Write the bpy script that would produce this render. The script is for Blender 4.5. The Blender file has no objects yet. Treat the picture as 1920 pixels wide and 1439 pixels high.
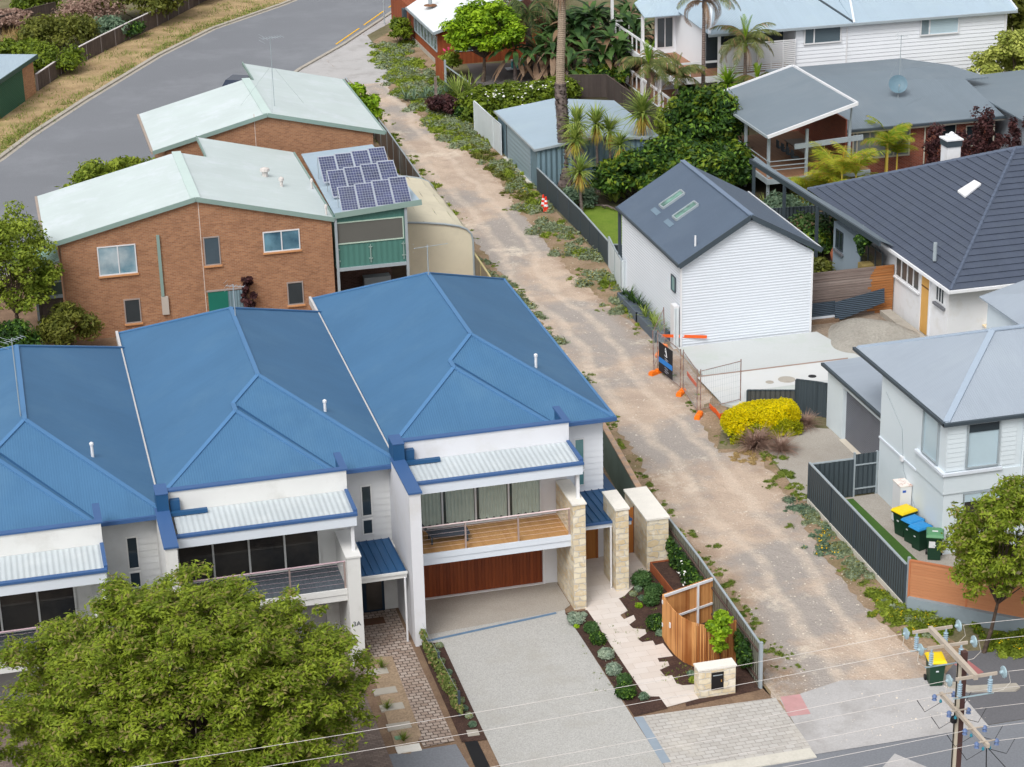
import bpy, math, random
import numpy as np
from mathutils import Vector, Matrix
random.seed(7)
SC = bpy.context.scene
COL = SC.collection
# ---------------- camera (drone, about 38 m up, tele lens) ----------------
F_, PI_, RO_, YA_ = 3969.53, 3.75134980e-01, -2.48589264e-02, 2.42547826e-01
HC = 38.0
def _axes():
    cy, sy, cp, sp = math.cos(YA_), math.sin(YA_), math.cos(PI_), math.sin(PI_)
    w = Vector((sy*cp, cy*cp, -sp)); r = Vector((cy, -sy, 0)); u = r.cross(w)
    cr, sr = math.cos(RO_), math.sin(RO_)
    return cr*r+sr*u, -sr*r+cr*u, w
RX, UX, WX = _axes()
cam = bpy.data.cameras.new('camera'); camo = bpy.data.objects.new('camera', cam); COL.objects.link(camo)
camo.matrix_world = Matrix(((RX.x, UX.x, -WX.x, 0), (RX.y, UX.y, -WX.y, 0), (RX.z, UX.z, -WX.z, HC), (0, 0, 0, 1)))
cam.sensor_width = 36; cam.lens = F_/1920*36; cam.clip_start = 1; cam.clip_end = 2000
SC.camera = camo
# ---------------- sky and sun ----------------
SUN_EL, SUN_AZ = math.radians(51), math.radians(-142)     # azimuth from +Y towards +X
wd = bpy.data.worlds.new('World'); SC.world = wd; wd.use_nodes = True
nt = wd.node_tree; bg = nt.nodes['Background']
sky = nt.nodes.new('ShaderNodeTexSky'); sky.sky_type = 'NISHITA'; sky.sun_disc = False
sky.sun_elevation = SUN_EL; sky.sun_rotation = SUN_AZ; sky.air_density = 1.0; sky.dust_density = 4.0; sky.ozone_density = 1.0
hs = nt.nodes.new('ShaderNodeHueSaturation'); hs.inputs['Saturation'].default_value = 0.12
nt.links.new(sky.outputs[0], hs.inputs['Color']); nt.links.new(hs.outputs[0], bg.inputs[0])
bg.inputs[1].default_value = 0.15
sl = bpy.data.lights.new('sun', 'SUN'); so = bpy.data.objects.new('sun', sl); COL.objects.link(so)
sl.energy = 1.1; sl.angle = math.radians(24); sl.color = (1, .965, .91)
sd = Vector((math.sin(SUN_AZ)*math.cos(SUN_EL), math.cos(SUN_AZ)*math.cos(SUN_EL), math.sin(SUN_EL)))
so.rotation_euler = sd.to_track_quat('Z', 'Y').to_euler(); so.location = (0, 60, 90)
SC.view_settings.view_transform = 'Standard'; SC.view_settings.look = 'None'
SC.view_settings.exposure = 0.38; SC.view_settings.gamma = 1.0
SC.render.engine = 'CYCLES'
# ---------------- helpers ----------------
def ray(px, py): return WX + (px-960)/F_*RX - (py-719.5)/F_*UX
def P(px, py, z=0.0):
    d = ray(px, py); t = (z-HC)/d.z; return Vector((t*d.x, t*d.y, z))
def PY(px, py, y): d = ray(px, py); t = y/d.y; return Vector((t*d.x, y, HC+t*d.z))
def PX(px, py, x): d = ray(px, py); t = x/d.x; return Vector((x, t*d.y, HC+t*d.z))
def HT(b, px, py):      # height of an upright at ground point b whose top shows at px,py
    d = ray(px, py); t = (d.x*b.x+d.y*b.y)/(d.x**2+d.y**2); return HC+t*d.z
def tag(o, label=None, cat=None, group=None, kind=None):
    for k, v in (('label', label), ('category', cat), ('group', group), ('kind', kind)):
        if v: o[k] = v
    return o
def T(name, label, cat, loc, group=None):
    o = bpy.data.objects.new(name, None); COL.objects.link(o); o.location = loc; o.empty_display_size = .2
    return tag(o, label, cat, group)
def root_loc(o):
    v = Vector((0, 0, 0))
    while o is not None: v += o.location; o = o.parent
    return v
class MB:
    def __init__(s): s.v = []; s.f = []; s.m = []
    def add(s, vs, fs, mi=0):
        b = len(s.v); s.v += [tuple(x) for x in vs]
        for f in fs: s.f.append(tuple(b+i for i in f)); s.m.append(mi)
        return s
    def box(s, x0, x1, y0, y1, z0, z1, mi=0):
        v = [(x, y, z) for z in (z0, z1) for (x, y) in ((x0, y0), (x1, y0), (x1, y1), (x0, y1))]
        return s.add(v, [(3, 2, 1, 0), (4, 5, 6, 7), (0, 1, 5, 4), (1, 2, 6, 5), (2, 3, 7, 6), (3, 0, 4, 7)], mi)
    def obox(s, c, ax, lx, ly, z0, z1, mi=0):   # box centred at c (xy), long axis along unit ax
        a = Vector((ax[0], ax[1])).normalized(); b = Vector((-a.y, a.x)); v = []
        for z in (z0, z1):
            for i, j in ((-1, -1), (1, -1), (1, 1), (-1, 1)):
                p = Vector((c[0], c[1])) + a*lx/2*i + b*ly/2*j; v.append((p.x, p.y, z))
        return s.add(v, [(3, 2, 1, 0), (4, 5, 6, 7), (0, 1, 5, 4), (1, 2, 6, 5), (2, 3, 7, 6), (3, 0, 4, 7)], mi)
    def wall(s, p, q, z0, z1, th=.1, mi=0):
        p = Vector(p[:2]); q = Vector(q[:2]); c = (p+q)/2; d = q-p
        return s.obox(c, d, d.length, th, z0, z1, mi)
    def beam(s, a, b, w, h, mi=0):              # rectangular bar between two 3-D points
        a = Vector(a); b = Vector(b); d = (b-a).normalized()
        u = Vector((0, 0, 1)) if abs(d.z) < .95 else Vector((1, 0, 0))
        r = d.cross(u).normalized(); u = r.cross(d).normalized(); v = []
        for p in (a, b):
            for i, j in ((-1, -1), (1, -1), (1, 1), (-1, 1)): v.append(p + r*w/2*i + u*h/2*j)
        return s.add(v, [(0, 1, 2, 3), (7, 6, 5, 4), (4, 5, 1, 0), (5, 6, 2, 1), (6, 7, 3, 2), (7, 4, 0, 3)], mi)
    def tube(s, pts, r, n=6, mi=0):
        pts = [Vector(p) for p in pts]; rs = r if isinstance(r, (list, tuple)) else [r]*len(pts); b = len(s.v)
        for i, p in enumerate(pts):
            d = (pts[min(i+1, len(pts)-1)]-pts[max(i-1, 0)]).normalized()
            u = Vector((0, 0, 1)) if abs(d.z) < .9 else Vector((1, 0, 0))
            a = d.cross(u).normalized(); c = a.cross(d)
            for k in range(n):
                t = 2*math.pi*k/n; s.v.append(tuple(p+(a*math.cos(t)+c*math.sin(t))*rs[i]))
        for i in range(len(pts)-1):
            for k in range(n):
                s.f.append((b+i*n+k, b+i*n+(k+1) % n, b+(i+1)*n+(k+1) % n, b+(i+1)*n+k)); s.m.append(mi)
        s.f.append(tuple(b+k for k in range(n))[::-1]); s.m.append(mi)
        s.f.append(tuple(b+(len(pts)-1)*n+k for k in range(n))); s.m.append(mi)
        return s
    def lathe(s, c, prof, n=14, mi=0, axis='z'):
        b = len(s.v)
        for (r, z) in prof:
            for k in range(n):
                t = 2*math.pi*k/n; x, y = r*math.cos(t), r*math.sin(t)
                q = (x, y, z) if axis == 'z' else ((z, x, y) if axis == 'x' else (x, z, y))
                s.v.append((c[0]+q[0], c[1]+q[1], c[2]+q[2]))
        for i in range(len(prof)-1):
            for k in range(n):
                s.f.append((b+i*n+k, b+i*n+(k+1) % n, b+(i+1)*n+(k+1) % n, b+(i+1)*n+k)); s.m.append(mi)
        s.f.append(tuple(b+k for k in range(n))[::-1]); s.m.append(mi)
        s.f.append(tuple(b+(len(prof)-1)*n+k for k in range(n))); s.m.append(mi)
        return s
    def slab(s, pts, th=.06, mi=0):             # a sheet (any planar polygon) with thickness downwards
        n = len(pts); v = [tuple(p) for p in pts]+[(p[0], p[1], p[2]-th) for p in pts]
        a = sum((pts[i][0]*pts[(i+1) % n][1]-pts[(i+1) % n][0]*pts[i][1]) for i in range(n))
        top = tuple(range(n)) if a > 0 else tuple(range(n))[::-1]
        fs = [top, tuple(i+n for i in top)[::-1]]
        for k in range(n):
            i, j = top[k], top[(k+1) % n]; fs.append((i+n, j+n, j, i))
        return s.add(v, fs, mi)
    def build(s, name, mats, parent=None, smooth=False, origin=None):
        me = bpy.data.meshes.new(name); org = root_loc(parent) if parent else Vector((0, 0, 0))
        if parent is None:
            if origin is None:
                a = np.array(s.v); origin = (float(a[:, 0].mean()), float(a[:, 1].mean()), float(a[:, 2].min()))
            org = Vector(origin)
        me.from_pydata([(x-org.x, y-org.y, z-org.z) for x, y, z in s.v], [], s.f)
        if not isinstance(mats, (list, tuple)): mats = [mats]
        for m in mats: me.materials.append(m)
        if len(mats) > 1: me.polygons.foreach_set('material_index', s.m)
        if smooth: me.polygons.foreach_set('use_smooth', [True]*len(me.polygons))
        me.update()
        o = bpy.data.objects.new(name, me); COL.objects.link(o)
        if parent: o.parent = parent
        else: o.location = org
        return o
def dup(root, loc, label=None, name=None, rz=None):
    r = root.copy(); COL.objects.link(r); r.location = loc
    if label: r['label'] = label
    if rz is not None: r.rotation_euler = (0, 0, rz)
    for c0 in root.children:
        c = c0.copy(); COL.objects.link(c); c.parent = r
        for d0 in c0.children:
            d = d0.copy(); COL.objects.link(d); d.parent = c
    return r
# ---------------- materials ----------------
def lin(c): return tuple(((x/255)/12.92 if x/255 <= .04045 else ((x/255+.055)/1.055)**2.4) for x in c)
MATS = {}
def M(name, rgb, rough=.7, var=.12, vs=1.5, pat=None, pitch=.2, amp=.01, rgb2=None, rgb3=None, dirt=None, dscale=.4,
      spec=.3, metal=0, alpha=1, trans=0, fine=0, fscale=30, mortar=.02, bw=.24, bh=.086, vert=True, damt=.5, emit=0):
    if name in MATS: return MATS[name]
    m = bpy.data.materials.new(name); m.use_nodes = True; nt = m.node_tree; N = nt.nodes; L = nt.links
    b = N['Principled BSDF']; b.inputs['Roughness'].default_value = rough; b.inputs['Metallic'].default_value = metal
    b.inputs['Specular IOR Level'].default_value = spec; b.inputs['Alpha'].default_value = alpha
    if trans: b.inputs['Transmission Weight'].default_value = trans
    geo = N.new('ShaderNodeNewGeometry'); pos = geo.outputs['Position']
    def mth(op, a, c=None, cl=False):
        n = N.new('ShaderNodeMath'); n.operation = op; n.use_clamp = cl
        for i, x in enumerate((a, c)):
            if x is None: continue
            if isinstance(x, (int, float)): n.inputs[i].default_value = x
            else: L.new(x, n.inputs[i])
        return n.outputs[0]
    def noise(sc, det=4, vec=None, rough_=.55):
        n = N.new('ShaderNodeTexNoise'); n.inputs['Scale'].default_value = sc; n.inputs['Detail'].default_value = det
        n.inputs['Roughness'].default_value = rough_; L.new(vec or pos, n.inputs['Vector']); return n.outputs[0]
    def mix(fac, a, c, mode='MIX'):
        n = N.new('ShaderNodeMix'); n.data_type = 'RGBA'; n.blend_type = mode
        if isinstance(fac, (int, float)): n.inputs[0].default_value = fac
        else: L.new(fac, n.inputs[0])
        for i, x in ((6, a), (7, c)):
            if isinstance(x, tuple): n.inputs[i].default_value = (*x[:3], 1)
            else: L.new(x, n.inputs[i])
        return n.outputs[2]
    def rng(x, a, c, d=0, e=1):
        n = N.new('ShaderNodeMapRange'); L.new(x, n.inputs[0])
        for i, q in enumerate((a, c, d, e)): n.inputs[i+1].default_value = q
        return n.outputs[0]
    c1 = lin(rgb)
    col = None; height = None
    if pat:
        sx = N.new('ShaderNodeSeparateXYZ'); L.new(pos, sx.inputs[0]); sn = N.new('ShaderNodeSeparateXYZ'); L.new(geo.outputs['True Normal'], sn.inputs[0])
        ax, ay, az = (mth('ABSOLUTE', sn.outputs[i]) for i in range(3))
        fx = mth('GREATER_THAN', ax, ay)
        u = mth('ADD', mth('MULTIPLY', fx, sx.outputs[1]), mth('MULTIPLY', mth('SUBTRACT', 1, fx), sx.outputs[0]))
        fz = mth('GREATER_THAN', az, .97); acr = mth('ADD', mth('MULTIPLY', fx, sx.outputs[0]), mth('MULTIPLY', mth('SUBTRACT', 1, fx), sx.outputs[1]))
        v = mth('ADD', mth('MULTIPLY', fz, acr), mth('MULTIPLY', mth('SUBTRACT', 1, fz), sx.outputs[2]))
        if pat in ('ribs', 'planks'):
            w = u if vert else v
            t = mth('DIVIDE', w, pitch)
            fr = mth('FRACT', t)
            if pat == 'ribs':
                height = mth('SINE', mth('MULTIPLY', t, 6.28318))
                if vert:
                    w2 = N.new('ShaderNodeTexWhiteNoise'); w2.noise_dimensions = '1D'; L.new(mth('FLOOR', mth('DIVIDE', u, .78)), w2.inputs['W'])
                    cv = N.new('ShaderNodeCombineXYZ'); L.new(mth('MULTIPLY', u, 5), cv.inputs[0]); L.new(mth('MULTIPLY', acr, .35), cv.inputs[1]); L.new(mth('MULTIPLY', sx.outputs[2], .35), cv.inputs[2])
                    k = mth('ADD', mth('ADD', .93, mth('MULTIPLY', w2.outputs[0], .035)), mth('MULTIPLY', noise(1.0, 5, cv.outputs[0]), .1))
                    cb = N.new('ShaderNodeCombineColor'); [L.new(k, cb.inputs[i]) for i in range(3)]
                    col = mix(1.0, c1, cb.outputs[0], 'MULTIPLY')
            else:
                e = mth('MINIMUM', fr, mth('SUBTRACT', 1, fr)); height = mth('MULTIPLY', mth('MINIMUM', e, .08), 12)
                wn = N.new('ShaderNodeTexWhiteNoise'); wn.noise_dimensions = '1D'; L.new(mth('FLOOR', t), wn.inputs['W'])
                cv = N.new('ShaderNodeCombineXYZ')
                if vert: L.new(mth('MULTIPLY', u, 12), cv.inputs[0]); L.new(mth('MULTIPLY', v, .7), cv.inputs[1])
                else: L.new(mth('MULTIPLY', u, .7), cv.inputs[0]); L.new(mth('MULTIPLY', v, 12), cv.inputs[1])
                gr = noise(1.0, 5, cv.outputs[0])
                k = mth('ADD', mth('MULTIPLY', wn.outputs[0], .55), mth('MULTIPLY', rng(gr, .3, .7), .45))
                col = mix(k, c1, lin(rgb2 or rgb))
        if pat in ('brick', 'paver', 'stone'):
            cv = N.new('ShaderNodeCombineXYZ'); L.new(u, cv.inputs[0]); L.new(v, cv.inputs[1]); vec = cv.outputs[0]
            if pat == 'stone':
                nz = N.new('ShaderNodeTexNoise'); nz.inputs['Scale'].default_value = 2.5; L.new(vec, nz.inputs['Vector'])
                va = N.new('ShaderNodeVectorMath'); va.operation = 'MULTIPLY_ADD'; L.new(nz.outputs['Color'], va.inputs[0]); va.inputs[1].default_value = (.42, .3, 0); L.new(vec, va.inputs[2]); vec = va.outputs[0]
            br = N.new('ShaderNodeTexBrick'); L.new(vec, br.inputs['Vector']); br.inputs['Scale'].default_value = 1
            br.inputs['Brick Width'].default_value = bw; br.inputs['Row Height'].default_value = bh; br.inputs['Mortar Size'].default_value = mortar
            br.inputs['Mortar Smooth'].default_value = .3; br.inputs['Bias'].default_value = 0
            br.inputs['Color1'].default_value = (*c1, 1); br.inputs['Color2'].default_value = (*lin(rgb2 or rgb), 1); br.inputs['Mortar'].default_value = (*lin(rgb3 or rgb), 1)
            col = br.outputs['Color']; height = mth('SUBTRACT', 1, br.outputs['Fac'])
    if col is None:
        col = c1
        if rgb2:
            col = mix(rng(noise(vs, 5), .38, .62), c1, lin(rgb2))
    if var:
        k = mth('ADD', 1-var, mth('MULTIPLY', rng(noise(vs*.7, 6, None, .65), .25, .75), 2*var))
        cb = N.new('ShaderNodeCombineColor'); [L.new(k, cb.inputs[i]) for i in range(3)]
        col = mix(1.0, col, cb.outputs[0], 'MULTIPLY')
    if fine:
        k = mth('ADD', 1-fine, mth('MULTIPLY', rng(noise(fscale, 2), .3, .7), 2*fine))
        cb = N.new('ShaderNodeCombineColor'); [L.new(k, cb.inputs[i]) for i in range(3)]
        col = mix(1.0, col, cb.outputs[0], 'MULTIPLY')
    if dirt:
        col = mix(mth('MULTIPLY', rng(noise(dscale, 7, None, .7), .5, .68), damt), col, lin(dirt))
    if isinstance(col, tuple): b.inputs['Base Color'].default_value = (*col, 1)
    else: L.new(col, b.inputs['Base Color'])
    h = None
    if height is not None: h = (height, amp)
    if fine and height is None: h = (noise(fscale, 3), amp)
    if h:
        bp = N.new('ShaderNodeBump'); bp.inputs['Strength'].default_value = 1; bp.inputs['Distance'].default_value = h[1]
        L.new(h[0], bp.inputs['Height']); L.new(bp.outputs[0], b.inputs['Normal'])
    MATS[name] = m; return m
def leafmat(name, a, b_, c=None, sc=1.2, tr=.35):
    if name in MATS: return MATS[name]
    m = bpy.data.materials.new(name); m.use_nodes = True; nt = m.node_tree; N = nt.nodes; L = nt.links
    b = N['Principled BSDF']; b.inputs['Roughness'].default_value = .55; b.inputs['Specular IOR Level'].default_value = .25
    geo = N.new('ShaderNodeNewGeometry')
    n = N.new('ShaderNodeTexNoise'); n.inputs['Scale'].default_value = sc; n.inputs['Detail'].default_value = 3; L.new(geo.outputs['Position'], n.inputs['Vector'])
    cr = N.new('ShaderNodeValToRGB'); e = cr.color_ramp.elements
    e[0].position = .36; e[0].color = (*lin(a), 1); e[1].position = .62; e[1].color = (*lin(b_), 1)
    ri = N.new('ShaderNodeMath'); ri.operation = 'MULTIPLY_ADD'; L.new(geo.outputs['Random Per Island'], ri.inputs[0]); ri.inputs[1].default_value = .3
    sb = N.new('ShaderNodeMath'); sb.operation = 'SUBTRACT'; L.new(n.outputs[0], sb.inputs[0]); sb.inputs[1].default_value = .15
    L.new(sb.outputs[0], ri.inputs[2]); L.new(ri.outputs[0], cr.inputs[0])
    col = cr.outputs[0]
    if c:
        mx = N.new('ShaderNodeMix'); mx.data_type = 'RGBA'; g = N.new('ShaderNodeMath'); g.operation = 'GREATER_THAN'; g.inputs[1].default_value = .86
        L.new(geo.outputs['Random Per Island'], g.inputs[0]); L.new(g.outputs[0], mx.inputs[0]); L.new(col, mx.inputs[6]); mx.inputs[7].default_value = (*lin(c), 1); col = mx.outputs[2]
    L.new(col, b.inputs['Base Color'])
    t = N.new('ShaderNodeBsdfTranslucent'); L.new(col, t.inputs[0]); ms = N.new('ShaderNodeMixShader'); ms.inputs[0].default_value = tr
    L.new(b.outputs[0], ms.inputs[1]); L.new(t.outputs[0], ms.inputs[2]); L.new(ms.outputs[0], N['Material Output'].inputs[0])
    MATS[name] = m; return m
# ---------------- foliage ----------------
def leaves(name, blobs, n, size, mat, parent=None, seed=1, asp=1.7, up=.35, shell=.55, origin=None, zmin=0.02, tail=.1):
    """many small leaf faces spread through ellipsoid clumps (cx,cy,cz,rx,ry,rz)"""
    rg = np.random.default_rng(seed); B = np.array(blobs, float)
    wt = (B[:, 3]*B[:, 4]+B[:, 5]*B[:, 3]); wt /= wt.sum(); k = rg.choice(len(B), n, p=wt)
    d = rg.normal(size=(n, 3)); d /= np.linalg.norm(d, axis=1)[:, None]
    rad = shell+(1-shell)*rg.random(n)**.6; rad *= 1+rg.normal(0, .07, n)+tail*np.abs(rg.normal(0, 1, n))
    c = B[k, :3]+d*B[k, 3:]*rad[:, None]
    c[:, 2] = np.maximum(c[:, 2], zmin)
    nm = d*.8+rg.normal(size=(n, 3))*.6+np.array([0, 0, up*2]); nm /= np.linalg.norm(nm, axis=1)[:, None]
    r = rg.normal(size=(n, 3)); a = np.cross(nm, r); a /= np.linalg.norm(a, axis=1)[:, None]; b = np.cross(nm, a)
    s = size*(.6+.8*rg.random(n))[:, None]
    a *= s*asp*.5; b *= s*.5
    V = np.stack([c-a, c-b+nm*s*.1, c+a, c+b+nm*s*.1], 1).reshape(-1, 3)
    return npmesh(name, V, np.arange(4*n).reshape(-1, 4), mat, parent, origin)
def npmesh(name, V, Fq, mat, parent=None, origin=None):
    if parent: org = root_loc(parent)
    else: org = Vector(origin or (float(V[:, 0].mean()), float(V[:, 1].mean()), float(V[:, 2].min())))
    V = V-np.array(org)[None]; me = bpy.data.meshes.new(name)
    me.vertices.add(len(V)); me.vertices.foreach_set('co', V.astype(np.float32).ravel())
    me.loops.add(Fq.size); me.loops.foreach_set('vertex_index', Fq.astype(np.int32).ravel())
    me.polygons.add(len(Fq)); me.polygons.foreach_set('loop_start', np.arange(0, Fq.size, 4, dtype=np.int32))
    me.update(calc_edges=True); me.materials.append(mat)
    o = bpy.data.objects.new(name, me); COL.objects.link(o)
    if parent: o.parent = parent
    else: o.location = org
    return o
def blade(mb, p, az, el, L, w, droop=.8, seg=3, mi=0, twist=0):
    """a strap leaf / frond spine as a bent strip"""
    d = Vector((math.cos(az), math.sin(az), 0)); side = Vector((-d.y, d.x, 0)); q = Vector(p); e = el; b = len(mb.v)
    for i in range(seg+1):
        t = i/seg; ww = w*(1-t)**.7*(.55+.9*min(1, t*2.5) if t < .4 else 1.0)/2+.002
        mb.v.append(tuple(q-side*ww)); mb.v.append(tuple(q+side*ww))
        q = q+(d*math.cos(e)+Vector((0, 0, 1))*math.sin(e))*L/seg; e -= droop/seg
    for i in range(seg): mb.f.append((b+2*i, b+2*i+1, b+2*i+3, b+2*i+2)); mb.m.append(mi)
def rosette(mb, c, n, L, w, e0=-.5, e1=1.4, droop=.8, rnd=random, mi=0):
    for i in range(n):
        blade(mb, c, rnd.uniform(0, 6.283), e0+(e1-e0)*rnd.random()**.8, L*rnd.uniform(.75, 1.1), w, droop*rnd.uniform(.6, 1.3), 3, mi)
def frond(mb, p, az, el, L, droop, n=22, ll=.55, lw=.05, hang=.5, mi=0, vs=.4):
    d = Vector((math.cos(az), math.sin(az), 0)); side = Vector((-d.y, d.x, 0)); q = Vector(p); e = el; pts = []
    for i in range(n+1):
        pts.append((q.copy(), (d*math.cos(e)+Vector((0, 0, 1))*math.sin(e)))); q = q+pts[-1][1]*L/n; e -= droop/n
    mb.tube([x[0] for x in pts[::3]], [.03*L/2*(1-i/(len(pts[::3]))) +.006 for i in range(len(pts[::3]))], 4, mi)
    for i in range(2, n+1):
        t = i/n; l = ll*math.sin(math.pi*(.12+.83*t))**.6; q, dd = pts[i]
        for s in (-1, 1):
            v = (side*s*.8+dd*.55+Vector((0, 0, vs-hang*1.3+random.uniform(-.15, .15)))).normalized()
            m_ = q+v*l*.5; v2 = (v+Vector((0, 0, -hang))).normalized(); tip = m_+v2*l*.5; w_ = dd*lw
            b = len(mb.v); mb.v += [tuple(q-w_*.5), tuple(q+w_*.5), tuple(m_+w_*.6), tuple(m_-w_*.6), tuple(tip)]
            mb.f.append((b, b+1, b+2, b+3)); mb.m.append(mi); mb.f.append((b+3, b+2, b+4)); mb.m.append(mi)
def clumps(c, R, n, rr, seed, zlow=-.35, jag=.15):
    """clump centres over an uneven crown"""
    rg = random.Random(seed); out = []
    while len(out) < n:
        v = Vector((rg.gauss(0, 1), rg.gauss(0, 1), rg.gauss(0, 1))).normalized()
        if v.z < zlow: continue
        k = rg.uniform(.45, 1.0)**.5*(1+rg.uniform(-jag, jag)); r = rg.uniform(.7, 1.25)*rr
        out.append((c[0]+v.x*R[0]*k, c[1]+v.y*R[1]*k, c[2]+v.z*R[2]*k, r, r, r*.62))
    return out
def tree(name, label, cat, base, c, R, ncl, rr, nleaf, lsize, lm, bark, tr=.15, seed=1, group=None, limbs=14, **kw):
    t = T(name, label, cat, base, group); cl = clumps(c, R, ncl, rr, seed, -.75)
    leaves('crown', cl, nleaf, lsize, lm, t, seed, **kw)
    mb = MB(); b = Vector(base); fork = b+(Vector(c)-b)*.42; fork.z = b.z+(c[2]-b.z)*.45
    mb.tube([b, b+(fork-b)*.5+Vector((.06, .03, 0)), fork], [tr*1.3, tr, tr*.8], 8)
    rg = random.Random(seed+5)
    for i in range(limbs):
        e = Vector(cl[rg.randrange(len(cl))][:3]); m1 = fork.lerp(e, .5)+Vector((rg.uniform(-.3, .3), rg.uniform(-.3, .3), rg.uniform(0, .3)))*R[0]*.25
        mb.tube([fork, m1, e], [tr*.42, tr*.22, tr*.07], 5)
    mb.build('trunk', bark, t); return t
def sheet(name, pts, z, mat, kind='structure', label=None, cat=None, th=None):
    mb = MB(); n = len(pts); p3 = [(p[0], p[1], z) for p in pts]
    if th: mb.slab(p3, th)
    else:
        a = sum((pts[i][0]*pts[(i+1) % n][1]-pts[(i+1) % n][0]*pts[i][1]) for i in range(n))
        mb.add(p3, [tuple(range(n)) if a > 0 else tuple(range(n))[::-1]])
    o = mb.build(name, mat); tag(o, label, cat, None, kind); return o
def ragged(pts, step=.8, amp=.25, seed=1):
    rg = random.Random(seed); out = []; n = len(pts)
    for i in range(n):
        a = Vector(pts[i][:2]); b = Vector(pts[(i+1) % n][:2]); k = max(1, int((b-a).length/step)); d = (b-a).normalized(); s = Vector((-d.y, d.x))
        for j in range(k):
            q = a.lerp(b, j/k)+s*(rg.uniform(-amp, amp) if j else 0); out.append((q.x, q.y))
    return out
def boards_y(mb, y, x0, x1, z0, z1, pitch=.2, dep=.035, fn=None, mi=0, sgn=-1):
    """lapped boards on a wall in the plane y (facing -Y when sgn=-1); fn(z) gives the x range of a gable"""
    z = z0
    while z < z1-1e-6:
        zt = min(z+pitch, z1); a, b = fn(z) if fn else (x0, x1); c, d = fn(zt) if fn else (x0, x1)
        mb.add([(a, y+sgn*dep, z), (b, y+sgn*dep, z), (d, y+sgn*.003, zt), (c, y+sgn*.003, zt), (a, y, z), (b, y, z)], [(0, 1, 2, 3) if sgn < 0 else (3, 2, 1, 0), (4, 5, 1, 0) if sgn < 0 else (0, 1, 5, 4)], mi); z = zt
def boards_x(mb, x, y0, y1, z0, z1, pitch=.2, dep=.02, mi=0, sgn=-1):
    z = z0
    while z < z1-1e-6:
        zt = min(z+pitch, z1)
        mb.add([(x+sgn*dep, y0, z), (x+sgn*dep, y1, z), (x+sgn*.003, y1, zt), (x+sgn*.003, y0, zt), (x, y0, z), (x, y1, z)], [(3, 2, 1, 0) if sgn < 0 else (0, 1, 2, 3), (0, 1, 5, 4) if sgn < 0 else (4, 5, 1, 0)], mi); z = zt
def window(parent, x0, x1, y0, y1, z0, z1, fr, gl, n=1, fw=.06, dep=.05, face='y', sgn=-1, mull=None, sill=None, curt=None, frac=None):
    """framed window standing sgn*dep proud of its wall; face 'y': wall plane y=y0, face 'x': wall plane x=x0"""
    w = MB(); g = MB()
    a0, a1 = (x0, x1) if face == 'y' else (y0, y1)
    def bx(mb, a, b, c0, c1, za, zb):
        c0, c1 = sorted((c0, c1))
        if face == 'y': mb.box(a, b, y0+c0, y0+c1, za, zb)
        else: mb.box(x0+c0, x0+c1, a, b, za, zb)
    s = sgn
    bx(w, a0, a1, 0, s*dep, z0, z0+fw); bx(w, a0, a1, 0, s*dep, z1-fw, z1)
    bx(w, a0, a0+fw, 0, s*dep*.98, z0+fw, z1-fw); bx(w, a1-fw, a1, 0, s*dep*.98, z0+fw, z1-fw)
    cuts = frac or [i/n for i in range(1, n)]
    for t in cuts:
        c = a0+(a1-a0)*t; bx(w, c-fw/2, c+fw/2, 0, s*dep*.95, z0+fw, z1-fw)
    f = w.build('window', fr, parent)
    bx(g, a0+fw, a1-fw, s*.004, s*.018, z0+fw, z1-fw); g.build('pane', gl, f)
    if sill:
        q = MB(); bx(q, a0-.05, a1+.05, 0, s*(dep+.07), z0-.09, z0-.003); q.build('sill', sill, f)
    return f
# ---------------- material palette ----------------
m_blue = M('blue_steel', (66, 106, 142), .62, .07, .5, pat='ribs', pitch=.095, amp=.003, dirt=(78, 116, 148), dscale=.25, damt=.6, spec=.25)
m_bluetrim = M('blue_trim', (60, 92, 138), .5, .05, .8)
m_bluecap = M('blue_ridge_cap', (76, 118, 160), .55, .05, .8)
m_bluedk = M('deep_blue_steel', (36, 78, 118), .5, .08, .8)
m_white = M('white_render', (212, 213, 218), .8, .04, .6, dirt=(196, 194, 190), dscale=.5, damt=.5)
m_cream = M('off_white_render', (214, 214, 212), .8, .05, .6, dirt=(178, 176, 170), dscale=.5, damt=.5)
m_board = M('white_boards', (222, 226, 232), .65, .04, .5)
m_board2 = M('off_white_boards', (205, 206, 206), .7, .06, .5, dirt=(176, 176, 172))
m_wbeam = M('pale_painted_beam', (208, 215, 224), .55, .03)
m_alu = M('aluminium', (205, 208, 212), .4, .04, spec=.5)
m_galv = M('galvanised_steel', (150, 160, 166), .45, .1, 2, spec=.5)
m_steel = M('stainless_rail', (190, 170, 165), .3, .04, metal=.6)
m_glass = M('dark_interior_glass', (46, 56, 62), .06, .2, .7, spec=.7)  # darkness of the unlit interiors behind the panes is put into this colour
m_glassb = M('dark_room_glass', (40, 40, 42), .08, .25, .6, rgb2=(66, 62, 58), spec=.6)
m_glasst = M('teal_glass', (96, 140, 144), .15, .1, .5, spec=.5)
m_glassw = M('blind_behind_glass', (176, 196, 206), .2, .05, 1, spec=.5)
m_poly = M('translucent_awning_sheet', (180, 188, 192), .5, .08, .8, pat='ribs', pitch=.2, amp=.012, dirt=(194, 200, 202), dscale=1.2)
m_deck = M('oiled_deck_boards', (190, 148, 98), .6, .06, 1.5, pat='planks', pitch=.09, amp=.006, rgb2=(172, 128, 82), vert=True)
m_deckdk = M('grey_deck_boards', (92, 100, 108), .6, .08, 1.5, pat='planks', pitch=.12, amp=.006, rgb2=(80, 86, 94))
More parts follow.
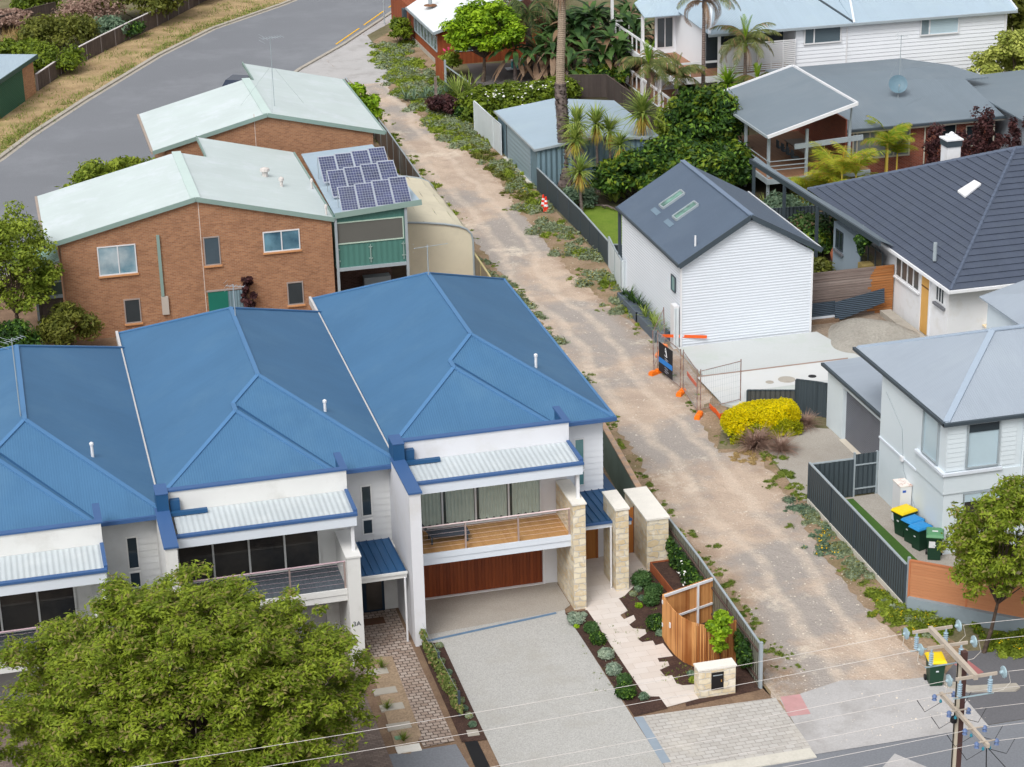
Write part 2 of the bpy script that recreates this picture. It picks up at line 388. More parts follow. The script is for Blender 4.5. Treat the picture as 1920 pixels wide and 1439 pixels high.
m_cedar = M('cedar_lining_boards', (138, 70, 36), .5, .1, 1, pat='planks', pitch=.14, amp=.012, rgb2=(100, 44, 22))
m_oak = M('honey_timber', (176, 118, 62), .5, .1, 1, pat='planks', pitch=.3, amp=.003, rgb2=(158, 98, 48))
m_slat = M('x_slat', (196, 128, 72))
m_stone = M('sandstone_blocks', (222, 212, 188), .85, .08, 2, pat='stone', bw=.46, bh=.24, mortar=.02, amp=.07, rgb2=(204, 184, 148), rgb3=(204, 198, 188), dirt=(232, 226, 214), dscale=2.2, damt=.8)
m_stonecap = M('limestone_cap', (224, 220, 212), .8, .06, 3, fine=.05)
m_brick = M('brown_brick', (168, 122, 90), .85, .1, .6, pat='brick', bw=.24, bh=.086, mortar=.009, amp=.008, rgb2=(142, 98, 72), rgb3=(160, 138, 116), dirt=(124, 88, 66), dscale=1.2, damt=.4)
m_rbrick = M('red_brick', (164, 82, 58), .85, .1, .6, pat='brick', bw=.24, bh=.086, mortar=.01, amp=.008, rgb2=(134, 60, 44), rgb3=(176, 150, 136))
m_obrick = M('orange_brick', (190, 138, 96), .85, .1, .8, pat='brick', bw=.24, bh=.09, mortar=.01, amp=.008, rgb2=(164, 108, 70), rgb3=(176, 160, 140))
m_mint = M('pale_green_roof', (190, 202, 202), .45, .06, .5, pat='ribs', pitch=.2, amp=.004, rgb2=None, dirt=(206, 214, 220), dscale=.5, damt=.7, spec=.5)
m_green = M('green_trim', (128, 150, 144), .5, .06)
m_teal = M('teal_cladding', (72, 116, 108), .6, .06, .7, pat='ribs', pitch=.3, amp=.01)
m_screen = M('grey_mesh_blind', (92, 92, 88), .8, .05)
m_asph = M('asphalt', (116, 119, 125), .9, .07, .12, dirt=(132, 135, 141), dscale=.12, damt=.6, fine=.1, fscale=14, amp=.004)
m_asph2 = M('pale_asphalt', (172, 170, 170), .92, .1, .5, dirt=(150, 147, 145), dscale=.5, damt=.8, fine=.09, fscale=18, amp=.004)
m_asph3 = M('dark_asphalt', (98, 98, 102), .9, .08, .3, fine=.08, fscale=16, amp=.003)
m_conc = M('concrete', (196, 192, 182), .85, .06, .5, dirt=(172, 168, 158), dscale=.8, damt=.7, fine=.05, fscale=14, amp=.002)
m_kerb = M('kerb_concrete', (166, 160, 150), .9, .1, 1.5, dirt=(136, 130, 120), dscale=1.5)
m_slab = M('new_concrete', (186, 190, 190), .8, .04, .3, dirt=(178, 186, 180), dscale=.35, damt=1, fine=.02, fscale=8, amp=.001)
m_slab2 = M('pale_new_concrete', (200, 202, 202), .8, .04, .3, dirt=(200, 200, 196), dscale=.6, damt=1)
m_agg = M('exposed_aggregate', (170, 169, 166), .85, .05, .35, dirt=(160, 157, 150), dscale=.5, damt=.6, fine=.2, fscale=22, amp=.006)
m_agg2 = M('brown_aggregate', (160, 154, 146), .85, .06, .5, dirt=(144, 136, 126), dscale=.5, fine=.16, fscale=24, amp=.005)
m_trav = M('travertine_paving', (210, 202, 196), .75, .04, 1, pat='paver', bw=.8, bh=.4, mortar=.006, amp=.004, rgb2=(202, 192, 184), rgb3=(184, 172, 162), dirt=(196, 184, 174), dscale=.6)
m_pav = M('grey_pavers', (184, 181, 177), .85, .08, 1, pat='paver', bw=.34, bh=.22, mortar=.014, amp=.008, rgb2=(172, 168, 163), rgb3=(156, 150, 144), dirt=(196, 190, 180), dscale=.5)
m_pavb = M('brown_cobble_pavers', (150, 132, 120), .7, .12, 1, pat='paver', bw=.26, bh=.2, mortar=.02, amp=.02, rgb2=(176, 162, 152), rgb3=(86, 74, 66), dirt=(136, 118, 104), dscale=.4)
m_pavh = M('dark_brick_paving', (138, 122, 112), .85, .12, 1, pat='paver', bw=.2, bh=.1, mortar=.008, amp=.006, rgb2=(112, 98, 92), rgb3=(92, 84, 78))
m_edge = M('blue_grey_edging', (140, 152, 164), .8, .1, 2)
m_mulch = M('dark_mulch', (66, 48, 42), .95, .2, 3, dirt=(92, 70, 58), dscale=3, fine=.35, fscale=18, amp=.02)
m_soil = M('garden_soil', (120, 98, 80), .95, .2, 2, dirt=(150, 128, 104), dscale=1, fine=.2, fscale=14, amp=.02)
m_dirt0 = M('lane_dirt_plain', (202, 184, 164), .95, .1, .3, rgb2=(182, 166, 150), dirt=(146, 142, 140), dscale=.13, damt=1, fine=.14, fscale=13, amp=.015)
m_verge = M('dry_grass_verge', (172, 148, 112), .95, .15, .6, rgb2=(148, 124, 92), dirt=(132, 136, 78), dscale=.3, damt=.55, fine=.22, fscale=7, amp=.04)
m_ground = M('open_ground', (120, 112, 88), .95, .18, .4, rgb2=(98, 94, 66), dirt=(86, 96, 56), dscale=.3, fine=.2, fscale=6, amp=.04)
m_lawn = M('lawn', (96, 122, 38), .9, .12, .8, rgb2=(116, 136, 50), dirt=(78, 106, 34), dscale=.8, fine=.2, fscale=16, amp=.02)
m_turf = M('artificial_turf', (64, 96, 40), .9, .08, 1, fine=.15, fscale=20, amp=.01)
m_dark = M('charcoal_steel', (66, 76, 82), .6, .06, .5, pat='ribs', pitch=.22, amp=.03)
m_darkp = M('charcoal_paint', (62, 72, 80), .55, .06)
m_ssteel = M('slate_steel_roof', (82, 96, 114), .55, .05, .4, pat='ribs', pitch=.11, amp=.006, dirt=(92, 106, 122), dscale=.3, damt=.5)
m_silver = M('silver_blue_roof', (148, 158, 170), .55, .04, .3, pat='ribs', pitch=.1, amp=.0025, dirt=(156, 166, 176), dscale=.3)
m_sky = M('pale_blue_roof', (158, 176, 190), .5, .04, .3, pat='ribs', pitch=.11, amp=.005, dirt=(166, 184, 192), dscale=.3)
m_groof = M('grey_steel_roof', (112, 124, 134), .55, .04, .3, pat='ribs', pitch=.11, amp=.005, dirt=(124, 134, 142), dscale=.25)
m_tile = M('charcoal_roof_tiles', (72, 80, 96), .6, .1, 1.5, pat='ribs', pitch=.3, amp=.004, dirt=(78, 86, 98), dscale=1.2)
m_wcorr = M('white_corrugated_steel', (208, 214, 222), .55, .03, .5)
m_wrend = M('cool_white_render', (204, 214, 220), .75, .03, .3, dirt=(194, 206, 212), dscale=.4)
m_oldw = M('aged_white_wall', (222, 224, 228), .8, .04, .5, dirt=(206, 204, 200), dscale=1.2)
m_bsteel = M('blue_grey_steel', (108, 132, 144), .6, .06, .5, pat='ribs', pitch=.35, amp=.04)
m_bsteelp = M('blue_grey_panel', (136, 154, 164), .55, .05, .5, pat='ribs', pitch=.3, amp=.006, vert=False)
m_wfence = M('white_steel_fence', (204, 212, 216), .6, .06, .8, pat='ribs', pitch=.2, amp=.02)
m_olive = M('grey_green_steel_fence', (128, 128, 116), .6, .08, .8, pat='ribs', pitch=.2, amp=.04, dirt=(146, 144, 130))
m_sagew = M('sage_rendered_wall', (120, 136, 124), .85, .1, 1, dirt=(100, 112, 98), dscale=1.2)
m_greyw = M('weathered_slats', (150, 138, 132), .8, .15, 1, pat='planks', pitch=.16, amp=.02, rgb2=(112, 96, 90), vert=False)
m_redw = M('warm_slats', (172, 122, 80), .7, .12, 1, pat='planks', pitch=.16, amp=.02, rgb2=(158, 96, 46), vert=False)
m_tan = M('tan_slat_panels', (188, 132, 94), .65, .06, .6, pat='planks', pitch=.12, amp=.014, rgb2=(176, 118, 82), vert=False)
m_plinth = M('grey_render_plinth', (134, 146, 154), .8, .08, .5, dirt=(116, 126, 132))
m_black = M('black_plastic', (26, 26, 28), .5, .1)
m_bark = M('bark', (92, 78, 68), .9, .2, 5, rgb2=(66, 56, 48))
m_bark2 = M('grey_bark', (118, 106, 102), .9, .2, 4, rgb2=(88, 78, 76))
m_redwood = M('red_brown_boards', (152, 82, 46), .7, .15, 1, pat='planks', pitch=.15, amp=.01, rgb2=(116, 54, 30))
m_brush = M('brushwood', (104, 92, 86), .95, .2, 2, pat='planks', pitch=.07, amp=.03, rgb2=(76, 66, 62))
m_yel = M('yellow_plastic', (228, 196, 24), .45, .04)
m_lblue = M('sky_blue_plastic', (42, 130, 190), .5, .06)
m_bing = M('bin_green_plastic', (30, 62, 46), .5, .06)
m_lidg = M('faded_green_plastic', (84, 136, 96), .5, .06)
m_orange = M('orange_plastic', (240, 124, 30), .5, .06)
m_red = M('red_cone_plastic', (226, 52, 30), .5, .05)
m_purewhite = M('white_plastic', (218, 219, 222), .5, .03)
m_terra = M('terracotta', (172, 104, 74), .85, .1, 3)
# foliage
m_slat = leafmat('cedar_slats', (158, 96, 50), (214, 156, 98), None, .4, 0)
l_big = leafmat('big_tree_leaf', (104, 124, 32), (152, 168, 54), (146, 136, 84), 1.9, .4)
l_lime = leafmat('lime_leaf', (98, 134, 24), (158, 190, 42), None, .9)
l_dark = leafmat('dark_green_leaf', (30, 58, 22), (66, 98, 34), (104, 138, 48), 1.1, .25)
l_mid = leafmat('mid_green_leaf', (96, 116, 34), (150, 166, 60), None, 1.0)
l_olive = leafmat('olive_leaf', (84, 92, 36), (120, 124, 52), None, .9)
l_hedge = leafmat('hedge_leaf', (72, 92, 22), (118, 136, 36), None, 1.1, .25)
l_gold = leafmat('golden_leaf', (220, 204, 4), (250, 236, 14), (170, 170, 12), 1.2, .45)
l_silver = leafmat('silver_leaf', (130, 150, 132), (176, 190, 168), None, 2.5)
l_sage = leafmat('sage_leaf', (118, 132, 100), (152, 164, 134), (132, 130, 64), 1.6, .25)
l_grass = leafmat('grass_blade', (92, 116, 40), (138, 152, 66), None, 1.2)
l_dry = leafmat('dry_grass_blade', (170, 144, 96), (190, 166, 118), None, 1.2)
l_purp = leafmat('burgundy_leaf', (58, 36, 40), (98, 64, 64), None, 1.5)
l_pink = leafmat('dusty_plume', (146, 118, 106), (176, 150, 136), None, 2)
l_yucca = leafmat('yucca_blade', (110, 134, 60), (166, 180, 92), None, 1.5)
l_yellowp = leafmat('yellow_palm_leaf', (128, 146, 36), (184, 186, 62), (196, 156, 56), 1.2)
l_palm = leafmat('palm_leaf', (84, 96, 52), (128, 134, 76), (156, 132, 92), 1.0)
l_palmg = leafmat('green_palm_leaf', (92, 130, 30), (150, 180, 50), None, 1.0)
l_dead = leafmat('dead_frond', (150, 122, 100), (178, 152, 128), None, 1.0)
l_ban = leafmat('banana_leaf', (40, 66, 34), (84, 114, 58), (128, 104, 80), .8, .2)
l_shrub = leafmat('box_leaf', (52, 84, 44), (88, 120, 66), None, 3)
l_blueg = leafmat('blue_green_leaf', (88, 114, 92), (130, 152, 124), None, 3)
l_conif = leafmat('olive_bush_leaf', (134, 146, 62), (186, 192, 100), None, 1.2)
p_yel = leafmat('yellow_petal', (236, 188, 10), (246, 210, 30), None, 3, .1)
p_whi = leafmat('white_petal', (236, 236, 230), (250, 250, 246), None, 3, .1)
p_pink = leafmat('pink_petal', (214, 60, 110), (230, 90, 130), None, 3, .1)

def lane_material():
    m = bpy.data.materials.new('lane_dirt'); m.use_nodes = True; nt = m.node_tree; N = nt.nodes; L = nt.links; b = N['Principled BSDF']; b.inputs['Roughness'].default_value = .95; b.inputs['Specular IOR Level'].default_value = .1
    geo = N.new('ShaderNodeNewGeometry'); sp = N.new('ShaderNodeSeparateXYZ'); L.new(geo.outputs['Position'], sp.inputs[0])
    def noise(sc, det=5, r=.6, out=0):
        n = N.new('ShaderNodeTexNoise'); n.inputs['Scale'].default_value = sc; n.inputs['Detail'].default_value = det; n.inputs['Roughness'].default_value = r; L.new(geo.outputs['Position'], n.inputs['Vector']); return n.outputs[out]
    def mth(op, a, c=None):
        n = N.new('ShaderNodeMath'); n.operation = op
        for i, x in enumerate((a, c)):
            if x is None: continue
            if isinstance(x, (int, float)): n.inputs[i].default_value = x
            else: L.new(x, n.inputs[i])
        return n.outputs[0]
    def rng(x, a, c, d=0, e=1):
        n = N.new('ShaderNodeMapRange'); L.new(x, n.inputs[0])
        for i, q in enumerate((a, c, d, e)): n.inputs[i+1].default_value = q
        return n.outputs[0]
    def mix(f, a, c):
        n = N.new('ShaderNodeMix'); n.data_type = 'RGBA'
        if isinstance(f, float): n.inputs[0].default_value = f
        else: L.new(f, n.inputs[0])
        for i, x in ((6, a), (7, c)):
            if isinstance(x, tuple): n.inputs[i].default_value = (*lin(x), 1)
            else: L.new(x, n.inputs[i])
        return n.outputs[2]
    col = mix(rng(noise(.45, 6), .4, .62), (194, 175, 158), (176, 158, 143))
    col = mix(mth('MULTIPLY', rng(noise(.11, 6, .65), .45, .54), .85), col, (154, 149, 145))        # grey compacted gravel
    col = mix(mth('MULTIPLY', rng(noise(.23, 7, .75), .56, .66), .8), col, (216, 204, 188))          # pale chalky patches
    wob = mth('MULTIPLY', mth('SUBTRACT', noise(.12, 2), .5), 3.0); x = mth('ADD', sp.outputs[0], wob)
    trk = None
    for c, w in ((27.5, .42), (29.35, .38)):
        d = mth('ABSOLUTE', mth('SUBTRACT', x, c)); t = rng(d, w, w*.3, 0, 1); trk = t if trk is None else mth('MAXIMUM', trk, t)
    trk = mth('MULTIPLY', trk, rng(noise(1.3, 5, .7), .35, .6, .15, .6)); col = mix(trk, col, (208, 192, 176))
    edge = mth('MAXIMUM', rng(x, 26.6, 25.7, 0, 1), rng(x, 30.2, 31.2, 0, 1)); edge = mth('MULTIPLY', edge, rng(noise(.9, 6, .7), .4, .6, .1, .8)); col = mix(edge, col, (150, 126, 104))
    vo = N.new('ShaderNodeTexVoronoi'); vo.inputs['Scale'].default_value = 7; L.new(geo.outputs['Position'], vo.inputs['Vector'])
    st = mth('MULTIPLY', mth('LESS_THAN', vo.outputs['Distance'], .22), mth('GREATER_THAN', noise(1.7, 4), .53)); col = mix(mth('MULTIPLY', st, .5), col, (214, 204, 190))
    k = rng(noise(16, 3), .3, .7, .88, 1.1); cb = N.new('ShaderNodeCombineColor'); [L.new(k, cb.inputs[i]) for i in range(3)]; mm = N.new('ShaderNodeMix'); mm.data_type = 'RGBA'; mm.blend_type = 'MULTIPLY'; mm.inputs[0].default_value = 1; L.new(col, mm.inputs[6]); L.new(cb.outputs[0], mm.inputs[7])
    L.new(mm.outputs[2], b.inputs['Base Color'])
    bp = N.new('ShaderNodeBump'); bp.inputs['Distance'].default_value = .05; L.new(mth('ADD', noise(9, 5), mth('MULTIPLY', noise(1.2, 3), 2)), bp.inputs['Height']); L.new(bp.outputs[0], b.inputs['Normal']); return m
m_dirt = lane_material()
# ---------------- ground, roads, paths ----------------
sheet('ground', [(-150, 20), (260, 20), (260, 420), (-150, 420)], 0, m_ground)
sheet('road', [(-60, 20), (120, 20), (120, 57.6), (-60, 57.6)], .004, m_asph)
far = [(-24, 100), (-8, 129), (.17, 144.8), (2.57, 150.7), (6.92, 159.9), (13.88, 173.65), (19.35, 182.6), (26.65, 190.9), (44, 214)]
near = [(-24, 80), (-12, 98), (3.7, 125.8), (14, 146), (23.98, 164.87), (28.76, 172.38), (37.44, 188), (52, 214)]
sheet('road', far+near[::-1], .004, m_asph)
def strip(name, line, w, z, th, mat, off=0):
    mb = MB()
    for i in range(len(line)-1):
        a = Vector(line[i][:2]); b = Vector(line[i+1][:2]); d = (b-a).normalized(); s = Vector((-d.y, d.x))
        mb.slab([(*(a+s*off), z), (*(b+s*off), z), (*(b+s*(off+w)), z), (*(a+s*(off+w)), z)], th)
    o = mb.build(name, mat); tag(o, kind='structure'); return o
strip('kerb', far, .35, .13, .2, m_kerb, 0)
strip('gutter', far, .3, .012, .05, m_kerb, -.3)
sheet('footpath', [near[4], near[5], near[6], (39.8, 188), (31.6, 175.5), (28.4, 170), (26.2, 166)], .01, m_asph2)
sheet('footpath', [(18, 153.6), (23.98, 164.87), (28.76, 172.38), (31.5, 171.5), (27.2, 161), (24.5, 155), (20.5, 151)], .011, m_asph2)
strip('kerb', near, -.3, .12, .2, m_kerb, 0)
fo = [(x-.36*.87, y+.36*.5) for x, y in far]
sheet('verge', ragged([(-30, 112)]+fo[1:]+[(34, 214), (20, 200), (13.6, 186.5), (8.6, 177), (3.2, 165.2), (0, 157), (-6, 148), (-18, 130)], 3, .1), .01, m_verge)
# lane
laneL = [(24.6, 57.8), (24.5, 62.2), (25.9, 67.7), (25.9, 72), (25.5, 76), (26.3, 83), (26.5, 87.6), (26.7, 95), (26.8, 103), (26.8, 118), (26.7, 129.5), (26.6, 138.5), (27.5, 152.5), (27.4, 160), (26.6, 167)]
laneR = [(31.5, 57.8), (30.5, 63.6), (30.2, 68.2), (30.6, 73.1), (31.2, 77.3), (31.5, 82), (29.9, 82.6), (30.5, 87), (31.9, 89), (32.4, 95), (31.6, 98.5), (30.8, 104.5), (30.6, 110.3), (30.8, 121.2), (31.4, 128.5), (31.1, 135.5), (30, 145), (29.4, 155.3), (30, 160), (31.5, 176)]
sheet('verge', [(24.4, 61.5), (24.5, 60), (33, 60.5), (31.7, 66), (31.7, 76.4), (31.9, 82.5), (30, 83), (32.3, 88), (32.6, 95.6), (32.9, 110), (33, 126), (33, 142), (34.5, 161), (36.5, 183), (33.5, 176), (26.5, 165), (22.8, 157), (22.9, 124), (22.9, 74)], .006, M('worn_verge', (152, 132, 110), .95, .15, .6, rgb2=(134, 112, 90), dirt=(112, 112, 70), dscale=.6, damt=.6, fine=.2, fscale=10, amp=.03))
sheet('lane', ragged(laneL+laneR[::-1], .32, .15, 3), .012, m_dirt)
# grey compacted gravel patches in the lane
mg = M('grey_gravel', (168, 162, 156), .95, .1, .6, rgb2=(150, 148, 146), fine=.2, fscale=11, amp=.03, dirt=(190, 172, 150), dscale=.7, damt=.9)
for i, pts in enumerate(([(27.2, 158), (31, 158), (31.5, 176), (26.6, 168)],)): sheet('road_apron', pts, .016, m_asph2)
def blob(cx, cy, rx, ry, seed, n=26):
    rg = random.Random(seed); ph = [rg.uniform(0, 6.28) for _ in range(4)]
    return [(cx+rx*math.cos(t)*(1+.16*math.sin(3*t+ph[0])+.1*math.sin(5*t+ph[1])+.06*math.sin(9*t+ph[2])), cy+ry*math.sin(t)*(1+.14*math.sin(4*t+ph[3])+.08*math.sin(7*t+ph[1]))) for t in [2*math.pi*k/n for k in range(n)]]
# concrete and asphalt at the mouth of the lane
sheet('footpath', [(24.35, 57.5), (24.6, 61.2), (27.2, 61.9), (29.4, 61.3), (30.9, 61.2), (30.8, 57.5)], .020, m_asph2)
sheet('footpath', [(30.8, 57.6), (30.9, 61.2), (32.3, 62.6), (34.5, 62.2), (40, 61), (60, 59), (60, 57.6)], .020, m_asph3)
# ---- frontage: driveway, paths, beds ----
sheet('verge', [(-60, 57.9), (24.4, 57.9), (24.4, 74), (-60, 74)], .006, m_soil)
sheet('driveway', [(14.05, 57.3), (19.34, 57.3), (19.14, 69.7), (19.55, 72.5), (13.6, 72.5), (13.55, 68.8), (14.05, 68.7)], .030, m_agg)
sheet('driveway', [(13.62, 69.55), (19.1, 69.95), (19.5, 70.3), (19.5, 72.4), (13.62, 72.4)], .034, m_agg2)
sheet('drain', [(13.5, 68.98), (18.8, 69.75), (18.8, 69.9), (13.5, 69.13)], .038, M('blue_drain_grate', (96, 124, 152), .5, .15, 6))
stag = [(19.97, 69.9), (21.6, 70.85), (21.9, 69.4), (21.45, 69.3), (21.5, 68.8), (22.05, 68.75), (22.0, 68.2), (21.55, 68.1), (21.62, 67.7), (22.2, 67.7), (22.15, 67.0), (21.7, 66.95), (21.8, 66.4), (22.3, 66.3), (22.35, 65.9), (22.85, 65.85), (22.9, 65.3)]
P_ = lambda a: tuple(P(*a))[:2]
path = [P_(a) for a in ((1101, 1146), (1150, 1112), (1165, 1130), (1177, 1147), (1163, 1155), (1170, 1163), (1188, 1155), (1192, 1164), (1180, 1173), (1187, 1180), (1210, 1182), (1212, 1190), (1196, 1200), (1204, 1206), (1224, 1203), (1229, 1212), (1243, 1208), (1262, 1232), (1233, 1236), (1236, 1243), (1252, 1242), (1255, 1250), (1237, 1258), (1247, 1270), (1260, 1268), (1268, 1283), (1280, 1287), (1306, 1285), (1310, 1312), (1250, 1328), (1235, 1308), (1210, 1308))]
sheet('path', path+[P_((1104, 1150))], .036, m_trav)
sheet('path', [(19.95, 69.6), (21.7, 70.4), (23.3, 72.2), (23.3, 74), (19.95, 74)], .033, m_trav)
sheet('garden_bed', [P_(a) for a in ((1059, 1151), (1101, 1146), (1210, 1308), (1236, 1308), (1252, 1330), (1189, 1345))], .040, m_mulch)
sheet('garden_bed', [(21.6, 70.9), (23.2, 72), (24.4, 73), (24.2, 62.1), (21.3, 61.75), (21.4, 62.3), (20.2, 61.8), (20.2, 62.2)], .028, m_mulch)
sheet('paving', [(19.34, 57.9), (24.45, 57.9), (24.5, 61.4), (19.35, 61.55)], .032, m_pav)
sheet('edging', [(19.3, 58.4), (19.62, 58.4), (19.62, 61.5), (19.3, 61.55)], .036, m_edge)
sheet('garden_bed', [P_(a) for a in ((783, 1205), (830, 1208), (913, 1389), (866, 1394))], .040, m_mulch)
sheet('footpath', [(4, 57.7), (13.2, 57.7), (12.95, 61.6), (4, 61.6)], .024, m_asph)
sheet('edging', [(13.2, 57.3), (13.75, 57.3), (13.7, 61.7), (13.25, 61.65)], .034, m_black)
sheet('kerb', [(-30, 57.2), (24.4, 57.3), (24.4, 57.9), (-30, 57.7)], .045, m_conc, th=.06)
sheet('path', [(11.3, 72), (12.95, 72), (12.95, 61.8), (11.85, 61.7), (11.4, 67)], .034, m_pavb)
sheet('driveway', [(4.6, 72), (11.2, 72), (11.2, 68), (10.6, 66), (10.6, 60), (4.2, 60)], .030, m_pavh)
sheet('driveway', [(-5, 70), (2.2, 70), (2.0, 58), (-5, 58)], .030, m_pavh)
sheet('gravel_strip', [P_(a) for a in ((690, 1235), (735, 1232), (790, 1380), (770, 1415), (745, 1415))], .036, M('bare_soil_strip', (150, 130, 108), .95, .12, 1.5, fine=.2, fscale=14, amp=.02))
sheet('patch', [P_(a) for a in ((1463, 1308), (1500, 1303), (1520, 1340), (1478, 1345))], .026, M('faded_red_paint', (184, 142, 142), .85, .15, 2, dirt=(170, 142, 140), damt=.8))
# right-hand frontage
sheet('driveway', [(31.6, 76.6), (34.85, 76.6), (35.0, 76.4), (35.75, 76.4), (35.75, 83.6), (34.6, 84.2), (32.1, 82.9)], .030, m_agg2)
sheet('yard', [(31.75, 66.5), (36.5, 66.0), (36.5, 70.2), (35, 70.2), (34.95, 76.4), (31.8, 76.3)], .024, m_agg2)
sheet('turf', [(32.1, 66.9), (33.7, 65.9), (33.85, 69.6), (33.7, 76.2), (32.1, 76.2)], .032, m_turf, kind='structure')
sheet('garden_ground', [(38.5, 90.5), (44.95, 90.8), (44.95, 97.6), (39.7, 97.6), (39.7, 95.7), (40.5, 91.5)], .02, M('rubble_soil', (134, 120, 106), .95, .2, 1.5, dirt=(160, 150, 138), dscale=1, fine=.2, fscale=10, amp=.03))
sheet('lawn', [(33.2, 107), (40, 106.8), (39.6, 117), (36, 121), (33.2, 122)], .012, m_lawn)
sheet('garden_ground', [(33.2, 112), (53, 106), (66, 112), (66, 150), (33.2, 160)], .008, M('dark_soil', (66, 60, 44), .95, .2, 1, dirt=(60, 76, 36), dscale=.6, fine=.2, fscale=8, amp=.04))  # dark brown soil with dull green patches
sheet('garden_ground', [(13, 92.6), (26, 92.6), (26.2, 104), (22.4, 122), (2, 122), (-12, 104), (-12, 92.6)], .008, m_soil)
# new slab
mb = MB(); mb.slab([(32.35, 95.6, .14), (32.3, 91.5, .14), (31.95, 87.9, .14), (32.5, 87.1, .14), (38, 85.6, .14), (40.6, 91.5, .14), (39.9, 95.6, .14)], .14); tag(mb.build('concrete_slab', m_slab), kind='structure')
sheet('concrete_slab', [P_(a) for a in ((1307, 708), (1560, 678), (1562, 712), (1400, 734), (1388, 762), (1356, 765))][0:0] or [tuple(P(*a, .14))[:2] for a in ((1306, 707), (1590, 672), (1560, 712), (1396, 735), (1394, 752), (1354, 757))], .146, m_slab2)
sheet('slab_joint', [tuple(P(*a, .14))[:2] for a in ((1306, 706), (1590, 671), (1590, 673.5), (1306, 708.5))], .150, M('slab_joint_strip', (150, 130, 120), .9, .1))
for (px, py, r, c) in ((1475, 712, .42, m_kerb), (1523, 706, .2, m_black), (1443, 717, .2, m_kerb)):
    c0 = P(px, py, .15); mb = MB(); mb.lathe((c0.x, c0.y, .150), [(r, 0), (r, .012), (r*.8, .016)], 20); tag(mb.build('drain_cover', c), {1475: 'large round grey drain cover set in the new concrete', 1523: 'small black round drain cover in the new concrete', 1443: 'small pale round cap left of the large drain cover'}[px], 'drain cover')
# red tactile patch and kerb island near the pole
sheet('patch', [P_(a) for a in ((1783, 1244), (1816, 1240), (1845, 1262), (1826, 1268))], .024, M('dull_red_paint', (160, 104, 104), .85, .12, 2))
isl = [P_(a) for a in ((1748, 1243), (1757, 1252), (1785, 1282), (1820, 1290), (1905, 1285), (1913, 1293), (1905, 1298), (1815, 1300), (1775, 1290), (1745, 1262))]
sheet('kerb', isl, .09, m_kerb, th=.1)
sheet('road_patch', [(22, 40), (30, 52), (27, 56.8), (19.5, 50), (17, 40)], .009, m_asph2)
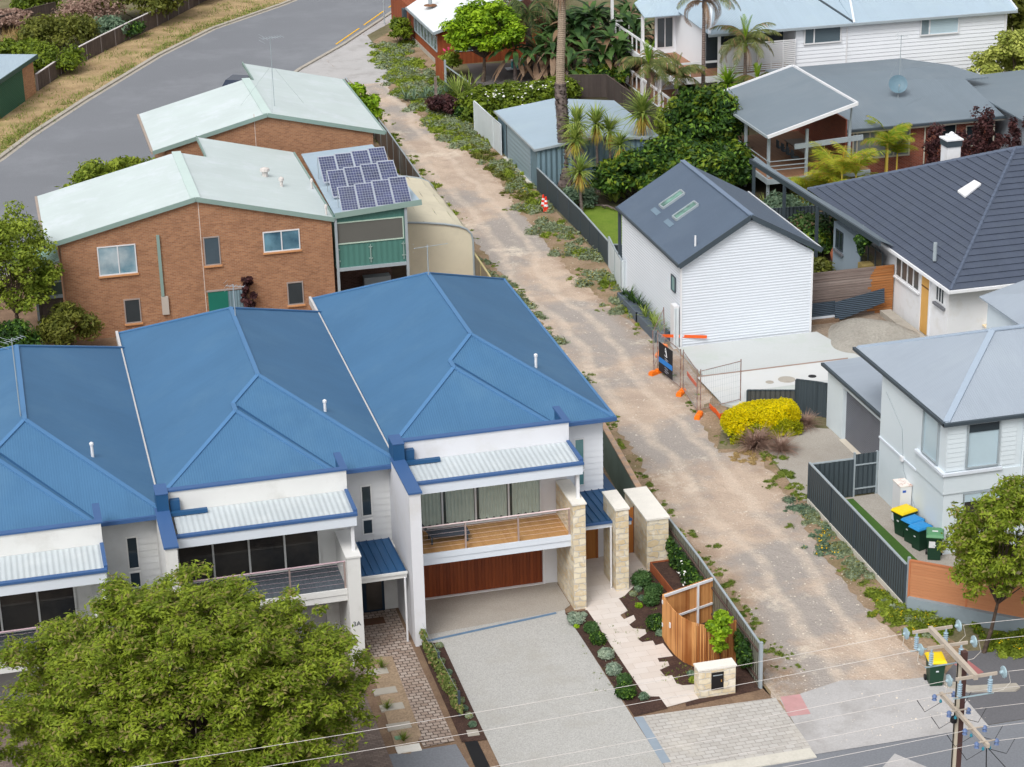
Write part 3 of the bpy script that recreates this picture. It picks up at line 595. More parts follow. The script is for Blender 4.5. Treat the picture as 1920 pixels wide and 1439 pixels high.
# ---------------- terrace of three blue-roofed townhouses ----------------
def capline(mb, p, q, w=.17, h=.03, mi=0):
    mb.beam(Vector(p)+Vector((0, 0, h*.6)), Vector(q)+Vector((0, 0, h*.6)), w, h*2, mi)
def townhouse(k, label, st):
    ox, oy = -9.0*k, -1.93*k
    X0, X1, yF, yB, E, R = 13.35+ox, 22.45+ox, 74.18+oy, 92.06+oy, 6.0, 8.26
    xm, y0, y1 = 17.9+ox, 79.16+oy, 87.4+oy; g = 72.35+oy; bx = 16.72+ox; BR = 7.675; bR = 20.1+ox
    t = T('townhouse', label, 'townhouse', (xm, 80+oy, 0))
    w1, w2 = (m_white, m_board) if st == 1 else (m_cream, m_board2)
    # roof
    mb = MB()
    mb.slab([(X0, yB, E), (xm, y1, R), (xm, y0, R), (bx, 77.9+oy, BR), (bx, 77.15+oy, BR), (X0, 73.8+oy, E)][::-1], .05)
    mb.slab([(X1, yF, E), (X1, yB, E), (xm, y1, R), (xm, y0, R)], .05)
    mb.slab([(X0, yB, E), (X1, yB, E), (xm, y1, R)], .05)
    mb.slab([(bR, yF, E), (X1, yF, E), (xm, y0, R), (bx, 77.9+oy, BR)], .05)
    mb.slab([(bx, 77.15+oy, BR), (bx, 77.9+oy, BR), (bR, yF, E), (bR, 73.8+oy, E)], .05)
    mb.slab([(X0, 73.8+oy, E), (bR, 73.8+oy, E), (bx, 77.15+oy, BR)], .05)
    rf = mb.build('roof', m_blue, t)
    mb = MB()
    for p, q in (((xm, y1, R), (xm, y0, R)), ((xm, y0, R), (bx, 77.9+oy, BR)), ((bx, 77.9+oy, BR), (bx, 77.15+oy, BR)), ((bx, 77.15+oy, BR), (X0+.1, 73.85+oy, E)),
                 ((bx, 77.15+oy, BR), (bR-.1, 73.85+oy, E)), ((xm, y0, R), (X1, yF, E)), ((xm, y1, R), (X1, yB, E)), ((xm, y1, R), (X0, yB, E))): capline(mb, p, q)
    mb.build('ridge_capping', m_bluecap, rf)
    mb = MB(); mb.beam((bx+.15, 77.75+oy, BR-.06), (bR-.1, 74.2+oy, E+.03), .1, .03); mb.build('valley', m_bluedk, rf)
    mb = MB(); mb.box(X1, X1+.11, yF-.05, yB+.05, E-.13, E+.02); mb.build('gutter', m_bluecap if k == 0 else m_wbeam, rf)
    mb = MB(); mb.box(bR, X1+.11, yF-.13, yF-.01, E-.14, E+.01); mb.build('front_gutter', m_bluetrim, rf)
    # party wall flashing (pale line between the roofs)
    mb = MB(); mb.box(X0-.13, X0-.02, 72.6+oy, yB+.1, E-.25, E+.09); mb.build('party_wall_flashing', M('pale_flashing', (188, 186, 186), .5, .06), t)
    # walls
    mb = MB(); mb.box(X0+.05, X1-.3, yF+.5, yB-.3, 0, E-.05); mb.box(13.66+ox, 19.99+ox, g+.005, yF+.6, 2.45, 5.94); mb.box(19.6+ox, 19.99+ox, g+.005, yF+.6, 0, 2.45); mb.box(13.66+ox, 13.75+ox, g+.005, yF+.6, 0, 2.45); mb.box(19.05+ox, 19.6+ox, g+.006, g+.4, 0, 2.45)
    mb.build('wall', w1, t)
    mb = MB(); boards_y(mb, yF+.5, 20.0+ox, X1-.3, 0, E-.06, .26, .022); mb.build('weatherboards', w2, t); mb = MB(); boards_x(mb, X1-.3, yF+.5, yB-.3, 0, E-.06, .26, .022, 0, 1); mb.build('weatherboards', w2, t)
    # parapet in front of the bay roof
    mb = MB(); mb.box(13.5+ox, 20.06+ox, g-.16, g, 5.9, 6.86); mb.build('parapet', w1, t); MB().box(19.92+ox, 20.06+ox, g+.003, g+1.4, 5.9, 6.84).build('parapet_return', m_bluedk, t)
    mb = MB(); mb.box(13.46+ox, 20.12+ox, g-.21, g+.05, 6.86, 6.93); mb.box(19.86+ox, 20.12+ox, g+.05, g+1.45, 6.84, 6.915); mb.build('parapet_cap', m_bluetrim, t)
    mb = MB(); mb.box(13.12+ox, 13.55+ox, g-.55, g+.35, 6.3, 6.95); mb.box(13.6+ox, 13.95+ox, g-.4, g-.17, 6.1, 6.6); mb.box(13.55+ox, 14.9+ox, g-.62, g-.44, 6.08, 6.22); mb.build('rainwater_head', m_bluedk if k == 0 else m_bluedk, t)
    mb = MB(); mb.box(13.10+ox, 13.56+ox, g-.57, g+.37, 6.951, 6.985); mb.build('rainwater_head_cap', m_bluetrim, t)
    # blade wall on the left
    mb = MB(); mb.box(13.08+ox, 13.50+ox, 68.8+oy, g-.2, 0, 6.24); mb.box(13.08+ox, 13.50+ox, g-.2, yF+.6, 0, 5.9); mb.build('blade_wall', w1 if k else m_white, t)
    mb = MB(); mb.box(13.04+ox, 13.56+ox, 68.74+oy, g-.2, 6.24, 6.31); mb.build('blade_wall_cap', m_bluetrim, t)
    # awning
    mb = MB(); mb.slab([(13.68+ox, 70.3+oy, 5.98), (19.95+ox, 70.3+oy, 5.98), (19.95+ox, g-.17, 6.06), (13.68+ox, g-.17, 6.06)], .03); mb.build('awning', m_poly, t)
    mb = MB(); mb.box(13.6+ox, 20.02+ox, 70.15+oy, 70.3+oy, 5.55, 5.95); mb.box(19.95+ox, 20.02+ox, 70.3+oy, g-.17, 5.7, 5.95); mb.build('awning_beam', m_wbeam, t)
    mb = MB(); mb.box(13.58+ox, 20.06+ox, 70.10+oy, 70.3+oy, 5.95, 6.04); mb.box(19.95+ox, 20.08+ox, 70.3+oy, g-.17, 5.95, 6.12); mb.build('awning_trim', m_bluetrim, t)
    # balcony
    mb = MB(); mb.box(13.66+ox, 19.62+ox, 70.27+oy, g-.01, 2.85, 3.03); fl = mb.build('balcony_deck', m_deck if st == 1 else m_deckdk, t)
    mb = MB(); mb.box(13.55+ox, 19.62+ox, 70.2+oy, 70.268+oy, 2.84, 3.06); mb.box(13.55+ox, 19.6+ox, 70.235+oy, 70.3+oy, 2.58, 2.838); mb.build('balcony_edge_beam', m_wbeam if st == 1 else w1, t)
    mb = MB(); mb.tube([(13.6+ox, 70.3+oy, 4.13), (19.58+ox, 70.3+oy, 4.13)], .028, 6)
    for zz in (3.25, 3.43, 3.61, 3.79, 3.97): mb.tube([(13.6+ox, 70.3+oy, zz), (19.58+ox, 70.3+oy, zz)], .0035, 4)
    mb.build('handrail', M('pale_handrail', (216, 196, 196), .35, .03) if st == 1 else M('pink_grey_handrail', (186, 160, 168), .35, .03), t)
    for xx in (13.72, 15.45, 17.5, 19.5):
        mb = MB(); mb.box(xx-.03+ox, xx+.03+ox, 70.28+oy, 70.34+oy, 3.03, 4.1); mb.build('rail_post', m_steel, t)
    # sliding doors
    f = window(t, 13.7+ox, 18.95+ox, g, g, 3.06, 5.5, m_alu if st == 1 else m_cream, m_glassb if st == 2 else M('curtained_glass', (60, 70, 70), .12, .1, .6, spec=.5), n=4, fw=.07, dep=.09)
    if st == 1:
        rg = random.Random(3)
        for i in range(4):   # sheer curtains with soft folds
            a = 13.85+i*1.31; mb = MB(); n = 44; z0_ = 3.2
            for j in range(n):
                u0 = a+1.1*j/n; u1 = a+1.1*(j+1)/n; d0 = .02*math.sin(j*1.1+i); d1 = .02*math.sin((j+1)*1.1+i); zb = z0_+.05*math.sin(j*.55+i)
                mb.add([(u0, g-.045+d0, zb), (u1, g-.045+d1, zb), (u1, g-.045+d1, 5.4), (u0, g-.045+d0, 5.4)], [(0, 1, 2, 3)])
            mb.build('curtain', M('sheer_curtain', (176, 190, 182), .8, .1, 3), f)
    # clad side windows
    for (a, b) in ((3.75, 5.05), (2.98, 3.64)):
        window(t, 20.95+ox, 21.38+ox, yF+.478, yF+.478, a, b, m_purewhite if st == 1 else m_cream, m_glasst if st == 1 else m_glass, fw=.05, dep=.04)
    # garage
    if st == 1:
        mb = MB(); mb.box(13.76+ox, 18.97+ox, g+.12, g+.2, .06, 2.44); mb.build('garage_door', m_cedar, t)
        mb = MB(); mb.box(18.97+ox, 19.05+ox, g-.01, g+.2, 0, 2.44); mb.box(13.7+ox, 19.05+ox, g-.02, g+.12, 0, .055); mb.build('garage_door_frame', m_purewhite, t)
    else:
        mb = MB(); mb.box(13.76+ox, 19.05+ox, g+.12, g+.2, .0, 2.44); mb.build('garage_door', M('pale_grey_door', (176, 174, 176), .7, .05), t)
    # pillar at the right of the balcony, post on it
    ps = m_stone if st == 1 else w1
    mb = MB(); mb.box(19.54+ox, 20.03+ox, 69.9+oy, g-.02, 0, 4.42); mb.build('pillar', ps, t)
    mb = MB(); mb.box(19.5+ox, 20.07+ox, 69.86+oy, g-.17, 4.42, 4.48); mb.build('pillar_cap', m_stonecap if st == 1 else w1, t)
    mb = MB(); mb.box(19.82+ox, 19.94+ox, 70.35+oy, 70.47+oy, 4.48, 5.55); mb.build('awning_post', m_purewhite, t)
    # porch
    xr = 22.3 if st == 1 else 21.98
    mb = MB(); mb.slab([(20.12+ox, 71.45+oy, 2.86), (xr+ox, 71.45+oy, 2.86), (xr+ox, yF+.47, 2.72), (20.12+ox, yF+.47, 2.72)], .04)
    for i in range(8 if st == 1 else 7): x_ = 20.2+ox+i*.29; mb.beam((x_, 71.47+oy, 2.88), (x_, yF+.46, 2.74), .025, .05)
    pr = mb.build('porch_roof', m_bluedk, t)
    mb = MB(); mb.box(20.06+ox, xr+ox, 71.36+oy, 71.44+oy, 2.6, 2.80); mb.build('porch_beam', m_wbeam if st == 1 else w1, t)
    mb = MB(); mb.box(20.06+ox, xr+.02+ox, 71.3+oy, 71.36+oy, 2.78, 2.88); mb.build('porch_gutter', m_bluetrim if st == 1 else w1, pr)
    mb = MB(); mb.tube([(21.42+ox+(0 if st == 1 else .45), 71.2+oy, 0), (21.42+ox+(0 if st == 1 else .45), 71.2+oy, 2.7)], .04, 8); mb.build('downpipe', m_purewhite, t)
    mb = MB(); mb.box(20.03+ox, X1-.35, 74.0+oy, 74.6+oy, 0, 2.62); mb.build('entry_wall', w1, t)
    if st == 1:
        mb = MB(); mb.box(20.9+ox, 21.6+ox, 73.94+oy, 73.995+oy, .03, 2.3); d = mb.build('front_door', m_oak, t)
        mb = MB(); mb.box(21.6+ox, 21.7+ox, 73.92+oy, 73.995+oy, .0, 2.35); mb.build('door_frame', M('door_frame_timber', (150, 92, 46), .5, .08), d)
        mb = MB(); mb.lathe((21.3+ox, 73.9+oy, 1.9), [(.02, 0), (.09, .01), (.09, .03), (.03, .04)], 10, 0, 'y'); mb.build('door_knocker', m_black, d)
    else:
        mb = MB(); mb.box(20.3+ox, 21.55+ox, 73.94+oy, 73.995+oy, .03, 2.35); d = mb.build('front_door', M('navy_door', (24, 44, 62), .3, .1), t)
        mb = MB(); mb.box(20.85+ox, 21.45+ox, 73.925+oy, 73.939+oy, .1, 2.2); mb.build('pane', m_glassb, d)
        mb = MB(); mb.tube([(20.62+ox, 73.9+oy, .9), (20.62+ox, 73.9+oy, 1.5)], .025, 6); mb.build('handle', m_alu, d)
    return t
townhouse(0, 'blue-roofed townhouse with sandstone pillars, timber balcony floor and red-brown timber garage door', 1)
townhouse(1, 'middle blue-roofed townhouse with painted pillars and dark grey balcony floor', 2)
townhouse(2, 'blue-roofed townhouse at the left edge, half hidden behind the big tree', 2)
# white street number on the middle pillar, two small strokes each
def digits(s, x, y, z, h, mat, name='house_number', label=None, cat=None, parent=None, rx=math.pi/2, rz=0, al='CENTER', ext=.004):
    cu = bpy.data.curves.new(name, 'FONT'); cu.body = s; cu.size = h; cu.align_x = al; cu.align_y = 'CENTER'; cu.extrude = ext
    tmp = bpy.data.objects.new(name, cu); COL.objects.link(tmp); bpy.context.view_layer.update()
    me = bpy.data.meshes.new_from_object(tmp); bpy.data.objects.remove(tmp); me.name = name; me.materials.clear(); me.materials.append(mat)
    o = bpy.data.objects.new(name, me); COL.objects.link(o); o.rotation_euler = (rx, 0, rz); loc = Vector((x, y, z))
    if parent: loc -= root_loc(parent); o.parent = parent
    o.location = loc; return tag(o, label, cat)
digits('3A', 10.78, 67.96, 1.75, .26, m_darkp, 'house_number', 'dark grey number on the white pillar of the middle townhouse', 'house number')
# second stone pillar, gate and stone block beside the porch
t = T('stone_pillar', 'slim sandstone pillar with flat pale cap right of the porch roof', 'pillar', (21.78, 71.7, 0))
MB().box(21.52, 22.04, 70.88, 72.55, 0, 3.5).build('shaft', m_stone, t); MB().box(21.48, 22.08, 70.84, 72.6, 3.5, 3.58).build('cap', m_stonecap, t)
t = T('stone_block_wall', 'chunky sandstone gate wall with flat white top beside the steel fence', 'wall', (23.7, 73.6, 0))
b0 = P(1215, 1073)
MB().box(23.22, 24.12, 72.25, 75.2, 0, 2.22).build('wall', m_stone, t); MB().box(23.18, 24.16, 72.2, 75.25, 2.22, 2.3).build('cap', m_stonecap, t)
t = T('side_gate', 'tall narrow orange-brown timber gate between sandstone pillar and stone block', 'gate', (22.65, 74.0, 0))
MB().box(22.2, 23.2, 73.95, 74.0, .05, 2.05).build('gate_panel', m_oak, t); MB().box(22.14, 22.2, 73.93, 74.02, 0, 2.1).box(23.2, 23.22, 73.93, 74.02, 0, 2.1).build('gate_post', m_darkp, t)
# sunlounger on the timber balcony
t = T('sun_lounger', 'dark grey sun lounger on the timber balcony, its back raised', 'sun lounger', (14.7, 71.2, 3.03))
mb = MB(); mb.slab([(14.25, 70.95, 3.4), (15.75, 70.85, 3.4), (15.75, 71.5, 3.4), (14.25, 71.6, 3.4)], .06); mb.build('seat', M('dark_sling', (66, 72, 82), .8, .08), t)
mb = MB(); mb.slab([(13.8, 71.0, 4.05), (14.25, 70.95, 3.42), (14.25, 71.6, 3.42), (13.8, 71.65, 4.05)], .05); mb.build('backrest', MATS['dark_sling'], t)
for a, b in ((15.65, 70.92), (15.65, 71.42), (14.3, 71.02), (14.3, 71.55)): MB().box(a-.03, a+.03, b-.03, b+.03, 3.03, 3.36).build('leg', m_darkp, t)
# things on the blue roofs
for (px, py, z, lb) in ((1005, 690, 7.1, 'white vent pipe on the blue roof above the sandstone pillars'), (610, 777, 7.0, 'white vent pipe on the middle blue roof'), (174, 858, 7.1, 'white vent pipe on the left blue roof')):
    c0 = P(px, py, z); t = T('vent_pipe', lb, 'vent pipe', c0, 'vent pipes on the blue roofs')
    MB().tube([(c0.x, c0.y, z-.3), (c0.x, c0.y, z+.5)], .055, 8).lathe((c0.x, c0.y, z+.5), [(.08, 0), (.08, .08), (.02, .12)], 8).build('pipe', m_purewhite, t); MB().lathe((c0.x, c0.y, z-.22), [(.2, 0), (.17, .06), (.06, .2)], 10).build('flashing', m_bluecap, t)
def antenna(c, h, label, dirn=(1, 0), n=6, L=1.1, stays=0, size=.35, tilt=0, extra=None):
    t = T('tv_antenna', label, 'TV antenna', c); mb = MB(); c = Vector(c)
    mb.tube([c, c+Vector((0, 0, h))], .022, 6); mb.build('mast', m_galv, t)
    d = Vector((dirn[0], dirn[1], tilt)).normalized(); s = Vector((-d.y, d.x, 0)); top = c+Vector((0, 0, h-.08)); mb = MB()
    mb.tube([top-d*L*.4, top+d*L*.6], .013, 5)
    for i in range(n):
        q = top+d*L*(-.38+.96*i/(n-1)); w = size*(1-.35*i/n); mb.tube([q-s*w, q+s*w], .008, 4)
    mb.tube([top-d*L*.4+Vector((0, 0, .18))-s*size, top-d*L*.4+Vector((0, 0, .18))+s*size], .007, 4); mb.tube([top-d*L*.4-Vector((0, 0, .18))-s*size, top-d*L*.4-Vector((0, 0, .18))+s*size], .007, 4)
    mb.build('aerial', m_galv, t)
    if stays:
        mb = MB()
        for a in (.6, 2.6, 4.5): mb.tube([c+Vector((0, 0, h*.6)), c+Vector((math.cos(a)*stays, math.sin(a)*stays, -.25))], .006, 4)
        mb.build('stay_wire', m_galv, t)
    return t
antenna((-.24, 75.9, 8.0), 3.3, 'tall thin TV antenna on the ridge of the left blue roof', (.8, .6), 6, .9, 0, .25)
antenna((8.95, 84.3, 8.2), 1.5, 'short TV antenna beside the ridge of the middle blue roof', (.9, -.4), 5, .8, 0, .25)
antenna((17.85, 87.0, 8.2), 1.5, 'TV antenna with long horizontal boom at the back of the sandstone townhouse roof', (1, .15), 6, 1.6, 0, .06)
# ---------------- two brown brick houses with pale green roofs ----------------
def brick_house(label, ox, oy, near):
    t = T('brick_house', label, 'house', (9+ox, 112+oy, 0))
    x0, xa, x1, y0 = 1.9+ox, 9.7+ox, 16.85+ox, 106.5+oy; yl, yr = y0+9.4, y0+13.9; E, A = 5.35, 7.15; xs = 11.35+ox
    if not near: x0, xa, x1, xs = 8.95, 15.8, 22.8, 16.3; yl, yr = 132.1, 137.1; E, A = 5.5, 7.2
    rx = lambda x: A-(x-xa)*(A-E)/(x1-xa)
    mb = MB(); mb.slab([(x0, y0-.12, E), (xa, y0-.12, A), (xa, yl, A), (x0, yl, E)], .1)
    mb.slab([(xa, y0-.12, A), (x1, y0-.12, E), (x1, yr, E), (xs, yr, rx(xs)), (xs, yl, rx(xs)), (xa, yl, A)], .1)
    rf = mb.build('roof', m_mint, t)
    mb = MB(); mb.beam((xa, y0-.1, A+.03), (xa, yl, A+.03), .5, .05); mb.build('ridge_capping', M('pale_green_capping', (186, 204, 200), .45, .05), rf)
    mb = MB(); mb.beam((x0-.05, y0-.16, E-.05), (xa, y0-.16, A-.05), .06, .24); mb.build('barge_board', m_green, rf); mb = MB(); mb.beam((xa, y0-.16, A-.05), (x1+.03, y0-.16, E-.05), .06, .24); mb.build('barge_board', m_green, rf); mb = MB(); mb.beam((xs-.04, yl, rx(xs)), (xs-.04, yr, rx(xs)), .08, .2); mb.build('barge_board', m_green, rf)
    mb = MB(); mb.box(x0-.14, x0-.01, y0-.1, yl, E-.14, E+.0); mb.build('gutter', M('brown_grey_gutter', (160, 146, 136), .6, .1), rf)
    mb = MB(); mb.box(x1+.01, x1+.13, y0-.1, yr, E-.14, E+.0); mb.build('gutter', m_green, rf)
    wx0, wx1 = x0+.72, x1-.12 if near else x1-.7
    g0 = E-.12+(wx0-x0)*(A-E)/(xa-x0); g1 = rx(wx1)-.12
    mb = MB()
    for (ya, yb) in ((y0, yl-.2),):
        v = [(wx0, ya, 0), (wx1, ya, 0), (wx1, ya, g1), (xa, ya, A-.12), (wx0, ya, g0)]; n = 5
        mb.add(v+[(a, yb, c) for a, _, c in v], [(0, 1, 2, 3, 4), (9, 8, 7, 6, 5)]+[(i, i+5, (i+1) % 5+5, (i+1) % 5) for i in range(5)])
    mb.box(xs+.2, wx1-.01, yl-.3, yr-.2, 0, E-.12); mb.build('wall', m_brick, t)
    mb = MB(); c = wx0+(wx1-wx0)*(.51 if near else .43); mb.box(c-.02, c+.02, y0-.012, y0-.003, 0, rx(c)-.15); mb.build('expansion_joint', M('pale_joint', (196, 180, 170), .8, .3, 5), t)
    return t, y0
bh, y1_ = brick_house('near brown brick house with pale green roof, windows facing the townhouses and solar panels', 0, 0, True)
brick_house('far brown brick house with pale green roof and tall antenna, beside the back road', 7.1, 16.2, False)
gb = M('blue_curtain_glass', (52, 84, 104), .15, .3, .6, rgb2=(104, 144, 162), spec=.5); gd = M('slate_glass', (70, 84, 94), .1, .2, .8, spec=.5)
bw = M('bronze_grey_frame', (150, 140, 136), .5, .05); bs = M('brick_sill', (190, 138, 96), .8, .1, 4)
y_ = y1_
f = window(bh, 4.45, 6.42, y_, y_, 3.42, 5.0, m_alu, M('pale_curtain_glass', (170, 186, 194), .12, .25, .6, rgb2=(92, 132, 150), spec=.5), sgn=-1, frac=[.53], sill=bs)
window(bh, 9.92, 10.77, y_, y_, 3.42, 4.98, bw, gd, sill=bs)
window(bh, 13.05, 15.0, y_, y_, 3.82, 4.95, m_alu, gb, frac=[.5], sill=bs)
window(bh, 5.55, 6.4, y_, y_, .68, 2.02, bw, m_glass, sill=bs); window(bh, 14.15, 15.02, y_, y_, .76, 2.04, bw, m_glass, sill=bs)
MB().box(9.95, 11.0, y_-.05, y_-.003, 0, 1.95).build('garden_door', M('teal_door', (28, 106, 92), .5, .08), bh); MB().box(11.0, 11.9, y_-.06, y_-.003, 0, 1.9).build('garden_door_screen', M('blue_grey_screen', (110, 132, 142), .6, .1, pat='ribs', pitch=.15, amp=.01), bh)
MB().box(9.88, 11.95, y_-.08, y_-.003, 1.96, 2.04).build('door_lintel', bw, bh)
MB().box(7.52, 7.68, y_-.12, y_-.003, 2.0, 5.35).build('downpipe', m_green, bh); MB().box(7.5, 7.86, y_-.16, y_-.003, 1.0, 1.98).build('meter_box', M('grey_box', (176, 168, 160), .6, .04), bh)
for (px, py, s) in ((497, 326, .16), (528, 344, .09), (585, 347, .05), (612, 396, .05)):
    z = 6.2; c0 = P(px, py, z); z = 7.15-(c0.x-9.7)*(1.8/7.15); c0 = P(px, py+5, z)
    mb = MB(); mb.lathe((c0.x, c0.y, z-.05), [(s, 0), (s, .35), (s*1.7, .36), (s*1.6, .5), (.02, .58)], 10); mb.build('roof_vent', M('vent_metal', (196, 190, 186), .5, .1), bh)
# green clad sun room on the right of the near house
mb = MB(); mb.slab([(16.9, 106.3, 5.62), (21.55, 106.3, 5.9), (21.55, 120.0, 5.5), (17.3, 120.0, 5.3)], .08); sr = mb.build('sunroom_roof', m_sky, bh)
mb = MB(); mb.beam((16.9, 106.27, 5.52), (21.6, 106.27, 5.83), .06, .3); mb.build('sunroom_fascia', m_green, bh)
mb = MB(); mb.box(16.87, 20.7, 106.5, 106.6, 2.5, 5.5); mb.box(16.87, 20.7, 106.6, 118, 2.5, 2.6); mb.box(20.62, 20.72, 106.6, 118, 2.5, 5.6); mb.build('sunroom_wall', m_teal, bh)
window(bh, 16.95, 20.6, 106.5, 106.5, 3.85, 5.08, M('pale_green_frame', (170, 190, 176), .6, .04), m_screen, fw=.06)
mb = MB(); mb.box(20.66, 20.8, 106.36, 106.5, 0, 5.7); mb.box(16.87, 17.0, 106.36, 106.5, 0, 5.4); mb.box(16.87, 20.7, 106.38, 106.49, 2.38, 2.55); mb.build('sunroom_post', m_galv, bh)
for xx in (17.0, 18.75, 20.55):
    mb = MB(); mb.box(xx-.03, xx+.03, 106.44, 106.498, 2.7, 3.7); mb.box(xx-.1, xx+.1, 106.43, 106.497, 2.9, 2.96); mb.box(xx-.1, xx+.1, 106.43, 106.497, 3.55, 3.6); mb.build('screen_bracket', m_green, bh)
mb = MB(); mb.box(16.9, 20.6, 110.5, 110.6, 0, 2.4); mb.build('undercroft_wall', M('undercroft_brick', (104, 78, 70), .9, .1, 1, pat='brick', bw=.24, bh=.086, mortar=.01, rgb2=(84, 62, 56), rgb3=(110, 96, 88)), bh)
MB().box(18.9, 20.4, 109.8, 110.4, 0, .7).build('undercroft_boxes', m_galv, bh)
# solar panels: three tilted rows of four
m_cell = M('solar_cells', (62, 68, 92), .25, .15, 2, rgb2=(70, 76, 110), spec=.5)
m_cellg = M('solar_grid', (190, 196, 206), .4, .02); first = None
rows = [((595, 294), (720, 274), (736, 299), (609, 338)), ((612, 320), (737, 299), (750, 328), (630, 365)), ((632, 351), (760, 329), (776, 372), (645, 394))]
names = ['back row', 'middle row', 'front row']; cols = ['leftmost panel', 'second panel from the left', 'third panel from the left', 'rightmost panel']
for r, (a, b_, c, d) in enumerate(rows):
    zl = 5.95; xl0 = 17.55; 
    A0 = P(*a, 6.75); B0 = P(*b_, 6.9); yb = A0.y; dpt = 3.0 if r == 2 else 3.0
    w = (B0.x-A0.x)/4; yf = P(*d, 5.8).y-(.25 if r < 2 else 0)
    for k in range(4):
        xA = A0.x+w*k; xB = A0.x+w*(k+1)-.02; zt, zb2 = 6.75+.05*k, 5.72+.05*k; yt = A0.y+(B0.y-A0.y)*k/4
        t = T('solar_panel', f'{cols[k]} in the {names[r]} of the solar array', 'solar panel', (xA, yf, zb2), 'solar panels on the sunroom roof')
        p00, p10, p11, p01 = Vector((xA, yf, zb2)), Vector((xB, yf, zb2)), Vector((xB, yt, zt)), Vector((xA, yt, zt))
        def pt(u, v, h=0): return p00.lerp(p10, u).lerp(p01.lerp(p11, u), v)+Vector((0, 0, h))
        MB().slab([pt(0, 0), pt(1, 0), pt(1, 1), pt(0, 1)], .04).build('frame', M('solar_frame', (158, 164, 176), .45, .04), t)
        mb = MB()
        for i in range(6):
            for j in range(10):
                u0, u1, v0, v1 = .04+.92*i/6+.007, .04+.92*(i+1)/6-.007, .03+.94*j/10+.005, .03+.94*(j+1)/10-.005
                mb.add([pt(u0, v0, .006), pt(u1, v0, .006), pt(u1, v1, .006), pt(u0, v1, .006)], [(0, 1, 2, 3)])
        mb.build('cells', m_cell, t)
        MB().tube([p11, Vector((p11.x, p11.y, 5.45))], .02, 4).build('mount', m_galv, t); MB().tube([p01, Vector((p01.x, p01.y, 5.45))], .02, 4).build('mount', m_galv, t)
# cream curved shelter
t = T('curved_shelter', 'cream fabric-clad shelter with a curved roof edge and grey frame beside the lane', 'shelter', (23.3, 114, 0))
m_cream2 = M('cream_sheet', (206, 198, 176), .8, .06, .6, dirt=(186, 178, 160), dscale=.8)
prof = [(21.35, 3.72), (22.4, 3.6), (23.5, 3.42), (24.3, 3.22), (24.75, 3.0), (25.0, 2.7), (25.08, 2.3), (25.1, .15)]
mb = MB(); n = len(prof)
for i in range(n-2):
    (xa, za), (xb, zb) = prof[i], prof[i+1]; k = 8; off = lambda j: .04*math.sin(j*2.2+i)
    for j in range(k):
        ya, yb = 109.6+10*j/k, 109.6+10*(j+1)/k; mb.add([(xa, ya, za+off(j)), (xb, ya, zb+off(j)), (xb, yb, zb+off(j+1)), (xa, yb, za+off(j+1))], [(0, 1, 2, 3)])
mb.build('roof_cover', m_cream2, t)
mb = MB(); v = [(x, 109.6, z) for x, z in prof]+[(21.35, 109.6, .15)]; mb.add(v, [tuple(range(len(v)))[::-1]]); v2 = [(x, 109.64, z) for x, z in prof]+[(21.35, 109.64, .15)]; mb.add(v2, [tuple(range(len(v2)))]); mb.build('end_panel', m_cream2, t)
mb = MB(); mb.tube([(x, 109.56, z+.03) for x, z in prof], .06, 6); mb.tube([(x, 119.6, z+.03) for x, z in prof], .06, 6); mb.tube([(21.3, 109.55, 0), (21.3, 109.55, 3.7)], .07, 6); mb.build('frame', m_galv, t)
# veranda on the left of the near house
t = T('veranda', 'small glazed veranda with pale green lean-to roof at the left end of the brick house', 'veranda', (1.9, 108, 0))
mb = MB(); mb.slab([(1.1, 106.6, 3.95), (2.5, 106.6, 4.5), (2.5, 112, 4.5), (1.1, 112, 3.95)], .06); mb.build('roof', M('lean_to_sheet', (150, 190, 172), .4, .06, .5, pat='ribs', pitch=.3, amp=.02), t)
mb = MB(); mb.box(1.1, 2.5, 106.55, 106.62, 2.45, 2.62); mb.box(1.1, 1.22, 106.52, 106.64, 0, 3.92); mb.beam((1.1, 106.56, 3.9), (2.5, 106.56, 4.42), .08, .14); mb.box(1.22, 2.5, 106.56, 106.6, 3.3, 3.37); mb.build('frame', m_galv, t)
mb = MB(); mb.box(1.22, 2.5, 106.6, 106.63, 2.62, 4.0); mb.build('glazing', M('smoky_glass', (84, 98, 90), .15, .2, .5, spec=.5), t)
mb = MB(); mb.box(1.2, 2.5, 106.7, 106.78, 0, 2.45); mb.build('timber_screen', m_brush, t)
# far-house antenna and lines
t = antenna((16.6, 125.2, 6.95), 4.3, 'tall stayed TV antenna on the far pale green roof', (.9, .2), 8, 1.3, 2.4, .5)
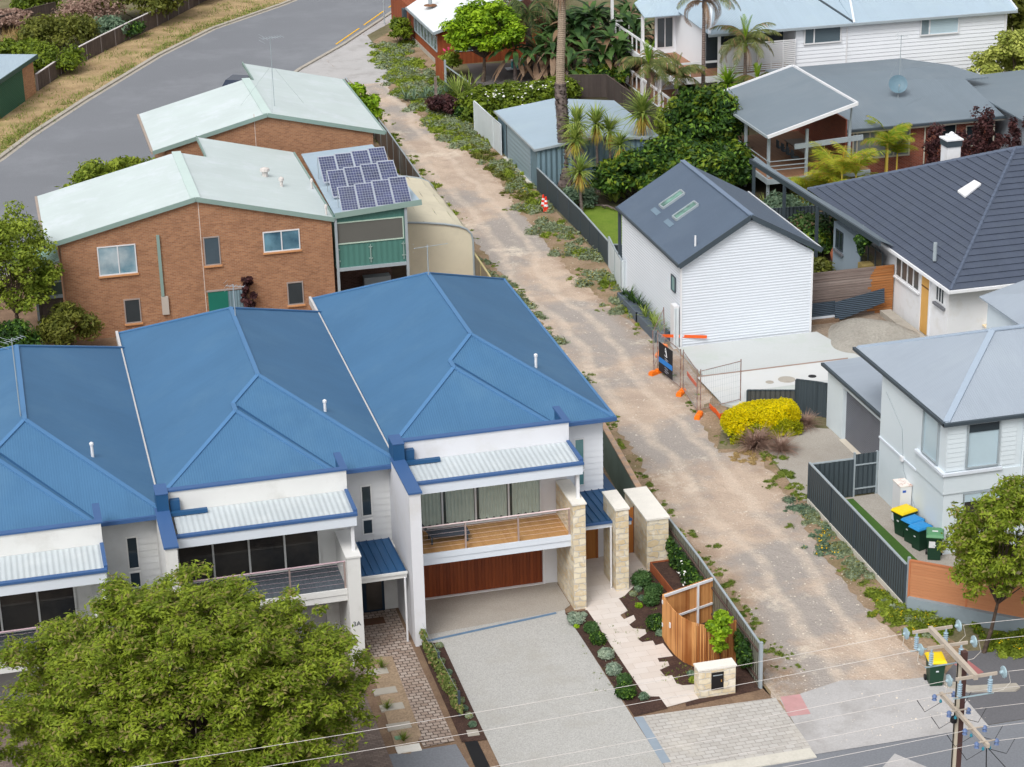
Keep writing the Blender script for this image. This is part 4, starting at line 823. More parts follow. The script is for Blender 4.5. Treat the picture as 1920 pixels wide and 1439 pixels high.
# dark car parked behind the far house
t = T('parked_car', 'dark blue car parked on the back road, mostly hidden behind the far brick house', 'car', (18.35, 157.6, 0)); t.rotation_euler = (0, 0, math.radians(62))
def car(t, body):
    prof = [(-2.2, .35), (-2.2, .75), (-1.95, .92), (-1.5, .98), (-.95, 1.42), (.6, 1.46), (1.25, .98), (2.0, .82), (2.2, .6), (2.2, .35)]
    mb = MB(); n = len(prof); yy = (-.86, .86)
    v = [(x, y*(1 if z < 1 else .84), z) for y in yy for x, z in prof]
    mb.add(v, [tuple(range(n)), tuple(range(n, 2*n))[::-1]]+[(i, i+n, (i+1) % n+n, (i+1) % n) for i in range(n)])
    o = mb.build('body', body, None, origin=(0, 0, 0)); o.parent = t
    mb = MB(); 
    for s in (-1, 1): mb.add([(-1.35, s*.862, 1.0), (1.1, s*.862, 1.0), (.55, s*.75, 1.38), (-.9, s*.75, 1.38)], [(0, 1, 2, 3)])
    mb.add([(1.24, -.7, 1.02), (1.24, .7, 1.02), (.66, .66, 1.44), (.66, -.66, 1.44)], [(0, 1, 2, 3)]); o = mb.build('windows', m_glass, None, origin=(0, 0, 0)); o.parent = t
    for x in (-1.35, 1.35):
        for y in (-.8, .8): o = MB().lathe((x, y-.1, .32), [(.32, 0), (.32, .2)], 14, 0, 'y').build('wheel', m_black, None, origin=(0, 0, 0)); o.parent = t
car(t, M('dark_blue_paint', (30, 42, 62), .25, .04, spec=.6))
# fence along the left of the lane
def run_fence(name, label, line, h, mat, railmat, cat='fence', post=2.4, th=.05, pm=None, cap=True, plinth=None, h1=None, z0=0, postside=0):
    c = line[0]; t = T(name, label, cat, (c[0], c[1], 0)); pn = MB(); ps = MB(); cp = MB(); n = len(line)
    hs_ = [h+((h1 if h1 is not None else h)-h)*i/(n-1) for i in range(n)]
    for i in range(n-1):
        a = Vector(line[i][:2]); b = Vector(line[i+1][:2]); d = (b-a).normalized(); s = Vector((-d.y, d.x))*(th/2)
        v = [(a.x-s.x, a.y-s.y), (b.x-s.x, b.y-s.y), (b.x+s.x, b.y+s.y), (a.x+s.x, a.y+s.y)]; hh = [hs_[i], hs_[i+1], hs_[i+1], hs_[i]]; zb = z0+(plinth or .03)
        pn.add([(x, y, zb) for x, y in v]+[(v[q][0], v[q][1], hh[q]) for q in range(4)], [(3, 2, 1, 0), (4, 5, 6, 7), (0, 1, 5, 4), (1, 2, 6, 5), (2, 3, 7, 6), (3, 0, 4, 7)])
        if cap: cp.beam((a.x, a.y, hs_[i]+.02), (b.x, b.y, hs_[i+1]+.02), th+.04, .05)
        L = (b-a).length; k = max(1, round(L/post))
        for j in range(k+(i == n-2)):
            q = a.lerp(b, j/k); MB().obox((q.x, q.y), d, .07, th+.05, z0, hs_[i]+(hs_[i+1]-hs_[i])*j/k+.0).build('post', pm or railmat, t)
    pn.build('panel', mat, t)
    if cap: cp.build('top_rail', railmat, t)
    if plinth:
        q = MB(); [q.wall(line[i], line[i+1], z0, z0+plinth-.004, th+.08) for i in range(n-1)]; q.build('plinth', m_conc, t)
    return t
run_fence('steel_fence', 'old grey-brown sheet fence with galvanised rail beside the far brick house', [(25.7, 153), (25.65, 137), (25.3, 122.5)], 1.8, M('old_brown_fence', (120, 104, 92), .8, .15, .5, pat='ribs', pitch=.25, amp=.04, dirt=(150, 160, 160), dscale=.25), m_galv)
run_fence('carport_frame_fence', 'rusty brown fence panel next to the cream shelter', [(22.9, 123.2), (22.9, 136)], 2.6, M('pale_sheet_panel', (168, 178, 180), .6, .1, pat='ribs', pitch=.3, amp=.03), m_galv)
run_fence('wire_fence', 'low timber-railed wire fence at the back corner of the townhouse garden', [(25.2, 110), (25.0, 104), (24.9, 97)], 1.5, M('grey_wire_panel', (140, 130, 112), .8, .2, 2, pat='ribs', pitch=.15, amp=.04, vert=False), M('yellow_timber_rail', (176, 164, 120), .7, .1))
# ---- far left: brick garage, brush fence, shed ----
t = T('brick_garage', 'orange brick garage with green roller door and flat pale roof at the far left', 'garage', (0, 162, 0)); t.rotation_euler = (0, 0, 0)
A_ = Vector((3.46, 163.9)); d = Vector((3.46-1.61, 163.9-159.2)).normalized(); s_ = Vector((-d.y, d.x)); B_ = A_-d*9; C_ = B_+s_*7; D_ = A_+s_*7
mb = MB(); v = [A_, B_, C_, D_]; mb.add([(q.x, q.y, 0) for q in v]+[(q.x, q.y, 2.7) for q in v], [(0, 1, 2, 3), (7, 6, 5, 4), (0, 4, 5, 1), (1, 5, 6, 2), (2, 6, 7, 3), (3, 7, 4, 0)]); mb.build('wall', m_obrick, t)
v = [A_+d*.25-s_*.3, B_-d*.2-s_*.3, C_-d*.2+s_*.2, D_+d*.25+s_*.2]; MB().slab([(q.x, q.y, 2.95) for q in v], .1).build('roof', m_sky, t)
e0, e1 = A_+d*.25-s_*.33, B_-d*.2-s_*.33; MB().beam((e0.x, e0.y, 2.8), (e1.x, e1.y, 2.8), .08, .3).build('fascia', M('dark_green_fascia', (58, 84, 76), .6, .1), t)
e0, e1 = A_-d*2.6-s_*.02, A_-d*8-s_*.02; MB().beam((e0.x, e0.y, 1.25), (e1.x, e1.y, 1.25), .06, 2.5).build('roller_door', M('green_roller_door', (44, 98, 72), .6, .06, pat='ribs', pitch=.12, amp=.02, vert=False), t)
bf = [(3.6, 164.5), (6.64, 171.7), (9.32, 176.5), (12, 181), (14.8, 185.6), (20.5, 196)]
t = run_fence('brushwood_fence', 'weathered dark brushwood fence with a white capping rail along the dry verge', bf, 1.3, m_brush, M('peeling_white_rail', (206, 200, 200), .7, .1, 3), h1=1.5, th=.12, pm=M('grey_post', (150, 142, 142), .7, .1))
run_fence('brushwood_fence', 'second brushwood fence behind the grassy garden in the top left corner', [(-6, 181), (1.5, 186.8), (6.5, 191.5)], 1.6, m_brush, m_brush)
# ---------------- cabin, top centre ----------------
t = T('timber_cabin', 'red-brown timber cabin with flat white roof and a long strip window', 'cabin', (38, 168, 0))
zr = PY(958, 0, 162.3).z; xr = PY(958, 0, 162.3).x; sl_ = (zr-2.85)/(xr-34.6)
mb = MB(); mb.slab([(34.35, 161.6, 2.8), (46, 161.6, 2.8+sl_*11.6), (46, 182, 2.8+sl_*11.6), (34.35, 172.2, 2.8)], .14); mb.build('roof', M('white_roof_sheet', (218, 224, 228), .5, .04, .4, dirt=(196, 180, 160), dscale=.25, damt=.25), t)
MB().beam((34.33, 161.56, 2.72), (46, 161.56, 2.72+sl_*11.6), .08, .22).beam((34.3, 161.6, 2.72), (34.3, 172.2, 2.72), .08, .2).build('fascia', m_galv, t)
MB().box(34.75, 45, 162.1, 181, 0, 2.64).build('wall', m_redwood, t); MB().box(34.7, 34.749, 162.05, 172, 0, .35).build('plinth', m_kerb, t)
window(t, 34.75, 34.75, 162.3, 170.9, 1.05, 2.35, m_galv, M('curtained_panes', (128, 146, 150), .15, .35, 1.2, rgb2=(74, 78, 74), spec=.5), n=7, face='x', dep=.08)
window(t, 36.1, 38.4, 162.1, 162.1, 1.0, 2.3, m_galv, m_glass, n=2)
c0 = P(807, 14, 3.3); MB().tube([(c0.x, c0.y, 3.0), (c0.x, c0.y, 4.9)], .16, 10).build('flue', m_galv, t); MB().lathe((c0.x, c0.y, 3.02+sl_*(c0.x-34.35)), [(.55, 0), (.5, .05), (.2, .12)], 12).build('flue_flashing', M('rusty_flashing', (120, 84, 60), .8, .3, 4), t)
MB().box(34.1, 34.4, 172.3, 173, 0, 2.6).build('side_screen', m_darkp, t)
t = T('timber_gate', 'weathered brown timber gate panel beside the bright lime tree', 'gate', (33.9, 156, 0)); MB().wall((33.7, 158.2), (33.9, 155.9), .1, 1.7, .06).build('panel', m_redwood, t); MB().obox((33.9, 155.8), (1, 0), .14, .14, 0, 1.9).build('post', m_galv, t)
MB().beam((33.9, 155.8, 1.5), (35.6, 154.5, .2), .08, .08).build('brace', m_galv, t)
t = T('drink_coolers', 'pair of teal boxes with white tops on the shady patio', 'cooler box', P(970, 133)); c0 = P(970, 133)
for dx in (-.45, .1): MB().box(c0.x+dx, c0.x+dx+.48, c0.y-.2, c0.y+.2, .25, .8).build('box', M('teal_plastic', (70, 160, 166), .5, .05), t); MB().box(c0.x+dx-.02, c0.x+dx+.5, c0.y-.22, c0.y+.22, .8, .9).build('lid', m_purewhite, t)
MB().box(c0.x-.9, c0.x+1.1, c0.y-.35, c0.y+.35, .18, .25).build('bench', m_wbeam, t)
sheet('patio', [(36, 154), (43, 152), (44, 160), (37, 162)], .014, M('grey_patio', (96, 92, 92), .9, .1))
t = T('sign_post', 'slim grey street pole beside the yellow kerb line', 'pole', P(721, 46)); c0 = P(721, 46); MB().tube([c0, c0+Vector((0, 0, 3.2))], .05, 8).build('pole', m_galv, t)
mb = MB(); ln = [P(640, 83), P(692, 47), P(738, 14), P(775, -10)]
for a, b in zip(ln[:-1], ln[1:]): dd = (b-a).normalized(); a2 = a; b2 = a.lerp(b, .82); mb.beam((a2.x-.45, a2.y, .02), (b2.x-.45, b2.y, .02), .14, .012)
tag(mb.build('road_marking', M('yellow_line_paint', (230, 176, 30), .8, .06)), 'yellow painted line along the kerb at the top of the lane', 'road marking', None, 'structure')
# ---------------- blue-grey steel shed and fences, right of the lane ----------------
t = T('steel_shed', 'blue-grey steel garage shed with pale blue roof behind the tall palm trunk', 'shed', (37.3, 131, 0))
mb = MB(); mb.slab([(33.05, 125.9, 2.62), (37.2, 125.9, 3.12), (37.2, 136.5, 3.12), (33.05, 136.5, 2.62)], .06).slab([(37.2, 125.9, 3.12), (41.5, 125.9, 2.62), (41.5, 136.5, 2.62), (37.2, 136.5, 3.12)], .06); mb.build('roof', m_sky, t)
mb = MB(); v = [(33.2, 2.55), (37.2, 3.04), (41.3, 2.55), (41.3, 0), (33.2, 0)]; mb.add([(x, 126, z) for x, z in v]+[(x, 136.3, z) for x, z in v], [(4, 3, 2, 1, 0), (5, 6, 7, 8, 9)]+[(i, i+5, (i+1) % 5+5, (i+1) % 5) for i in range(5)]); mb.build('wall', m_bsteel, t)
MB().beam((33, 125.86, 2.58), (37.2, 125.86, 3.08), .08, .14).beam((37.2, 125.86, 3.08), (41.5, 125.86, 2.58), .08, .14).box(32.96, 33.04, 125.9, 136.5, 2.5, 2.62).build('gutter', m_galv, t)
MB().box(33.14, 33.19, 127.6, 133.6, .05, 2.3).build('roller_door', m_bsteelp, t); MB().box(33.12, 33.195, 133.6, 133.8, 0, 2.35).build('door_jamb', m_darkp, t)
MB().box(32.9, 33.18, 127.4, 134, .0, .06).build('sill_slab', m_conc, t)
run_fence('sliding_gate', 'plain white steel gate panel left of the blue-grey shed', [(32.8, 141.6), (32.9, 136.4), (32.95, 134.6)], 2.1, m_wfence, m_wfence, 'gate', post=3.5)
run_fence('dark_steel_fence', 'long charcoal steel fence between the lane and the lawn', [(33.1, 125.7), (33.15, 116), (32.95, 109.6)], 1.45, m_dark, m_galv, post=2.4, pm=m_darkp)
run_fence('dark_steel_fence', 'short charcoal fence at the near end of the lawn beside the white shed', [(33.0, 109.5), (36, 108.6)], 1.3, m_dark, m_galv)
run_fence('white_gate', 'white steel gate and panel joining the charcoal fence to the white shed', [(32.9, 109.4), (32.55, 107.0), (32.35, 105.2)], 1.8, m_wfence, m_galv, 'gate', post=2.2)
run_fence('white_fence', 'short white steel return panel against the wall of the white shed', [(32.35, 105.1), (33.1, 105.1)], 1.75, m_wfence, m_wfence)
# ---------------- white corrugated shed ----------------
t = T('white_shed', 'white corrugated steel shed with slate-grey gable roof and two skylights', 'shed', (36.1, 100.9, 0))
x0, x1, y0, yb = 32.55, 39.6, 95.72, 105.8; xa, E, A = 36.15, 4.68, 6.78
mb = MB(); mb.slab([(32.4, y0-.25, E-.12), (xa, y0-.25, A), (xa, 106.2, A), (32.4, 106.2, E-.12)], .09).slab([(xa, y0-.25, A), (39.95, y0-.25, E-.02), (39.95, 106.2, E-.02), (xa, 106.2, A)], .09); rf = mb.build('roof', m_ssteel, t)
mb = MB(); mb.beam((xa, y0-.25, A+.03), (xa, 106.2, A+.03), .26, .06); mb.build('ridge_capping', M('slate_capping', (108, 124, 146), .5, .05), rf)
mb = MB(); mb.beam((32.35, y0-.28, E-.2), (xa, y0-.28, A-.08), .05, .26).beam((xa, y0-.28, A-.08), (40.0, y0-.28, E-.1), .05, .26).box(32.3, 32.4, y0-.25, 106.2, E-.24, E-.12).box(39.95, 40.05, y0-.25, 106.2, E-.14, E-.02); mb.build('fascia', m_darkp, rf)
mb = MB(); mb.box(39.97, 40.03, y0-.25, 106.2, E-.02, E+.02); mb.build('gutter_edge', m_alu, rf)
v = [(x0+.03, 0), (x1-.03, 0), (x1-.03, E-.15), (xa, A-.15), (x0+.03, E-.15)]
mb = MB(); mb.add([(x, y0+.02, z) for x, z in v]+[(x, yb, z) for x, z in v], [(0, 1, 2, 3, 4), (9, 8, 7, 6, 5)]+[(i, i+5, (i+1) % 5+5, (i+1) % 5) for i in range(5)]); mb.build('wall', m_wcorr, t)
# real corrugation on the front gable and the lane side
def corr(mb, u0, u1, zt, fn, y, face, pitch=.15, amp=.018):
    n = int(zt/(pitch/6)); z = .02
    rows = []
    for i in range(n+1):
        z = .02+(zt-.02)*i/n; a, b = fn(z); o = amp*(.5-.5*math.cos(2*math.pi*z/pitch)); rows.append((a, b, z, o))
    for (a, b, z, o), (c, d_, z2, o2) in zip(rows[:-1], rows[1:]):
        if face == 'y': mb.add([(a, y-o, z), (b, y-o, z), (d_, y-o2, z2), (c, y-o2, z2)], [(0, 1, 2, 3)])
        else: mb.add([(y-o, a, z), (y-o, b, z), (y-o2, d_, z2), (y-o2, c, z2)], [(3, 2, 1, 0)])
def gab(z):
    if z <= E-.15: return x0+.02, x1-.02
    k = (z-(E-.15))/(A-E); return x0+.02+(xa-x0)*k, x1-.02-(x1-xa)*k
mb = MB(); corr(mb, x0, x1, A-.17, gab, y0+.01, 'y'); mb.build('cladding', m_wcorr, t); mb = MB(); corr(mb, y0, yb, E-.2, lambda z: (y0+.05, yb-.02), x0+.025, 'x'); mb.build('cladding', m_wcorr, t)
MB().box(x0-.03, x0+.06, y0-.04, y0+.06, 0, E-.2).build('corner_trim', m_purewhite, t); MB().box(x1-.06, x1+.03, y0-.04, y0+.06, 0, E-.2).build('corner_trim', m_purewhite, t)
window(t, 32.52, 32.52, 96.45, 97.1, 2.75, 3.6, m_darkp, m_glasst, face='x', fw=.05, dep=.05)
gs = M('skylight_glass', (58, 92, 84), .08, .3, 1.6, rgb2=(104, 142, 130), spec=.6); n_ = Vector((-(A-E+.12), 0, 3.75)).normalized()
for ya, yb_, lb in ((102.3, 102.95, 0), (100.1, 100.75, 1)):
    def rp(x, y, h): return Vector((x, y, E-.12+(x-32.4)*(A-E+.12)/3.75))+n_*h
    s0, s1 = 33.8, 34.98; mb = MB()
    mb.beam(rp(s0, ya, .05), rp(s1, ya, .05), .08, .12).beam(rp(s0, yb_, .05), rp(s1, yb_, .05), .08, .12).beam(rp(s0, ya, .05), rp(s0, yb_, .05), .08, .12).beam(rp(s1, ya, .05), rp(s1, yb_, .05), .08, .12)
    sk = mb.build('skylight', m_galv, t); mb = MB(); mb.slab([rp(s0, ya, .06), rp(s1, ya, .06), rp(s1, yb_, .06), rp(s0, yb_, .06)], .01); mb.build('pane', gs, sk)
    mb = MB(); mb.slab([rp(33.35, ya-.2, .02), rp(33.6, ya-.2, .02), rp(33.6, yb_+.2, .02), rp(33.35, yb_+.2, .02)], .01); mb.build('skylight_flashing', M('slate_flashing', (104, 124, 140), .4, .05), sk)
MB().tube([(33.5, 96.3, 5.05), (33.5, 96.3, 5.75)], .05, 8).build('vent_pipe', m_purewhite, t)
MB().lathe((33.5, 96.3, 5.02), [(.12, 0), (.1, .1)], 8).build('vent_collar', m_black, t)
MB().box(34.3, 34.45, 106.9, 107.05, 0, 3.9).build('verandah_post', m_darkp, t); MB().box(32.45, 32.6, 106.0, 106.15, 0, 4.4).build('verandah_post', m_darkp, t)
# white cabinet on the lane side + electricity box panel at the front corner
t = T('tall_white_cabinet', 'tall plain white steel cabinet at the lane-side corner of the white shed', 'cabinet', (32.2, 96.0, 0)); mb = MB(); mb.box(32.2, 32.47, 95.75, 96.3, 0, 2.3); mb.build('body', m_purewhite, t); MB().box(32.22, 32.45, 95.73, 95.748, .1, 2.2).build('door', m_wfence, t)
# raised planters with strap plants
for k, (ya, yb_, lb) in enumerate(((100.2, 103.6, 'far slate-grey raised planter with strap-leaf plants against the white shed'), (96.9, 100.1, 'near slate-grey raised planter with strap-leaf plants against the white shed'))):
    t = T('raised_planter', lb, 'planter', (32.0, (ya+yb_)/2, 0)); xo = 31.85
    mb = MB(); mb.box(xo-.25, xo-.18, ya, yb_, 0, .55).box(xo-.25, 32.45, ya, ya+.06, 0, .55).box(xo-.25, 32.45, yb_-.06, yb_, 0, .55).box(xo-.18, 32.45, ya+.06, yb_-.06, 0, .42); mb.build('box', M('slate_planter_steel', (92, 102, 114), .6, .06, pat='ribs', pitch=.08, amp=.008, vert=False), t)
    mb = MB(); rg = random.Random(k)
    for i in range(11): rosette(mb, (xo+rg.uniform(.05, .4), ya+.25+(yb_-ya-.5)*i/10, .45), 12, .75, .06, .4, 1.45, .9, rg)
    mb.build('plants', l_yucca if k else l_dark, t)
# ---------------- grey-white corner house and its garage ----------------
h = T('corner_house', 'pale grey two-storey corner house with silver-blue hipped roof', 'house', (39.5, 76, 0))
x0, y0, E = 34.9, 70.14, 5.85
mb = MB(); mb.slab([(34.75, 70.0, E), (34.75, 78.9, E), (38.9, 74.6, 7.65)], .05).slab([(34.75, 70.0, E), (38.9, 74.6, 7.65), (46, 74.6, 7.65), (46, 70.0, E)], .05).slab([(34.75, 78.9, E), (46, 78.9, E), (46, 74.6, 7.65), (38.9, 74.6, 7.65)], .05)
rf = mb.build('roof', m_silver, h); mc = M('silver_capping', (152, 166, 182), .55, .04)
mb = MB(); capline(mb, (34.8, 70.05, E), (38.9, 74.6, 7.65), .26); capline(mb, (38.9, 74.6, 7.65), (46, 74.6, 7.65), .26); capline(mb, (34.8, 78.85, E), (38.9, 74.6, 7.65), .2); mb.build('ridge_capping', mc, rf)
mb = MB(); mb.box(34.62, 34.75, 69.9, 78.95, E-.14, E-.01).box(34.62, 46, 69.87, 70.0, E-.145, E-.012); mb.build('gutter', m_darkp, rf); MB().box(34.75, 37.5, 76.42, 78.8, E-.1, E-.06).box(34.75, 34.9, 70.02, 76.42, E-.1, E-.06).box(34.75, 46, 70.0, 70.14, E-.1, E-.06).build('soffit', m_wrend, rf)
mb = MB(); mb.box(x0, 46, y0, 76.4, 0, E-.1); mb.box(37.5, 46, 76.4, 78.5, 0, E-.11); mb.build('wall', m_wrend, h)
mb = MB(); mb.box(x0-.06, 46, y0-.06, y0-.002, 2.7, 3.52).box(x0-.06, x0-.002, y0-.002, 72.6, 2.7, 3.52); mb.build('bay_band', m_wrend, h)
mb = MB(); mb.box(x0-.16, 37.3, y0-.16, y0-.06, 3.52, 3.64).box(x0-.16, x0-.002, y0-.06, 72.7, 3.52, 3.64); mb.build('bay_sill', m_wbeam, h)
mb = MB(); mb.box(x0-.05, x0-.002, 72.7, 76.4, 2.62, 2.7); mb.build('string_course', m_wbeam, h)
mb = MB(); boards_y(mb, y0, x0+.05, 35.7, 3.66, 5.7, .2, .02); mb.build('weatherboards', m_wrend, h); mb = MB(); boards_y(mb, y0, 37.25, 37.9, 3.66, 5.7, .2, .02); mb.build('weatherboards', m_wrend, h)
f = window(h, 35.75, 37.15, y0, y0, 3.72, 5.66, m_galv, m_glassw, fw=.05, dep=.1); MB().box(35.8, 37.1, y0-.06, y0-.03, 5.25, 5.6).build('top_pane', m_glass, f)
f = window(h, x0, x0, 70.75, 72.2, 3.72, 5.66, m_galv, m_glassw, fw=.05, dep=.1, face='x')
window(h, 35.75, 37.95, y0, y0, 1.0, 2.62, m_galv, m_glassb, n=2, fw=.05, dep=.06)
MB().box(35.75, 37.9, y0-.05, y0-.02, 2.25, 2.6).build('half_drawn_blind', m_glassw, h)
MB().tube([(38.2, y0-.08, 0), (38.2, y0-.08, 5.7)], .05, 6).build('downpipe', m_wrend, h)
# wall lamp / conduit
MB().box(x0-.12, x0-.003, 73.9, 74.1, 2.55, 2.75).build('wall_light', m_purewhite, h)
MB().tube([(x0-.02, 75.9, 4.9), (x0-.02, 74.2, 3.9), (x0-.02, 73.9, 2.2), (x0-.02, 72.4, .8)], .012, 4).build('cable', m_galv, h)
MB().slab([(42.55, 82.6, 6.0), (50, 82.6, 6.0), (50, 76, 6.0), (42.55, 76, 6.0)], .1).slab([(42.4, 82.8, 6.02), (42.4, 78, 6.02), (46, 78, 7.6), (50, 82.8, 7.9)], .06).build('rear_roof', m_silver, h)
MB().box(42.7, 50, 77, 82.5, 0, 5.9).build('rear_wall', m_wrend, h)
# garage wing
mb = MB(); mb.box(35.72, 37.48, 76.42, 84.1, 2.55, 2.95).box(35.72, 36.0, 82.3, 84.1, 0, 2.55).box(37.48, 42, 78.52, 84.1, 0, 2.95).box(35.72, 36, 76.42, 77.2, 0, 2.55); mb.build('garage_wall', m_wrend, h)
MB().slab([(35.6, 76.42, 3.05), (37.5, 76.42, 3.11), (37.5, 78.52, 3.11), (42, 78.52, 3.25), (42, 84.35, 3.25), (35.6, 84.35, 3.05)], .05).build('garage_roof', m_silver, h)
MB().box(35.48, 35.6, 76.42, 84.4, 2.9, 3.03).build('garage_gutter', m_darkp, h)
MB().box(35.9, 35.97, 77.2, 82.3, .05, 2.55).build('roller_door', M('grey_roller_door', (108, 112, 122), .5, .04, pat='ribs', pitch=.09, amp=.02, vert=False), h)
MB().box(35.6, 36, 77.2, 82.3, 0, .045).build('threshold', M('pale_threshold', (200, 192, 178), .8, .05), h)
# fences round it
run_fence('charcoal_fence', 'long charcoal steel fence on a concrete plinth, left of the wheelie bins', [(31.75, 76.4), (31.65, 66.4)], 1.85, m_dark, m_galv, post=2.5, pm=m_darkp, plinth=.22)
run_fence('charcoal_fence', 'short charcoal fence return closing the bin yard beside the driveway', [(31.8, 76.45), (33.75, 76.45)], 1.75, m_dark, m_galv, post=3, pm=m_darkp)
t = T('yard_gate', 'charcoal gate with galvanised frame at the head of the bin yard', 'gate', (33.8, 76.45, 0)); MB().box(33.85, 34.8, 76.42, 76.46, .08, 1.95).build('panel', m_dark, t)
mb = MB(); mb.box(33.77, 33.84, 76.38, 76.5, 0, 2.05).box(34.8, 34.88, 76.38, 76.5, 0, 2.0).box(33.84, 34.8, 76.37, 76.415, 1.45, 1.5).box(33.84, 34.8, 76.37, 76.415, .35, .4); mb.build('frame', m_galv, t)
ft = [(31.7, 66.15), (33.9, 64.2), (35.3, 62.95), (39, 60.5)]; 
t = run_fence('slat_fence', 'tan horizontal slat fence on a grey rendered base below the small street tree', [(31.72, 66.2), (33.4, 64.75), (35.2, 63.2), (39, 60.2)], 2.1, m_tan, M('tan_rail', (176, 110, 74), .6, .05), post=2.4, th=.06, plinth=None, z0=.0)
mb = MB(); [mb.wall(a, b, 0, .62, .22) for a, b in (((31.66, 66.12), (33.4, 64.6)), ((33.4, 64.6), (35.2, 63.05)), ((35.2, 63.05), (39, 60.05)))]; mb.build('plinth', m_plinth, t)
MB().obox((31.72, 66.3), (1, 0), .1, .1, 0, 2.2).build('corner_post', m_galv, t)
run_fence('charcoal_fence', 'charcoal fence panel behind the golden hedge', [(32.75, 86.6), (34.9, 85.9)], 1.15, M('aged_charcoal', (84, 86, 84), .8, .08, pat='ribs', pitch=.22, amp=.03), m_dark, post=2.2)
run_fence('charcoal_fence', 'taller charcoal fence panel between the golden hedge and the garage', [(34.9, 85.9), (35.7, 85.3), (36.4, 84.6)], 1.7, m_dark, m_dark, post=2.2)
# ---------------- wheelie bins, water heater ----------------
def bin_(label, loc, rz, lid, body=m_bing, s=1.0, sticker=False, group='wheelie bins beside the corner house'):
    t = T('wheelie_bin', label, 'bin', loc, group); t.rotation_euler = (0, 0, rz)
    def blk(mb, prof):      # stack of rectangles (hw, hd, z, yoff)
        b = len(mb.v)
        for (w, d, z, o) in prof:
            for i, j in ((-1, -1), (1, -1), (1, 1), (-1, 1)): mb.v.append((i*w*s, j*d*s+o*s, z*s))
        for k in range(len(prof)-1):
            for q in range(4): mb.f.append((b+4*k+q, b+4*k+(q+1) % 4, b+4*k+4+(q+1) % 4, b+4*k+4+q)); mb.m.append(0)
        mb.f.append((b+3, b+2, b+1, b)); mb.m.append(0); e = b+4*(len(prof)-1); mb.f.append((e, e+1, e+2, e+3)); mb.m.append(0)
    def put(mb, nm, mt, par=t): o = mb.build(nm, mt, None, origin=(0, 0, 0)); o.parent = par; return o
    mb = MB(); blk(mb, [(.22, .25, .04, .02), (.27, .32, .9, 0), (.28, .33, .93, 0)]); bd = put(mb, 'body', body)
    mb = MB(); blk(mb, [(.30, .36, .90, -.01), (.305, .365, .97, -.01)]); put(mb, 'rim', body, bd)
    mb = MB(); blk(mb, [(.305, .385, .972, -.02), (.31, .39, 1.0, -.02), (.27, .33, 1.07, -.01), (.15, .2, 1.095, 0)]); l_ = put(mb, 'lid', lid)
    mb = MB(); mb.tube([(-.24*s, .40*s, 1.0*s), (.24*s, .40*s, 1.0*s)], .018, 6); mb.tube([(-.24*s, .40*s, 1*s), (-.24*s, .3*s, .93*s)], .018, 5); mb.tube([(.24*s, .40*s, 1*s), (.24*s, .3*s, .93*s)], .018, 5); put(mb, 'handle', body)
    for sx in (-1, 1): mb = MB(); mb.lathe((sx*.27*s-.03, .28*s, .11*s), [(.11*s, 0), (.11*s, .06)], 12, 0, 'x'); put(mb, 'wheel', m_black)
    mb = MB(); mb.box(-.05*s, .05*s, -.325*s, -.316*s, .62*s, .67*s); put(mb, 'logo_plate', m_wfence)
    if sticker: mb = MB(); mb.box(-.2*s, .02*s, -.31*s, -.300*s, .55*s, .8*s); put(mb, 'sticker', m_purewhite); mb = MB(); mb.box(-.1*s, .1*s, -.1*s, -.02*s, 1.097*s, 1.102*s); put(mb, 'label', m_purewhite)
    return t
WR = math.radians(-72)
bin_('yellow-lidded wheelie bin at the far end of the row beside the water heater', (34.3, 72.35, 0), WR, m_yel, s=1.12)
bin_('blue-lidded wheelie bin right next to the yellow-lidded one', (34.35, 71.62, 0), WR, m_lblue)
bin_('second blue-lidded wheelie bin, between the other blue lid and the faded green lid', (34.38, 70.95, 0), WR, m_lblue)
bin_('wheelie bin with faded green lid and white sticker at the wall corner', (34.55, 70.0, 0), math.radians(-25), m_lidg, s=1.12, sticker=True)
b0 = P(1752, 1282)
bin_('yellow-lidded wheelie bin standing alone on the asphalt by the power pole', (b0.x, b0.y, 0), math.radians(-12), m_yel, s=1.03, group=None)
t = T('water_heater', 'white upright water heater box with rusty top beside the wall', 'water heater', (34.62, 73.4, 0)); MB().box(34.35, 34.85, 72.95, 73.7, .12, 1.85).build('casing', m_purewhite, t); MB().box(34.33, 34.87, 72.93, 73.72, 1.85, 1.9).build('top', M('rusty_white_top', (222, 216, 210), .7, .05, 4, dirt=(170, 84, 50), dscale=4, damt=1), t)
MB().box(34.38, 34.42, 73.0, 73.05, 0, .12).box(34.38, 34.42, 73.6, 73.65, 0, .12).box(34.78, 34.82, 73.0, 73.05, 0, .12).build('foot', m_galv, t); MB().box(34.45, 34.6, 72.942, 72.948, 1.6, 1.7).build('badge', M('blue_badge', (50, 90, 180), .4, .03), t)
